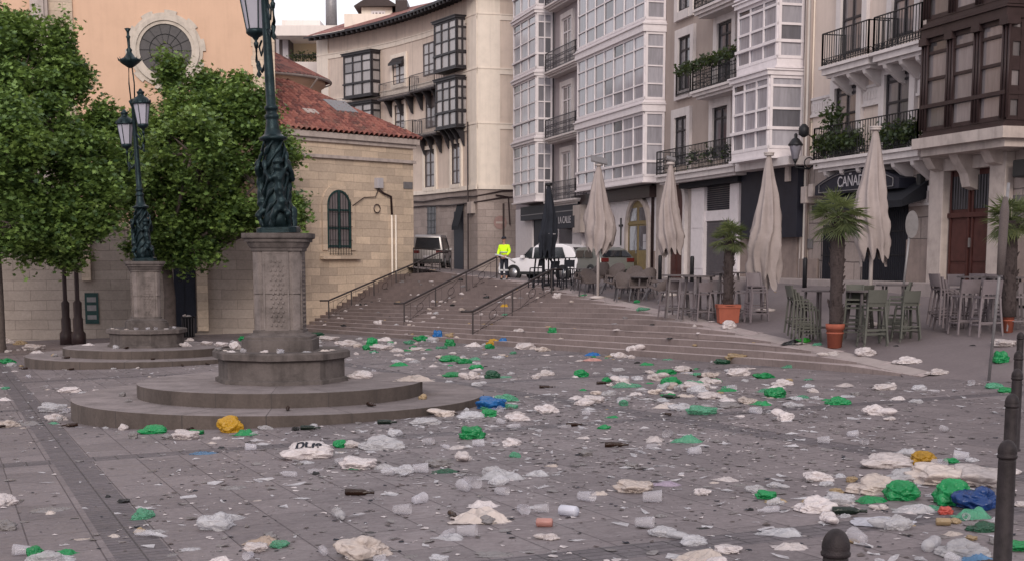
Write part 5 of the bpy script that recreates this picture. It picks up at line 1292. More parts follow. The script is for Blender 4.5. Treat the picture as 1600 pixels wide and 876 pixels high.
stack(ST, 1506, 521, 1, R(8), 'bar stool turned back-first, left of the front pair before the portal', G2, sc_=1.13)
stack(ST, 1540, 525, 1, R(4), 'bar stool turned back-first, right of the front pair before the portal', G2, sc_=1.15)
stack(ST, 1483, 515, 3, R(-75), 'the leaning stack left of the portal group', G2, (0, -.09), .06, 1.08)
stack(ST, 1497, 503, 1, R(185), 'bar stool facing the viewer behind the left front one before the portal', G2, sc_=1.05)
stack(ST, 1530, 503, 1, R(178), 'bar stool facing the viewer behind the two front ones before the portal', G2, sc_=1.05)
stack(ST, 1556, 507, 2, R(175), 'the stack behind the slim leaning post', G2, (0, -.05), .08, 1.0)
stack(ST, 1588, 516, 1, R(170), 'bar stool at the right edge behind the last terracotta pot', G2, sc_=1.0)
stack(ST, 1182, 503, 3, R(190), 'the stack right of the square terracotta planter', G2, (0, -.04), .07, 1.08)
for x, y, r_, lab in ((1045, 496, 20, 'leftmost of the stools under the bar tables left of the planter'), (1072, 499, 170, 'second of the stools under the bar tables left of the planter'), (1098, 501, 10, 'stool under the middle bar table left of the planter'), (1118, 499, 180, 'stool just left of the square planter, under the table'), (1158, 500, 175, 'stool just behind the right side of the square planter')):
    stack(ST, x, y, 1, R(r_), 'bar ' + lab, G2, sc_=1.0)
TB = table_proto('tabletop', 1.13, .42, 'bar_table'); TC = table_proto('tabletop', .74, .4, 'terrace_table'); TK = table_proto('awning', 1.1, .4, 'black_bar_table', True)
GT = 'round bar tables on the terrace'
for x, y, lab in ((1058, 496, 'dark bar table at the left end of the row before the shutter'), (1091, 499, 'dark bar table in the middle of the row left of the planter'), (1138, 494, 'dark bar table behind the square planter palm'), (1278, 527, 'pale edged bar table above the leaning stack of stools'), (1349, 530, 'dark square edged bar table among the grey green stools'), (1395, 520, 'bar table at the back of the grey green stool group'), (1522, 509, 'bar table between the stools before the wooden portal'), (1572, 512, 'bar table behind the slim leaning post')):
    p = pick(x, y); put(TB, p.x, p.y, p.z, R(20 + x), lab, GT, sc_=1.0 if x > 1200 else 1.08)
GK = 'black bar tables and stools behind the nearest handrail'
for x, y, lab in ((849, 449, 'black bar table left of the dark closed umbrella'), (878, 449, 'black bar table right of the dark closed umbrella')):
    p = pick(x, y); put(TK, p.x, p.y, p.z, R(x), lab, GK)
for x, y, lab in ((838, 449, 'black bar stool at the left end of the black table group'), (862, 453, 'black bar stool between the two black tables'), (888, 452, 'black bar stool at the right end of the black table group')):
    stack(SK, x, y, 1, R(x), lab, GK, sc_=1.0)
AC = chair_proto('rattan'); GC = 'grey woven chairs by the pale umbrellas'
for x, y, r_, tl, lab in ((905, 458, 100, .25, 'woven armchair tipped forward at the left of the chair group'), (921, 462, 200, 0, 'woven armchair just left of the first pale umbrella pole'), (950, 464, 80, .3, 'woven armchair leaning right of the first pale umbrella pole'), (962, 452, 150, 0, 'woven armchair in the back row near the grey car'),
                          (938, 450, 20, 0, 'woven armchair behind the first pale umbrella pole'), (975, 470, 185, 0, 'woven armchair facing the steps in the middle of the group'), (997, 470, 175, 0, 'woven armchair with rounded back right of the middle'), (1018, 474, 75, .35, 'woven armchair tipped against its table at the right'), (990, 458, 160, 0, 'woven armchair in the back row before the olive door'), (1010, 462, 20, 0, 'woven armchair at the back right before the olive door')):
    p = pick(x, y); put(AC, p.x, p.y, p.z + abs(tl) * .1, R(r_), lab, GC, (tl, 0), 1.05)
for x, y, lab in ((912, 452, 'low table left of the first pale umbrella'), (984, 464, 'low table in the middle of the woven chairs'), (1005, 468, 'low table at the right of the woven chairs')):
    p = pick(x, y); put(TC, p.x, p.y, p.z, R(x), lab, 'low terrace tables')

# umbrellas
def umbrella(px, py, ytop, ywide, yend, wpx, label, mat='umb', pole='pole', seed=1, panel=None, dark=False):
    p = pick(px, py); k = ppm(p); H = height_at(p, ytop); zw = height_at(p, ywide); ze = height_at(p, yend); rw_ = wpx / k / 2
    t = thing('closed_umbrella', label, 'umbrella', p, group='closed umbrellas on the terrace'); rnd = random.Random(seed)
    m = MB(); m.tube([(0, 0, 0), (0, 0, H + .03)], .05 if not dark else .03, 8); m.lathe([(.28, 0), (.28, .06), (.07, .1)], 16); m.build('pole', M[pole], t, local=True)
    ph = rnd.uniform(0, 6); nf = rnd.choice((7, 8, 9)); n_ = 72; ns_ = 26; vs = []; fs = []; hem = [rnd.uniform(-.12, .22) for _ in range(nf + 1)]
    for j in range(ns_ + 1):
        f_ = j / ns_
        for i in range(n_):
            a = 2 * math.pi * i / n_; zlow = ze + hem[int((a + ph) / (2 * math.pi) * nf) % nf] * (zw - ze) * .9 + .16 * math.sin(a * nf + ph) * (zw - ze)
            z = H - (H - zlow) * f_; g_ = (H - z) / (H - zw)
            r_ = .05 + (rw_ - .05) * (min(g_, 1) ** .85) if g_ < 1 else rw_ * (1 - .22 * (z < zw) * min(1, (zw - z) / max(.1, zw - ze)) ** 1.5)
            fold = 1 - 2 * abs(math.sin((nf * a + 1.6 * math.sin(z * 1.1 + ph) + .8 * noise.noise(Vector((z * 1.5, seed, 0)))) / 2)) ** .8
            low = max(0, g_ - .45); q3 = Vector((math.cos(a) * 1.1, math.sin(a) * 1.1, z * 1.3 + seed * 3))
            r_ *= 1.06 + .20 * fold * min(1, g_ * 1.5) + .22 * noise.noise(q3) * min(1, g_ + .2) + .26 * noise.noise(q3 * 2.3) * low
            sw = .05 * math.sin(z * 2 + seed) * g_; vs.append((r_ * math.cos(a) + sw, r_ * math.sin(a), z))
    for j in range(ns_):
        for i in range(n_): fs.append((j * n_ + i, j * n_ + (i + 1) % n_, (j + 1) * n_ + (i + 1) % n_, (j + 1) * n_ + i))
    m = MB(); m.add(vs, fs, True); c_ = m.build('canopy', M[mat], t, local=True)
    m = MB(); m.lathe([(.10, -.02), (.14, .0), (.13, .05), (.03, .08)], 12, (0, 0, H)); m.build('cap', M[pole], t, local=True)
    if panel:
        m = MB(); w_ = panel / k / 2; cA = Matrix.Rotation(R(35), 3, 'X') @ Matrix.Rotation(R(15), 3, 'Y'); a, b, c2 = cA @ Vector((2 * w_, 0, 0)), cA @ Vector((0, 1.3 * w_, 0)), cA @ Vector((0, 0, .05))
        m.obox(Vector((0, 0, H + .16)) - a / 2 - b / 2, a, b, c2); m.tube([(0, 0, H), (0, 0, H + .2)], .03, 6); m.build('top_panel', M['signgrey'], t, local=True)
    else:
        m = MB(); m.lathe([(.15, .05), (.15, .08)], 14, (0, 0, H), smooth=False); m.build('top_plate', M[pole], t, local=True)
    return t
umbrella(934, 466, 259, 352, 392, 41, 'closed pale beige umbrella farthest left, standing before the olive door house', panel=26, seed=3)
umbrella(1045, 462, 257, 366, 396, 36, 'closed pale beige umbrella with a tilted panel on top, left of the square planter', panel=14, seed=5)
umbrella(1196, 486, 243, 376, 440, 46, 'closed pale beige umbrella in front of the dark shop panel', seed=8)
umbrella(1358, 508, 203, 345, 405, 50, 'closed pale beige umbrella covering part of the rounded restaurant sign', seed=11)
umbrella(857, 446, 290, 366, 402, 25, 'closed black umbrella tied with pale cord among the black tables', 'umbdark', 'iron', 2, dark=True)
o = [x for x in D.objects if x.name.startswith('closed_umbrella') and 'black' in x.get('label', '')][0]
p = o.location; m = MB(); z_ = height_at(p, 366); m.lathe([(.29, z_ - .02), (.30, z_ + .02)], 20, cap=False); m.tube([(-.29, -.05, z_), (-.36, -.1, z_ - .2), (-.37, -.1, z_ - .4)], .015, 4); m.build('tie_cord', M['letter'], o, local=True)

# potted palms
def fan_palm(px, py, ycrown, rpx, label, potw, pot_h, square, seed, lean=0, trunk=.11):
    p = pick(px, py); k = ppm(p); rnd = random.Random(seed); zc = height_at(p, ycrown); t = thing('potted_palm', label, 'potted palm', p, group='potted fan palms')
    m = MB(); w_ = potw / k / 2; h_ = pot_h / k
    if square:
        for a, b, c, d in ((0, h_ * .82, 1, 1), (h_ * .82, h_, 1.08, 1.08)): 
            m.lathe([(w_ * 1.3 * (.88 if a == 0 else 1.08), a), (w_ * 1.3 * (1.0 if a == 0 else 1.08), b)], 4, smooth=False, rot=.5)
    else: m.lathe([(w_ * .74, 0), (w_ * .92, h_ * .78), (w_ * 1.0, h_ * .78), (w_ * 1.03, h_), (w_ * .92, h_), (w_ * .9, h_ * .9)], 28)
    if not square: m.lathe([(w_ * .95, h_ * .6), (w_ * .95, h_ * .66)], 28, cap=False)
    m.build('pot', M['pot'], t, local=True)
    m = MB(); m.lathe([(w_ * (1.1 if square else .9), h_ * .93), (w_ * .3, h_ * .99)], 20); m.build('soil', M['soil'], t, local=True)
    m = MB(); pts = [(lean * f_ * .5, 0, h_ * .8 + (zc - h_ * .8) * f_) for f_ in [i / 10 for i in range(11)]]; m.tube(pts, [trunk * rnd.uniform(.92, 1.12) for _ in pts], 12)
    for q in range(90):
        f_ = rnd.random(); a = rnd.uniform(0, 6.28); z = h_ + (zc - h_) * f_; c_ = Vector((lean * f_ * .5 + math.cos(a) * trunk * .9, math.sin(a) * trunk * .9, z)); m.tube([c_, c_ + Vector((math.cos(a) * .06, math.sin(a) * .06, .09))], [.03, .008], 4, False)
    m.build('trunk', M['ptrunk'], t, local=True)
    m = MB(); R_ = rpx / k * 1.12; top = Vector((lean * .5, 0, zc))
    for q in range(46):
        a = rnd.uniform(0, 6.28); el = rnd.uniform(-.75, 1.25); d = Vector((math.cos(a) * math.cos(el), math.sin(a) * math.cos(el), math.sin(el))); hub = top + d * R_ * rnd.uniform(.38, .55)
        m.tube([top, hub], [.012, .008], 4, False); s1 = d.cross(Vector((0, 0, 1))).normalized(); s2 = d.cross(s1)
        for b in range(19):
            be = (b - 9) / 9 * 1.75; dd = (d * math.cos(be) + s1 * math.sin(be)).normalized(); L = R_ * rnd.uniform(.45, .62) * (1 - .2 * abs(be) / 1.75); tip = hub + dd * L + Vector((0, 0, -.30 * L * rnd.random() - .05)); wv_ = dd.cross(s2).normalized() * R_ * .016; mid = hub.lerp(tip, .5) + Vector((0, 0, .01))
            m.add([hub, mid - wv_, tip, mid + wv_], [(0, 1, 2, 3)])
    m.build('crown', M['palm'], t, local=True); return t
fan_palm(1137, 504, 372, 33, 'fan palm in a square orange terracotta planter', 36, 29, True, 3, .0, .13)
fan_palm(1304, 543, 338, 50, 'fan palm in a round terracotta pot between the stacks of bar stools', 29, 38, False, 4, .0, .15)
fan_palm(1575, 519, 345, 48, 'fan palm in a small terracotta pot at the right edge', 19, 31, False, 6, -.1, .15)
# leaning slim post at the right and the grey round sign
p = pick(1545, 594); k = ppm(p); q = at(1576, 286, p.y + .0); t = thing('leaning_signpost', 'slim leaning grey post with a faded narrow sign seen edge-on at the right', 'signpost', p)
m = MB(); m.tube([p, q], .03 * 1.0, 8); m.build('post', M['signgrey'], t)
a = at(1571, 312, p.y - .05); b = at(1563, 430, p.y - .05); m = MB(); m.tube([a + Vector((0, 0, .05)), a.lerp(b, .15), a.lerp(b, .6), b], [.04, .09, .085, .07], 8); m.build('wrapped_cover', M['rattan'], t)
p = pick(1409, 470); k = ppm(p); t = thing('round_sign', 'grey back of a round road sign on a leaning post by the cream house', 'road sign', p)
c_ = at(1424, 351, p.y); m = MB(); m.tube([p, c_ - Vector((.02, 0, .1))], .035, 8); m.build('post', M['signgrey'], t)
m = MB(); m.prism([(.27 * math.cos(a) * .55, .36 * math.sin(a)) for a in [2 * math.pi * i / 24 for i in range(24)]], Vector((1.25, .3, 0)), (0, 0, 1), c_ - Vector((0, .06, 0)), (0, .02, 0)); m.build('plate', M['signgrey'], t)
# slim bollards along the house row
GB = 'slim dark bollards along the pavement'
sb = thing('slim_bollard', 'slim dark bollard on the pavement left of the restaurant window', 'bollard', pick(1257, 449), group=GB); m = MB(); m.lathe([(.07, 0), (.07, .85), (.05, .9)], 12); m.build('body', M['iron'], sb, local=True)
dup(sb, pick(1081, 441), 0, 'slim dark bollard on the pavement beside the white pilaster'); dup(sb, pick(1031, 437), 0, 'slim dark bollard on the pavement beside the olive door')

# near bollards
bl_ = None; GBo = 'brown iron bollards at the right edge of the square'
spec = [(1307, 825, 7.48 * .97, 'brown iron bollard with a domed top at the bottom of the picture, standing alone'), (1575, 686, 11.0, 'tall brown iron bollard nearest on the right edge'), (1582, 614, 14.9, 'second brown iron bollard of the right-hand row'),
        (1590, 575, 18.4, 'third brown iron bollard of the right-hand row'), (1592, 547, 22.0, 'fourth brown iron bollard of the right-hand row'), (1595, 518, 27.0, 'farthest brown iron bollard of the right-hand row')]
for i, (x, y, d_, lab) in enumerate(spec):
    c_ = at(x, y, d_); gz_ = plaza(c_.x, c_.y)
    hb = .95
    # slide along the ray until the top is hb above the plaza
    lo, hi = 2, 60
    for _ in range(40):
        md = (lo + hi) / 2; c_ = at(x, y, md)
        if c_.z - plaza(c_.x, c_.y) > hb: lo = md
        else: hi = md
    c_ = at(x, y, hi); base = (c_.x, c_.y, plaza(c_.x, c_.y))
    if bl_ is None:
        bl_ = thing('iron_bollard', lab, 'bollard', base, group=GBo)
        m = MB(); m.lathe([(.075, -.1), (.075, .02), (.062, .03), (.058, .80), (.056, .82)], 28); m.build('shaft', M['bollard'], bl_, local=True)
        m = MB(); m.lathe([(.056, .82), (.066, .826), (.068, .84), (.062, .848)] + [(.064 * math.cos(a), .862 + .088 * math.sin(a)) for a in [i_ * math.pi / 2 / 9 for i_ in range(9)]] + [(.003, .95)], 28); m.build('cap', M['bollard'], bl_, local=True)
    else: dup(bl_, base, i * .7, lab)

# ------------------------------------------------------------ cars
def car(name, label, px, py, head, mat, L=4.35, Wd=1.8, H=1.58, van=False, suv=True):
    p = pick(px, py) if py > 100 else at(px, 430, py)
    if py < 100: p.z = ground(p.x, p.y)
    t = thing(name, label, 'van' if van else 'car', p, head)
    if van: prof = [(-L / 2, .35), (-L / 2, 1.0), (-L / 2 + .08, H - .12), (-L / 2 + .3, H), (L / 2 - 1.5, H), (L / 2 - .75, 1.12), (L / 2 - .1, .92), (L / 2, .7), (L / 2, .32)]
    else: prof = [(-L / 2 + .02, .32), (-L / 2, .6), (-L / 2 + .05, 1.0), (-L / 2 + .5, H - .16), (-L / 2 + .95, H - .03), (-L / 2 + 1.6, H), (L / 2 - 2.1, H - .05), (L / 2 - 1.3, 1.06), (L / 2 - .55, .96), (L / 2 - .1, .78), (L / 2, .55), (L / 2 - .02, .30)]
    bm = bmesh.new(); rows_ = []
    belt = .98
    for yy, ins, kk in ((-1, 1, 0), (-.96, 1, 1), (0, 1, 2), (.96, 1, 1), (1, 1, 0)):
        row = []
        for x, z in prof:
            tap = 1 - (.17 * max(0, (z - belt) / (H - belt)) if z > belt else .04 * max(0, (.5 - z)))
            sx = .985 if abs(yy) == 1 else 1; row.append(bm.verts.new((x * sx, yy * Wd / 2 * tap, (z if abs(yy) < 1 else .32 + (z - .32) * .985))))
        rows_.append(row)
    n_ = len(prof)
    for a, b in zip(rows_[:-1], rows_[1:]):
        for i in range(n_): bm.faces.new((a[i], a[(i + 1) % n_], b[(i + 1) % n_], b[i]))
    bm.faces.new(rows_[0][::-1]); bm.faces.new(rows_[-1]); bmesh.ops.recalc_face_normals(bm, faces=bm.faces)
    me = D.meshes.new('body'); bm.to_mesh(me); bm.free(); me.materials.append(M[mat]); o = D.objects.new('body', me); col.objects.link(o); o.parent = t
    b_ = o.modifiers.new('b', 'BEVEL'); b_.width = .05; b_.segments = 3; b_.limit_method = 'ANGLE'; b_.angle_limit = R(25)
    for f in me.polygons: f.use_smooth = True
    def side(x, z): tap = 1 - .17 * max(0, (z - belt) / (H - belt)); return Wd / 2 * tap
    for s_ in (-1, 1):
        segs = ((-L / 2 + .75, -L / 2 + 1.45), (-L / 2 + 1.55, L / 2 - 2.0), (L / 2 - 1.92, L / 2 - 1.35)) if not van else ((-L / 2 + .4, -L / 2 + 1.7), (-L / 2 + 1.8, L / 2 - 1.7), (L / 2 - 1.6, L / 2 - 1.05))
        for k_, (a, b) in enumerate(segs):
            m = MB(); zt = H - .17; zt2 = zt
            p4 = [(a + (.18 if k_ == 0 and not van else 0), zt), (b - (0 if k_ < 2 else .45), zt2 - (0 if k_ < 2 else .02)), (b, 1.02), (a - (0.06 if k_ == 0 else 0), 1.02)]
            if k_ == 2: p4 = [(a, zt), (a + .12, zt), (b, 1.04), (a, 1.02)]
            m.add([(x, s_ * (side(x, z) + .012), z) for x, z in p4], [(0, 1, 2, 3)]); m.build('side_window', M['carglass'], t, local=True)
        m = MB(); m.box(L / 2 - 1.55, L / 2 - 1.38, s_ * (Wd / 2 + .02) - .0, s_ * (Wd / 2 + .2), 1.0, 1.14); m.build('mirror', M[mat], t, local=True, bevel=.03)
        m = MB(); m.box(-L / 2 - .02, -L / 2 + .12, s_ * Wd / 2 - s_ * .42, s_ * Wd / 2 - s_ * .04, .82, 1.0); m.build('taillight', M['taillight'], t, local=True, bevel=.02)
        m = MB(); m.box(L / 2 - .16, L / 2 + .01, s_ * Wd / 2 - s_ * .45, s_ * Wd / 2 - s_ * .08, .66, .8); m.build('headlight', M['lampglass'], t, local=True, bevel=.02)
    m = MB(); m.add([(-L / 2 + (.04 if not van else .0) - .015, y_ * side(0, 1.05) * .86, 1.06) for y_ in (-1, 1)] + [(-L / 2 + (.47 if not van else .1) - .03, y_ * side(0, H) * .88, H - .17) for y_ in (1, -1)], [(0, 1, 2, 3)]); m.build('rear_window', M['carglass'], t, local=True)
    m = MB(); xa, xb = (L / 2 - 1.33, L / 2 - 2.02) if not van else (L / 2 - .78, L / 2 - 1.46); m.add([(xa + .03, y_ * side(0, 1.1) * .86, 1.12) for y_ in (-1, 1)] + [(xb + .05, y_ * side(0, H) * .88, H - .09) for y_ in (1, -1)], [(0, 1, 2, 3)]); m.build('windscreen', M['carglass'], t, local=True)
    m = MB(); m.box(-L / 2 + .5, L / 2 - .5, -Wd / 2 - .015, Wd / 2 + .015, .26, .40); m.box(-L / 2 - .03, -L / 2 + .2, -Wd / 2 + .06, Wd / 2 - .06, .3, .5); m.box(L / 2 - .2, L / 2 + .03, -Wd / 2 + .06, Wd / 2 - .06, .26, .5); m.build('bumper', M['plastic'], t, local=True, bevel=.02)
    m = MB(); m.box(-L / 2 - .035, -L / 2 - .01, -.26, .26, .58, .70); m.build('number_plate', M['letter'], t, local=True)
    for sx in (-L / 2 + .85, L / 2 - .88):
        for s_ in (-1, 1):
            m = MB(); m.tube([(sx, s_ * (Wd / 2 - .2), .33), (sx, s_ * (Wd / 2 + .02), .33)], .345, 26); wh = m.build('wheel', M['tyre'], t, local=True)
            m = MB(); m.tube([(sx, s_ * (Wd / 2 + .02), .33), (sx, s_ * (Wd / 2 + .03), .33)], .23, 20); m.build('rim', M['rim'], wh, local=True)
            m = MB(); m.tube([(sx, s_ * (Wd / 2 - .02), .33), (sx, s_ * (Wd / 2 + .012), .33)], .39, 22); m.build('wheel_arch', M['plastic'], t, local=True)
    return t
car('parked_car', 'white parked car beside the street cleaner', 856, 66, R(146), 'carwhite', L=4.45, H=1.68)
car('parked_car', 'grey green estate car parked behind the woven terrace chairs', 926, 64.5, R(118), 'carsilver', L=4.3, H=1.5)
car('parked_van', 'pale grey van parked behind the guard rail at the top of the stairs', 676, 84, R(86), 'vangrey', L=4.4, H=1.9, van=True)

# ------------------------------------------------------------ street cleaner
def skinned(name, verts, edges, mat, par, sub=2, root=0):
    me = D.meshes.new(name); me.from_pydata([v[:3] for v in verts], edges, []); o = D.objects.new(name, me); col.objects.link(o)
    sk = o.modifiers.new('skin', 'SKIN'); sk.use_smooth_shade = True
    for i, v in enumerate(verts): r_ = v[3]; me.skin_vertices[0].data[i].radius = r_ if isinstance(r_, tuple) else (r_, r_)
    me.skin_vertices[0].data[root].use_root = True
    su = o.modifiers.new('sub', 'SUBSURF'); su.levels = sub; su.render_levels = sub
    dg = bpy.context.evaluated_depsgraph_get(); m2 = D.meshes.new_from_object(o.evaluated_get(dg)); o.modifiers.clear(); o.data = m2; m2.materials.clear(); m2.materials.append(mat); o.parent = par
    for f in m2.polygons: f.use_smooth = True
    return o
pp = pick(788, 437.5); H_ = height_at(pp, 371); per = thing('person', 'street cleaner in a yellow hi-vis jacket, dark trousers and cap beside the white car', 'person', pp, R(155), scale=H_ / 1.76)
V = [(0, 0, .95, (.13, .10)), (0, .0, 1.15, (.13, .10)), (0, .01, 1.35, (.16, .11)), (0, .02, 1.47, .06), (0, .03, 1.55, .052),
     (.10, 0, .90, .085), (.11, .02, .50, .06), (.11, 0, .09, .042), (.11, .10, .04, .04), (-.10, 0, .90, .085), (-.11, .02, .50, .06), (-.11, 0, .09, .042), (-.11, .10, .04, .04),
     (.19, 0, 1.40, .055), (.25, .0, 1.16, .045), (.20, .20, 1.02, .035), (.17, .27, .98, .03), (-.19, 0, 1.40, .055), (-.25, .02, 1.16, .045), (-.20, .20, 1.0, .035), (-.17, .28, .96, .03)]
Ed = [(0, 1), (1, 2), (2, 3), (3, 4), (0, 5), (5, 6), (6, 7), (7, 8), (0, 9), (9, 10), (10, 11), (11, 12), (2, 13), (13, 14), (14, 15), (15, 16), (2, 17), (17, 18), (18, 19), (19, 20)]
hd = [(0, .03, 1.55, .05), (0, .045, 1.62, (.07, .085)), (0, .04, 1.70, (.075, .09)), (0, .035, 1.745, (.05, .06))]
body = skinned('body', V + hd[1:], Ed + [(4, 21), (21, 22), (22, 23)], M['skin'], per)
for s_, (hx, hy, hz) in ((1, (.17, .27, .98)), (-1, (-.17, .28, .96))):   # fingers closing on the bin handle
    vs_ = [(hx, hy, hz, .028), (hx - s_ * .02, hy + .05, hz - .01, .026)]; es_ = [(0, 1)]
    for q in range(4):
        b0 = len(vs_); ox = (q - 1.5) * .017; ln = (.03, .036, .034, .027)[q]; vs_ += [(hx - s_ * .02 + ox, hy + .05 + ln, hz - .015, .0085), (hx - s_ * .02 + ox, hy + .06 + ln, hz - .045, .0078)]; es_ += [(1, b0), (b0, b0 + 1)]
    b0 = len(vs_); vs_ += [(hx - s_ * .045, hy + .03, hz - .005, .010), (hx - s_ * .05, hy + .055, hz - .03, .0085)]; es_ += [(0, b0), (b0, b0 + 1)]
    skinned('hand', vs_, es_, M['skin'], per, 1)
J = [(0, 0, .98, (.165, .13)), (0, 0, 1.15, (.165, .135)), (0, .01, 1.34, (.19, .135)), (0, .015, 1.46, (.085, .075)), (.20, 0, 1.39, .078), (.26, 0, 1.16, .064), (.205, .19, 1.03, .05), (-.20, 0, 1.39, .078), (-.26, .02, 1.16, .064), (-.205, .19, 1.01, .05)]
skinned('jacket', J, [(0, 1), (1, 2), (2, 3), (2, 4), (4, 5), (5, 6), (2, 7), (7, 8), (8, 9)], M['hivis'], per)
Tr = [(0, 0, .97, (.15, .115)), (.09, 0, .86, .105), (.11, .02, .50, .078), (.11, 0, .16, .066), (-.09, 0, .86, .105), (-.11, .02, .50, .078), (-.11, 0, .16, .066)]
skinned('trousers', Tr, [(0, 1), (1, 2), (2, 3), (0, 4), (4, 5), (5, 6)], M['uniform'], per)
for s_ in (-1, 1):
    m = MB(); m.tube([(s_ * .11, .02, .36), (s_ * .11, .015, .44)], .092, 14); m.build('reflective_band', M['reflect'], per, local=True)
    skinned('boot', [(s_ * .11, -.03, .06, .055), (s_ * .11, .0, .2, .06), (s_ * .11, .12, .045, (.05, .04))], [(0, 1), (0, 2)], M['boots'], per, 1)
m = MB(); m.tube([(0, 0, 1.12), (0, 0, 1.17)], .175, 18); m.build('jacket_band', M['reflect'], per, local=True)
m = MB(); m.lathe([(.098, 1.69), (.10, 1.73), (.085, 1.775), (.04, 1.795)], 18, (0, .035, 0)); m.prism([(-.07, .08), (.07, .08), (.06, .17), (-.06, .17)], (1, 0, 0), (0, 1, 0), (0, .04, 1.70), (0, 0, .012)); m.build('cap', M['uniform'], per, local=True)
m = MB(); m.prism([(-.012, 0), (.012, 0), (.008, .03), (-.008, .03)], (1, 0, 0), (0, 0, 1), (0, .115, 1.60), (0, .028, 0))
m.build('nose', M['skin'], per, local=True)
m = MB()
for s_ in (-1, 1): m.lathe([(.002, -.009), (.009, 0), (.002, .009)], 8, (s_ * .03, .122, 1.655))
m.build('eyes', M['boots'], per, local=True)
m = MB(); m.box(-.025, .025, .12, .128, 1.582, 1.590); m.build('mouth', M['taillight'], per, local=True)
# the cleaner's hose / strip in the hands
cl_ = thing('cleaning_hose', 'grey hose held by the street cleaner', 'hose', pp + Vector((0, 0, 1)))
m = MB(); f3 = Vector((math.cos(R(155) + R(90)), math.sin(R(155) + R(90)), 0)); h0 = pp + Vector((0, 0, 1.0)) + f3 * .32; m.tube([h0 + Vector((-.25, 0, .05)), h0, h0 + Vector((.35, -.1, -.12)), h0 + Vector((.6, -.1, -.3))], .035, 8); m.build('hose', M['reflect'], cl_)
# ------------------------------------------------------------ litter
def crumple(seed, kind):
    rnd = random.Random(seed); bm = bmesh.new()
    if kind in ('lump', 'tail', 'ball'):
        bmesh.ops.create_icosphere(bm, subdivisions=5, radius=.5)
        sx, sy, sz = {'lump': (1, .8, .52), 'tail': (.82, .66, .55), 'ball': (.9, .85, .85)}[kind]
        td = Vector((rnd.uniform(-1, 1), rnd.uniform(-1, 1), .15)).normalized(); o = Vector((seed * 3.7, 0, 0)); hd_ = Vector((rnd.uniform(-1, 1), rnd.uniform(-1, 1), .9)).normalized(); hd2 = Vector((-hd_.x, hd_.y, .8)).normalized()
        ax = Vector((rnd.uniform(-1, 1), rnd.uniform(-1, 1), rnd.uniform(-.4, .4))).normalized()
        for v in bm.verts:
            n = v.co.normalized(); p = n * 1.6 + o
            d1 = noise.voronoi(p * .95)[0]; f1 = math.sqrt(min(max(d1[1] - d1[0], 0), .5) / .5)
            p2 = p - ax * p.dot(ax) * .72; d2 = noise.voronoi(p2 * 2.6 + Vector((0, 0, 5)))[0]; f2 = math.sqrt(min(max(d2[1] - d2[0], 0), .5) / .5)
            g1 = min(d1[1] - d1[0], .6) / .6; p3 = p - ax * p.dot(ax) * .85; g2 = abs(noise.noise(p3 * 2.0 + Vector((noise.noise(p * 1.5), 3, 0)))); g3 = abs(noise.noise(p3 * 4.4 + Vector((8, noise.noise(p * 2), 0))))
            r_ = 1.05 - .17 * g1 - .22 * g2 + .0 - .07 * g3 + .42 * noise.noise(p * .7)
            for h_ in (hd_, hd2):
                c_ = max(0, n.dot(h_)); r_ += (.20 if kind == 'lump' else .14) * max(0, c_ - .88) / .12
            if kind == 'tail':
                c_ = max(0, n.dot(td)); r_ += 1.2 * max(0, c_ - .84) / .16
            v.co = Vector((n.x * sx, n.y * sy, n.z * sz)) * .5 * r_
        zlow = -.22 * sz
        for v in bm.verts:
            if v.co.z < zlow: v.co.z = zlow + (v.co.z - zlow) * .08; v.co.x *= 1.06; v.co.y *= 1.06
            v.co.z -= zlow - .012
    elif kind in ('flat', 'sheet'):
        bmesh.ops.create_grid(bm, x_segments=46, y_segments=34, size=.5); o = Vector((seed * 2.3, 5, 0)); A = .20 if kind == 'flat' else .07
        ang = rnd.uniform(0, 3.14); ax = Vector((math.cos(ang), math.sin(ang), 0))
        for v in bm.verts:
            x, y = v.co.x, v.co.y; a = math.atan2(y, x); e_ = 1 - .34 * noise.noise(Vector((math.cos(a) * 1.4, math.sin(a) * 1.4, seed))) - .08 * noise.noise(Vector((math.cos(a) * 5, math.sin(a) * 5, seed)))
            p = Vector((x * 2.2, y * 2.2, 0)) + o; d1 = noise.voronoi(p * 1.1)[0]; p2 = p - ax * p.dot(ax) * .7; d2 = noise.voronoi(p2 * 3.4)[0]
            f1 = math.sqrt(min(max(d1[1] - d1[0], 0), .5) / .5); f2 = math.sqrt(min(max(d2[1] - d2[0], 0), .5) / .5)
            rr = min(1, 2 * math.hypot(x, y)); fall = max(0, 1 - rr ** 2.5) ** .6
            g1 = min(d1[1] - d1[0], .5) / .5; g2 = min(d2[1] - d2[0], .4) / .4; fall = max(0, 1 - rr ** 3.5); h_ = A * fall * (.75 - .45 * g1 + .6 * noise.noise(p * .9)) + (.05 if kind == 'flat' else .03) * (1 - 2.2 * abs(noise.noise(p2 * 1.8 + Vector((0, 0, 3))))) * (fall * .7 + .3)
            v.co = Vector((x * e_ * (1.1 if rr > .98 else 1), y * .72 * e_, max(.006, h_)))
    me = D.meshes.new('crumpled'); bm.to_mesh(me); bm.free()
    for f in me.polygons: f.use_smooth = True
    xs_ = [v.co.x for v in me.vertices]; w_ = max(xs_) - min(xs_); cx_ = (max(xs_) + min(xs_)) / 2
    for v in me.vertices: v.co = Vector(((v.co.x - cx_) / w_, v.co.y / w_, v.co.z / w_))
    me.materials.append(None); return me
KM = {k: [crumple(11 * i + j * 7 + 3, k) for i in range(5)] for j, k in enumerate(('lump', 'tail', 'ball', 'flat', 'sheet'))}
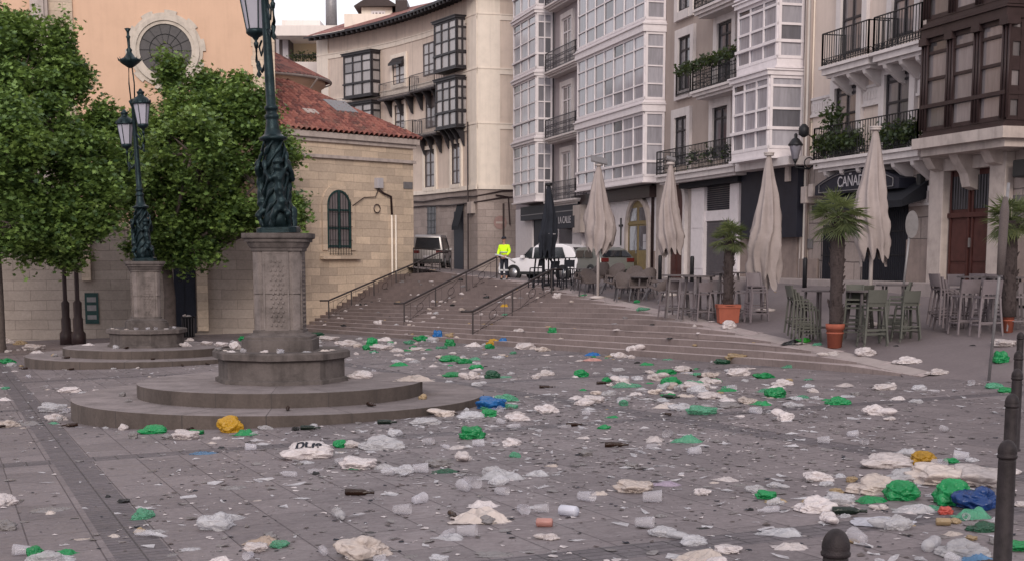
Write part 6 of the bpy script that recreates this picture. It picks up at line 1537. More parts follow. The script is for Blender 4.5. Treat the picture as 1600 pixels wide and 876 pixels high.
def litter(name, me, mat, loc, rz, s, label, cat, group=None, sy=1, szz=1, rx=0, ry=0):
    o = D.objects.new(name, me); col.objects.link(o)
    if not me.materials: me.materials.append(None)
    o.material_slots[0].link = 'OBJECT'; o.material_slots[0].material = mat
    o.location = loc; o.rotation_euler = (rx, ry, rz); o.scale = (s, s * sy, s * szz); return tag(o, label, cat, group)
def surf(px, py):
    """ground or lamp step under this pixel"""
    p = pick(px, py)
    for (cx, cy, g0) in ((-4.1, 24.8, -2.63), (-11.25, 43.1, -3.15)):
        for rr, dz in ((1.1, 1.03), (2.48, .485), (3.58, .25)):
            d_ = ray(px, py); zt = g0 + dz; q = d_ * (zt / d_.z) if d_.z < 0 else None
            if q is not None and (q.xy - Vector((cx, cy))).length < rr: return Vector((q.x, q.y, zt))
    return p
COLN = {'white': 'white', 'beige': 'off white', 'green': 'green', 'lime': 'lime green', 'blue': 'blue', 'dkblue': 'dark blue', 'ochre': 'mustard yellow', 'tan': 'light brown', 'clear': 'clear', 'grey': 'grey', 'gclear': 'pale green see-through', 'dgreen': 'dark green', 'black': 'black', 'lilac': 'lilac', 'pink': 'pink', 'red': 'red', 'foil': 'silver grey', 'bclear': 'pale blue'}
KINDN = {'lump': 'crumpled', 'tail': 'twisted', 'ball': 'puffed up', 'flat': 'flattened', 'sheet': 'spread out'}
rb = random.Random(21)
def bag(px, py, w_, c, kind, where, h=1.0, rz=None, noun='plastic bag'):
    p = surf(px, py + w_ * .16); me = rb.choice(KM[kind]); rz = rb.uniform(-.35, .35) + (math.pi if rb.random() < .5 else 0) if rz is None else rz
    return litter({'plastic bag': 'plastic_bag'}.get(noun, noun.replace(' ', '_')), me, BM[c], p, rz, w_ / ppm(p) * 1.05, f'{KINDN[kind]} {COLN[c]} {noun} {where}', 'bag' if 'bag' in noun else noun.split()[-1], None, 1, h)
def big(px, py, w_, c, kind, lab, h=1.0, rz=None, name='plastic_bag', cat='bag', me=None, sy=1):
    p = surf(px, py); m_ = me or rb.choice(KM[kind]); rz = rb.uniform(-.3, .3) if rz is None else rz
    return litter(name, m_, BM[c], p, rz, w_ / ppm(p) * 1.05, lab, cat, None, sy, h)
nb_ = [
 (239, 676, 44, 'green', 'lump', 'green bag lying against the near lamp steps, leftmost of the greens there', .8), (289, 685, 44, 'white', 'lump', 'white bag between two green ones before the near lamp steps', .9), (306, 678, 26, 'green', 'lump', 'small green bag tucked behind the white one at the near steps', .8),
 (361, 674, 44, 'ochre', 'ball', 'mustard yellow bag propped against the near lamp steps', .95), (384, 679, 38, 'green', 'flat', 'flat green bag right of the mustard yellow bag', 1.4), (415, 670, 26, 'clear', 'lump', 'clear crumpled wrapper against the near steps, right of the green one', .7), (209, 684, 16, 'grey', 'ball', 'small grey crumpled cup bag at the left of the near steps', 1.2),
 (320, 708, 46, 'bclear', 'sheet', 'pale blue thin film sheet in front of the white bag at the steps', 1.2), (480, 714, 82, 'white', 'lump', 'large white carrier bag printed with bold black letters', .82), (533, 698, 26, 'green', 'ball', 'small green wad right behind the lettered white bag', .8),
 (596, 700, 76, 'clear', 'lump', 'big heap of clear plastic film right of the lettered bag', .75), (559, 731, 60, 'white', 'lump', 'puffy white bag in front of the clear film heap', .8), (600, 731, 36, 'clear', 'flat', 'clear crumpled film right of the puffy white bag', 1.5),
 (687, 727, 48, 'grey', 'lump', 'grey crumpled bag lying on a dark green one', .7), (697, 737, 46, 'dgreen', 'flat', 'dark green torn bag under the grey one', .9), (785, 747, 74, 'clear', 'flat', 'large clear flattened bag in mid square', 1.3), (840, 742, 44, 'clear', 'flat', 'clear torn bag right of the large clear flattened one', 1.4),
 (753, 813, 104, 'beige', 'flat', 'wide off white bag with a raised middle in the lower centre', 1.5), (568, 868, 94, 'beige', 'lump', 'big off white bag at the bottom, left of centre', 1.0), (1093, 878, 102, 'beige', 'flat', 'big off white bag cut off at the bottom edge, right of centre', 1.4), (1083, 850, 44, 'clear', 'lump', 'clear bag just above the off white bag at the bottom edge', .9),
 (991, 767, 64, 'beige', 'lump', 'off white bag beside a lilac carton in mid square', .75), (1042, 757, 50, 'lilac', 'flat', 'lilac open paper carton beside the off white bag', .8), (413, 848, 62, 'news', 'flat', 'folded newspaper with reddish print in the lower left', 1.2),
 (82, 796, 66, 'grey', 'sheet', 'long grey plastic strip in the lower left', 1.0), (8, 826, 46, 'grey', 'lump', 'grey bag cut by the left edge', .9), (237, 832, 54, 'clear', 'sheet', 'torn dark edged film in the lower left of the square', 1.6), (56, 872, 34, 'green', 'ball', 'green bag end at the bottom left corner', 1.0), (92, 876, 52, 'clear', 'flat', 'clear bag joined to the green one in the bottom left corner', 1.2),
 (366, 762, 48, 'grey', 'sheet', 'small black and white scrap of film left of centre', 1.3), (344, 876, 40, 'white', 'flat', 'white crumpled bag at the bottom edge left of the newspaper', 1.4), (297, 858, 36, 'clear', 'sheet', 'clear torn strip near the bottom edge', 1.4), (685, 876, 32, 'clear', 'lump', 'small clear bag at the bottom edge near the centre', .9), (776, 866, 72, 'grey', 'sheet', 'long grey flattened wrapper near the bottom centre', 1.0),
 (765, 638, 50, 'blue', 'lump', 'bright blue bag at the right end of the near lamp steps', 1.05), (763, 650, 26, 'green', 'ball', 'green bag right below the bright blue one', .8), (792, 626, 40, 'gclear', 'lump', 'pale green see-through bag behind the bright blue one', .8), (855, 644, 42, 'white', 'lump', 'white bag right of the bright blue one, rounder', .9), (809, 656, 42, 'white', 'lump', 'white bag right of the bright blue one, nearer', .75), (735, 653, 44, 'clear', 'lump', 'clear crumpled bag left of the bright blue one', .7),
 (665, 662, 52, 'clear', 'lump', 'clear crumpled bag on the ground by the right of the near steps', .6), (736, 684, 44, 'green', 'ball', 'green knotted bag lying alone right of the near steps', .75), (908, 588, 24, 'green', 'ball', 'bright green bag alone in the middle distance', .8), (852, 586, 28, 'white', 'lump', 'white bag alone left of the bright green one', .9), (734, 592, 34, 'white', 'tail', 'white tall folded bag behind the near lamp steps', 1.2), (769, 590, 26, 'dgreen', 'ball', 'dark green bag right of the tall folded white one', .7),
 (624, 571, 32, 'green', 'flat', 'green flat bag behind the near lamp basin', 1.4), (706, 588, 30, 'green', 'lump', 'green bag left of the tall folded white one', .7), (703, 564, 38, 'green', 'lump', 'left green bag of the cluster before the stairs', .7), (726, 567, 32, 'green', 'lump', 'middle green bag of the cluster before the stairs', .7), (744, 576, 24, 'green', 'lump', 'right green bag of the cluster before the stairs', .9), (740, 562, 26, 'gclear', 'flat', 'pale green film on the cluster before the stairs', 1.2),
 (563, 590, 40, 'white', 'lump', 'white bag just right of the near basin', .8), (648, 594, 66, 'beige', 'flat', 'long off white heap on the upper edge of the near steps', 1.0), (927, 628, 38, 'white', 'lump', 'white bag in the middle, left of the big central heap', .8), (957, 652, 24, 'green', 'flat', 'flat green ring of plastic in mid square', 1.0), (1011, 570, 24, 'green', 'flat', 'pale flat green bag before the stairs, right part', 1.3),
 (1040, 584, 34, 'green', 'lump', 'green bag at the back of the central heap', .7), (1028, 594, 34, 'white', 'tail', 'white twisted bag in the central heap between greens', .9), (1049, 604, 34, 'green', 'ball', 'bright green round bag in front of the central heap', .8), (980, 604, 52, 'gclear', 'flat', 'pale green film at the left of the central heap', 1.0), (1067, 580, 32, 'white', 'lump', 'white bag at the top of the central heap', .8), (1085, 610, 48, 'white', 'lump', 'largest white bag of the central heap', .8),
 (1108, 622, 42, 'white', 'lump', 'white bag at the right of the central heap', .7), (1065, 640, 46, 'clear', 'lump', 'clear bag at the front left of the central heap', .7), (1095, 646, 50, 'gclear', 'lump', 'pale see-through bag at the front of the central heap', .7), (1138, 636, 40, 'grey', 'lump', 'grey bag at the front right of the central heap', .6), (1114, 597, 28, 'green', 'lump', 'green bag right behind the largest white one', .7), (1153, 586, 38, 'white', 'lump', 'white upright bag before the lowest stair', .95), (1151, 562, 36, 'tan', 'lump', 'light brown paper bag on the lowest stair', .8), (1128, 568, 26, 'dgreen', 'lump', 'dark green bag beside the light brown paper bag', .8),
 (1194, 590, 38, 'green', 'lump', 'green bag right of the upright white one', .65), (1234, 574, 28, 'gclear', 'flat', 'pale green film on the lowest stair at right', 1.2), (1222, 601, 34, 'white', 'lump', 'white bag directly above a round green one', .8), (1212, 620, 36, 'green', 'ball', 'round green bag below a white one, right of centre', .75), (1309, 631, 40, 'green', 'lump', 'rounded green bag standing alone in the right half', .85), (1381, 608, 38, 'white', 'lump', 'white bag below the end of the kerb', .75), (1372, 647, 50, 'white', 'tail', 'white twisted bag with a tail, right half', .9), (1402, 624, 27, 'white', 'flat', 'small white napkin like bag right of the twisted one', 1.4),
 (1074, 690, 50, 'gclear', 'flat', 'pale green flattened bag in mid square', 1.5), (1417, 567, 44, 'white', 'lump', 'white bag on the terrace right of the stools', .7), (1352, 555, 34, 'white', 'ball', 'smooth white bag in front of the grey green stools', .65), (1297, 556, 40, 'white', 'tail', 'white bag with a tail on the kerb below the round pot', .7), (1464, 584, 36, 'white', 'lump', 'white bag on the terrace near the leaning post', .7), (1139, 513, 24, 'white', 'ball', 'white bag in front of the square planter', .8),
 (1562, 566, 28, 'green', 'ball', 'green bag beside the foot of the leaning post', 1.1), (1569, 540, 38, 'white', 'lump', 'white bag under the small terracotta pot at right', .8), (1553, 606, 30, 'gclear', 'lump', 'pale green bag below the leaning post', .8), (1571, 612, 26, 'green', 'lump', 'green bag half behind the bollard row', .8), (1236, 538, 34, 'black', 'flat', 'black cloth like bag under the leaning stool stack', 1.5), (1257, 534, 28, 'lime', 'lump', 'lime green bag under the leaning stool stack', .7), (1278, 539, 20, 'gclear', 'flat', 'pale green scrap beside the round pot', 1.2),
 (926, 555, 28, 'blue', 'flat', 'flat blue bag at the foot of the stairs, right', 1.5), (926, 563, 36, 'pink', 'flat', 'pinkish paper below the flat blue bag', .9), (993, 550, 30, 'white', 'tail', 'white bag with raised end at the foot of the stairs', 1.0), (968, 558, 30, 'white', 'lump', 'white bag left of the raised one at the foot of the stairs', .8), (954, 557, 20, 'tan', 'flat', 'brown wrapper between blue and white bags by the stairs', 1.2), (788, 533, 22, 'blue', 'flat', 'small blue bag on the lowest stairs behind the nearest rail', 1.6), (771, 538, 26, 'ochre', 'lump', 'yellowish paper bag at the foot of the nearest rail', 1.0), (765, 544, 16, 'green', 'ball', 'small green bag below the yellowish one', .8),
 (820, 545, 34, 'white', 'lump', 'white heap of bags at the foot of the stairs, middle', .9), (848, 548, 28, 'beige', 'lump', 'off white bag right of the white heap at the stair foot', .7), (864, 521, 17, 'green', 'ball', 'green bag halfway up the stairs', 1.0), (813, 519, 22, 'white', 'lump', 'white bag on the third stair', .8), (684, 528, 18, 'blue', 'ball', 'blue bag at the foot of the stairs, left part', 1.2), (707, 526, 24, 'tan', 'lump', 'light brown bag right of the left blue one', .8), (703, 540, 18, 'green', 'ball', 'green upright bag below the light brown one', 1.0),
 (660, 532, 30, 'green', 'lump', 'green bags at the foot of the middle handrail', .8), (641, 537, 22, 'gclear', 'lump', 'pale green bag left of the middle handrail foot', .8), (740, 541, 30, 'white', 'flat', 'white flat bag at the foot of the stairs, centre', 1.5), (652, 547, 26, 'white', 'lump', 'white bag in the far row, under the middle handrail', .6), (676, 533, 24, 'clear', 'lump', 'clear bag beside the left blue one', .8), (581, 540, 18, 'green', 'ball', 'green bag in the far row of white rubbish', 1.3), (573, 546, 14, 'green', 'ball', 'small green bag end in the far row of white rubbish', 1.0),
 (480, 536, 46, 'clear', 'lump', 'clear heap in the far row right of the near pedestal', .6), (512, 532, 36, 'white', 'lump', 'white heap at the foot of the left handrail', .6), (545, 540, 46, 'white', 'lump', 'white long heap in the far row', .6), (595, 546, 40, 'white', 'lump', 'white heap right of the far green bag', .6), (620, 549, 26, 'white', 'lump', 'white heap before the foot of the stairs, left', .6), (600, 532, 34, 'white', 'flat', 'white flat strip of bags in the far row', 1.2), (495, 524, 24, 'dgreen', 'lump', 'dark heap against the start of the left handrail', .7),
 (382, 532, 20, 'green', 'lump', 'green bag behind the near pedestal, left side', 1.0), (368, 545, 20, 'white', 'ball', 'white upright bag left of the near basin', 1.0), (345, 540, 22, 'white', 'lump', 'white bag left of the near pedestal, second', .8), (322, 538, 20, 'white', 'lump', 'white bag between the two pedestals, nearer', .8), (297, 532, 16, 'white', 'lump', 'small white bag below the litter bin', .8), (233, 541, 28, 'beige', 'lump', 'off white bag on the farther lamp steps', .8), (290, 541, 20, 'white', 'lump', 'white bag at the right of the farther basin', 1.0), (185, 556, 16, 'white', 'lump', 'small white bag on the farther lower step', .9),
 (96, 575, 24, 'green', 'ball', 'round green bag against the farther lamp steps', .95), (12, 567, 28, 'green', 'lump', 'green bag at the far left edge', .8), (110, 612, 40, 'white', 'lump', 'white heap left of the near steps, farther', .65), (80, 642, 46, 'clear', 'lump', 'pale heap just left of the near steps', .8), (88, 656, 38, 'white', 'lump', 'white bag at the left end of the near steps', .8), (14, 666, 38, 'beige', 'lump', 'off white bag at the left edge, middle height', .8), (45, 663, 44, 'grey', 'flat', 'greyish flattened bag left of the near steps', 1.0), (6, 625, 26, 'white', 'flat', 'white bag touching the left edge', 1.2),
 (52, 546, 36, 'white', 'lump', 'white heap left of the farther lamp steps', .7), (10, 536, 30, 'beige', 'lump', 'off white heap at the far left under the tree', .7), (32, 538, 26, 'tan', 'lump', 'brownish heap under the left tree', .7), (58, 551, 22, 'white', 'flat', 'white flat bag below the white heap at far left', 1.0), (112, 531, 16, 'white', 'ball', 'small white bag by the slim posts', .9), (138, 539, 20, 'white', 'flat', 'small white papers before the farther lamp', 1.2), (20, 523, 26, 'grey', 'lump', 'grey bag in shade by the church wall, left', .8), (55, 520, 26, 'grey', 'lump', 'grey bag in shade by the church wall, right', .8),
 (593, 507, 22, 'white', 'tail', 'white bag with a long tail on the stairs below the left rail', 1.1), (597, 470, 14, 'white', 'flat', 'white sheet lying high on the stairs', 1.4), (656, 462, 14, 'white', 'flat', 'white scrap bag high on the stairs', 1.6), (695, 473, 12, 'white', 'flat', 'small white bag on the stairs by the middle rail', 1.4), (872, 466, 18, 'white', 'ball', 'white round bag at the top end of the nearest handrail', .8), (790, 480, 20, 'ochre', 'flat', 'yellowish film on the stairs behind the nearest handrail', 1.6), (793, 492, 22, 'gclear', 'flat', 'pale green film on the stairs behind the nearest handrail', 1.4), (1005, 486, 22, 'gclear', 'lump', 'pale green bag on the terrace before the woven chairs', .8), (912, 462, 16, 'green', 'flat', 'green scrap under the first pale umbrella', 1.2), (858, 456, 16, 'white', 'lump', 'white bag under the black tables', .7), (834, 450, 10, 'white', 'lump', 'small white bag left of the black tables', 1.0), (995, 473, 10, 'green', 'ball', 'small green bag by the chair legs', .8),
 # the heap at the right
 (1385, 728, 80, 'white', 'lump', 'white bag at the back left of the right-hand heap', .7), (1442, 724, 44, 'ochre', 'ball', 'mustard yellow bag at the back of the right-hand heap', .7), (1487, 722, 28, 'green', 'lump', 'small green bag at the back right of the right-hand heap', .8), (1470, 754, 104, 'beige', 'lump', 'wide off white bag in the middle of the right-hand heap', .8), (1528, 756, 96, 'white', 'lump', 'white bag at the right of the right-hand heap', .85), (1368, 768, 92, 'beige', 'lump', 'off white bag at the left middle of the right-hand heap', .85), (1422, 752, 80, 'clear', 'lump', 'clear film in the middle of the right-hand heap', .7),
 (1408, 778, 58, 'green', 'ball', 'green bag with sheen in the middle front of the right-hand heap', .75), (1362, 783, 54, 'green', 'flat', 'flat green bag at the front left of the right-hand heap', 1.3), (1488, 786, 62, 'green', 'ball', 'big bright green bag at the right-hand heap beside the dark blue one', .95), (1528, 792, 90, 'dkblue', 'lump', 'dark blue bag beside the big bright green one', 1.05), (1428, 798, 76, 'clear', 'flat', 'clear flat bag at the front of the right-hand heap', 1.0), (1275, 798, 68, 'white', 'lump', 'white bag standing left of the right-hand heap', 1.0), (1312, 786, 50, 'clear', 'lump', 'crumpled clear white bag joined to the standing white one', .95),
 (1386, 816, 112, 'foil', 'sheet', 'crumpled silver grey sheet lying before the right-hand heap', 1.2), (1476, 802, 26, 'red', 'ball', 'small red pink wrapper before the right-hand heap', .8), (1522, 808, 64, 'gclear', 'flat', 'pale green film below the dark blue bag', 1.4), (1538, 828, 56, 'dgreen', 'lump', 'dark green bag near the tall bollard', .7), (1503, 868, 84, 'clear', 'lump', 'large clear bag left of the tall bollard', .9), (1527, 874, 54, 'bclear', 'flat', 'blue tinted film at the foot of the tall bollard', 1.2), (1592, 858, 56, 'green', 'lump', 'green bag right of the tall bollard', .7), (1182, 768, 38, 'clear', 'lump', 'clear crumpled bag left of the standing white one', .9), (1213, 783, 40, 'tan', 'flat', 'brown lid like wrapper beside a clear bag', .8), (1598, 790, 30, 'white', 'lump', 'white scrap bag at the right edge', .8),
]
objs_b = []
for (x, y, w_, c, k_, lab, h) in nb_:
    if 'newspaper' in lab: nm, ct = 'newspaper', 'newspaper'
    elif 'carton' in lab: nm, ct = 'paper_carton', 'carton'
    elif 'wrapper' in lab: nm, ct = 'wrapper', 'wrapper'
    elif 'paper below' in lab or 'papers' in lab: nm, ct = 'crumpled_paper', 'paper'
    elif 'sheet' in lab or 'film' in lab or 'strip' in lab: nm, ct = 'thin_plastic', 'plastic film'
    else: nm, ct = 'plastic_bag', 'bag'
    o = big(x, y, w_, c, k_, lab, h * .92, name=nm, cat=ct); objs_b.append(o)
# printed letters on the big white bag
ob = [o for o in objs_b if 'printed' in o['label']][0]; ob.rotation_euler = (0, 0, .05)
bpy.context.view_layer.update(); mw = ob.matrix_world
bm_ = bmesh.new(); bm_.from_mesh(ob.data); bm_.transform(mw); bv = BVHTree.FromBMesh(bm_)
cu = D.curves.new('t', 'FONT'); cu.body = 'DU8'; cu.size = .17; cu.align_x = 'CENTER'; cu.align_y = 'CENTER'; cu.offset = .008; to = D.objects.new('t', cu); col.objects.link(to); bpy.context.view_layer.update(); me = D.meshes.new_from_object(to); D.objects.remove(to)
b2_ = bmesh.new(); b2_.from_mesh(me); bmesh.ops.subdivide_edges(b2_, edges=b2_.edges, cuts=3, use_grid_fill=True); bmesh.ops.triangulate(b2_, faces=b2_.faces)
inv = mw.inverted(); bad = []; dir_ = Vector((0, .8, -.6)); hb_ = max((mw @ v.co).z for v in ob.data.vertices) - ob.location.z; cen = ob.location + Vector((.02, 0, hb_ * .60)); upv = Vector((0, .6, .8))
for v in b2_.verts:
    src = cen + Vector((1, 0, 0)) * v.co.x + upv * v.co.y - dir_ * 2
    h, n_, i_, dd = bv.ray_cast(src, dir_)
    if h is None or n_.dot(dir_) > -.15: bad.append(v)
    v.co = inv @ ((h - dir_ * .006) if h else cen)
bmesh.ops.delete(b2_, geom=bad, context='VERTS'); b2_.to_mesh(me); b2_.free(); bm_.free(); me.materials.append(M['umbdark']); lt = D.objects.new('printed_letters', me); col.objects.link(lt); lt.parent = ob

# cups, bottles, cans
def lathe_mesh(name, prof, n=20, smooth=True):
    m = MB(); m.lathe(prof, n, cap=False, smooth=smooth); o = m.build(name, None); me = o.data; D.objects.remove(o); me.materials.append(None); return me
CUP = lathe_mesh('cup', [(.001, 0), (.038, 0), (.038, .004), (.052, .145), (.055, .15), (.052, .148), (.036, .006), (.001, .006)])
CUPS_ = lathe_mesh('cup', [(.001, 0), (.028, 0), (.036, .09), (.038, .093), (.034, .09), (.026, .004), (.001, .004)])
BOT = lathe_mesh('bottle', [(.001, 0), (.034, 0), (.037, .01), (.037, .16), (.03, .2), (.014, .235), (.014, .285), (.016, .287), (.016, .30), (.001, .30)])
PET = lathe_mesh('pet', [(.001, 0), (.038, .005), (.042, .03), (.038, .08), (.042, .1), (.038, .15), (.042, .18), (.03, .235), (.014, .26), (.016, .262), (.016, .285), (.001, .285)])
CAN = lathe_mesh('can', [(.001, 0), (.026, 0), (.033, .008), (.033, .108), (.027, .118), (.001, .115)])
def lying(name, me, c, px, py, lab, cat, rz, s=1.0, up=False, group=None):
    p = surf(px, py); r_ = {'cup': .045, 'bottle': .036, 'can': .033}.get(cat, .04) * s
    if up: return litter(name, me, BM[c], p, rz, s, lab, cat, group)
    return litter(name, me, BM[c], p + Vector((0, 0, r_)), rz, s, lab, cat, group, rx=R(90) - (.03 if cat == 'cup' else 0))
GCu = 'clear plastic cups scattered on the square'
for x, y, rz, s, up_, lab in ((738, 697, 1.5, 1.15, 0, 'clear cup lying just below the green knotted bag'), (661, 694, 1.2, 1.1, 0, 'clear cup lying right of the clear film heap'), (645, 738, 1.6, 1.3, 0, 'big clear cup lying left of the grey bag'), (728, 760, .6, 1.5, 0, 'big round mouthed clear cup left of the large flattened bag'), (648, 788, 2.6, 1.15, 0, 'clear cup tilted in the lower centre left'),
     (813, 800, .3, 1.1, 0, 'clear cup right of the wide off white bag'), (834, 800, 1.4, 1.0, 0, 'second clear cup right of the wide off white bag'), (715, 837, 1.4, 1.2, 0, 'clear cup below the wide off white bag'), (1004, 784, 1.5, 1.35, 0, 'clear cup below the off white bag and lilac carton'), (905, 781, .9, 1.2, 0, 'clear cup with torn side in the centre right'), (993, 823, 1.3, 1.15, 0, 'clear cup lying low in the centre right'), (1277, 692, 1.3, 1.1, 0, 'left one of three clear cups right of centre'), (1324, 682, 1.7, 1.0, 0, 'middle one of three clear cups right of centre'), (1346, 693, .1, 1.0, 0, 'right one of three clear cups, mouth towards the viewer'),
     (1076, 710, 2, 1.1, 0, 'clear cup in front of the pale green flattened bag'), (615, 803, 1.4, 1.2, 0, 'clear cup strip left of the wide off white bag'), (909, 648, 1.5, 1.0, 0, 'yellowish clear cup in mid square'), (775, 772, 1, 1, 0, 'small clear cup above the wide off white bag')):
    lying('plastic_cup', CUP, 'cup', x, y, lab, 'cup', rz, s * .9, up_, GCu)
GBt = 'bottles lying on the square'
for me, c, x, y, rz, s, lab in ((PET, 'clear', 525, 805, .3, 1.2, 'clear plastic bottle lying in the lower left centre'), (BOT, 'brownglass', 945, 698, 1.5, 1.0, 'brown glass bottle lying in mid square'), (BOT, 'brownglass', 843, 606, 1.4, .9, 'brown bottle lying behind the white bag in the middle distance'), (BOT, 'brownglass', 932, 600, 1.6, .9, 'dark bottle lying right of the bright green bag'),
    (BOT, 'dkgreenglass', 1300, 803, 1.45, 1.0, 'dark wine bottle lying before the right-hand heap'), (PET, 'clear', 1448, 862, 2.6, 1.2, 'clear plastic bottle near the bottom right'), (BOT, 'brownglass', 885, 666, 1.9, .8, 'short dark bottle lying in mid square'), (BOT, 'dkgreenglass', 590, 662, 1.5, 1.0, 'dark bottle lying at the foot of the near steps'), (BOT, 'dkgreenglass', 470, 671, 1.5, 1.0, 'dark bottle lying against the near steps, right of the green bag'), (BOT, 'brownglass', 540, 773, 1.4, 1.0, 'dark brown bottle lying left of centre'), (BOT, 'dkgreenglass', 1036, 622, 1.2, 1.0, 'dark bottle at the left of the central heap'), (PET, 'clear', 455, 566, 1.5, 1.2, 'clear bottle on the rim of the near basin')):
    lying('bottle', me, c, x, y, lab, 'bottle', rz, s, group=GBt)
for c, x, y, rz, s, lab in (('foil', 875, 804, 1.0, 1.5, 'crushed silver can right of the wide off white bag'), ('tan', 1462, 820, 1.4, 1.0, 'small brownish can before the right-hand heap'), ('pink', 838, 822, 1.4, 1.2, 'pinkish can lying in the lower centre')):
    lying('drink_can', CAN, c, x, y, lab, 'can', rz, s)
# rubbish on the basins and on the bin, dull objects against the steps
ri = random.Random(5)
def POSN(a):
    c = math.cos(a); return 'far left' if c < -.85 else 'left' if c < -.5 else 'just left of centre' if c < -.12 else 'centre' if c < .15 else 'just right of centre' if c < .5 else 'right' if c < .85 else 'far right'
for (cx, cy, g0, nm) in ((-4.1, 24.8, -2.63, 'near'), (-11.25, 43.1, -3.15, 'farther')):
    for i in range(9):
        a = R(195 + i * 18 + ri.uniform(-5, 5)); rr = ri.uniform(1.0, 1.12); c = ri.choice(('white', 'clear', 'beige', 'white', 'grey'))
        k_ = ri.choice(('lump', 'flat', 'cup')); loc = Vector((cx + rr * math.cos(a), cy + rr * math.sin(a), g0 + 1.045))
        if k_ == 'cup': litter('plastic_cup', CUPS_, BM['cup'], loc + Vector((0, 0, .03)), ri.uniform(0, 6), 1.2, f'small clear cup on the rim of the {nm} lamp basin, {POSN(a)}', 'cup', f'cups on the rim of the {nm} basin', rx=R(90))
        else: litter('crumpled_paper', ri.choice(KM[k_]), BM[c], loc, ri.uniform(0, 6), ri.uniform(.13, .26), f'{COLN.get(c, "pale")} crumpled rubbish on the rim of the {nm} lamp basin, {POSN(a)}', 'paper', f'rubbish on the rim of the {nm} basin', 1, .8)
    for i in range(16):
        a = R(190 + i * 10 + ri.uniform(-4, 4)); rr = ri.choice((1.38, 2.75, 3.75, 3.8)); dz = {1.38: .487, 2.75: .252}.get(rr)
        x_, y_ = cx + rr * math.cos(a), cy + rr * math.sin(a); z_ = g0 + dz if dz else plaza(x_, y_)
        c = ri.choice(('grey', 'white', 'clear', 'dgreen', 'brownglass', 'tan')); k_ = ri.choice(('lump', 'ball', 'bot'))
        if k_ == 'bot': litter('bottle', BOT, BM['brownglass'], (x_, y_, z_ + .035), a + 1.5, .85, f'dark bottle lying at the {nm} lamp steps, {POSN(a)}, {"on the ground" if not dz else "on the upper step" if rr < 2 else "on the lower step"}', 'bottle', f'bottles on the {nm} lamp steps', rx=R(90))
        else: litter('crumpled_rubbish', ri.choice(KM[k_]), BM[c], (x_, y_, z_), ri.uniform(0, 6), ri.uniform(.1, .22), f'small {COLN.get(c, "brown")} {"ball" if k_ == "ball" else "crumpled"} rubbish at the {nm} lamp steps, {POSN(a)}', 'rubbish', f'small rubbish at the {nm} lamp steps', 1, .8)
p = bn.location
for i in range(6): litter('crumpled_rubbish', ri.choice(KM['lump']), BM[ri.choice(('white', 'clear'))], p + Vector((ri.uniform(-.15, .15), ri.uniform(-.15, .15), .88 + i * .02)), ri.uniform(0, 6), .24, 'pale rubbish piled on the litter bin', 'rubbish', 'rubbish on the litter bin')
# scattered individuals, world space, denser towards the stairs and the centre
def dens(x, y):
    d = .12 + .9 * math.exp(-((y - 38) / 14) ** 2) + .5 * math.exp(-((x - 2) / 5) ** 2 - ((y - 22) / 9) ** 2)
    if x < -4 and y < 22: d *= .35
    if x > 5 and y < 40: d *= .5
    return min(1, d)
def okp(x, y):
    for cx, cy in ((-4.1, 24.8), (-11.25, 43.1)):
        if math.hypot(x - cx, y - cy) < 3.75: return False
    q = Vector((x, y)) - P1; s = q.dot(W2); t = q.dot(T2)
    if s > -.15 and t > -.5: return False
    return abs(x) < y * .375 and y < 62 + x * .1
CL = [(o.location.x, o.location.y) for o in objs_b if okp(o.location.x, o.location.y)]
def sample(rnd, y0=11, y1=60, near=0):
    if rnd.random() < near: y1 = 26
    while True:
        if near == 0 and rnd.random() < .62:
            c_ = rnd.choice(CL); x, y = c_[0] + rnd.gauss(0, .55), c_[1] + rnd.gauss(0, .8)
            if okp(x, y): return x, y, plaza(x, y)
            continue
        y = rnd.uniform(y0, y1); x = rnd.uniform(-.37, .37) * y
        if okp(x, y) and rnd.random() < dens(x, y) * (y / y1) ** .2: return x, y, plaza(x, y)
rs = random.Random(99); n_b = 0
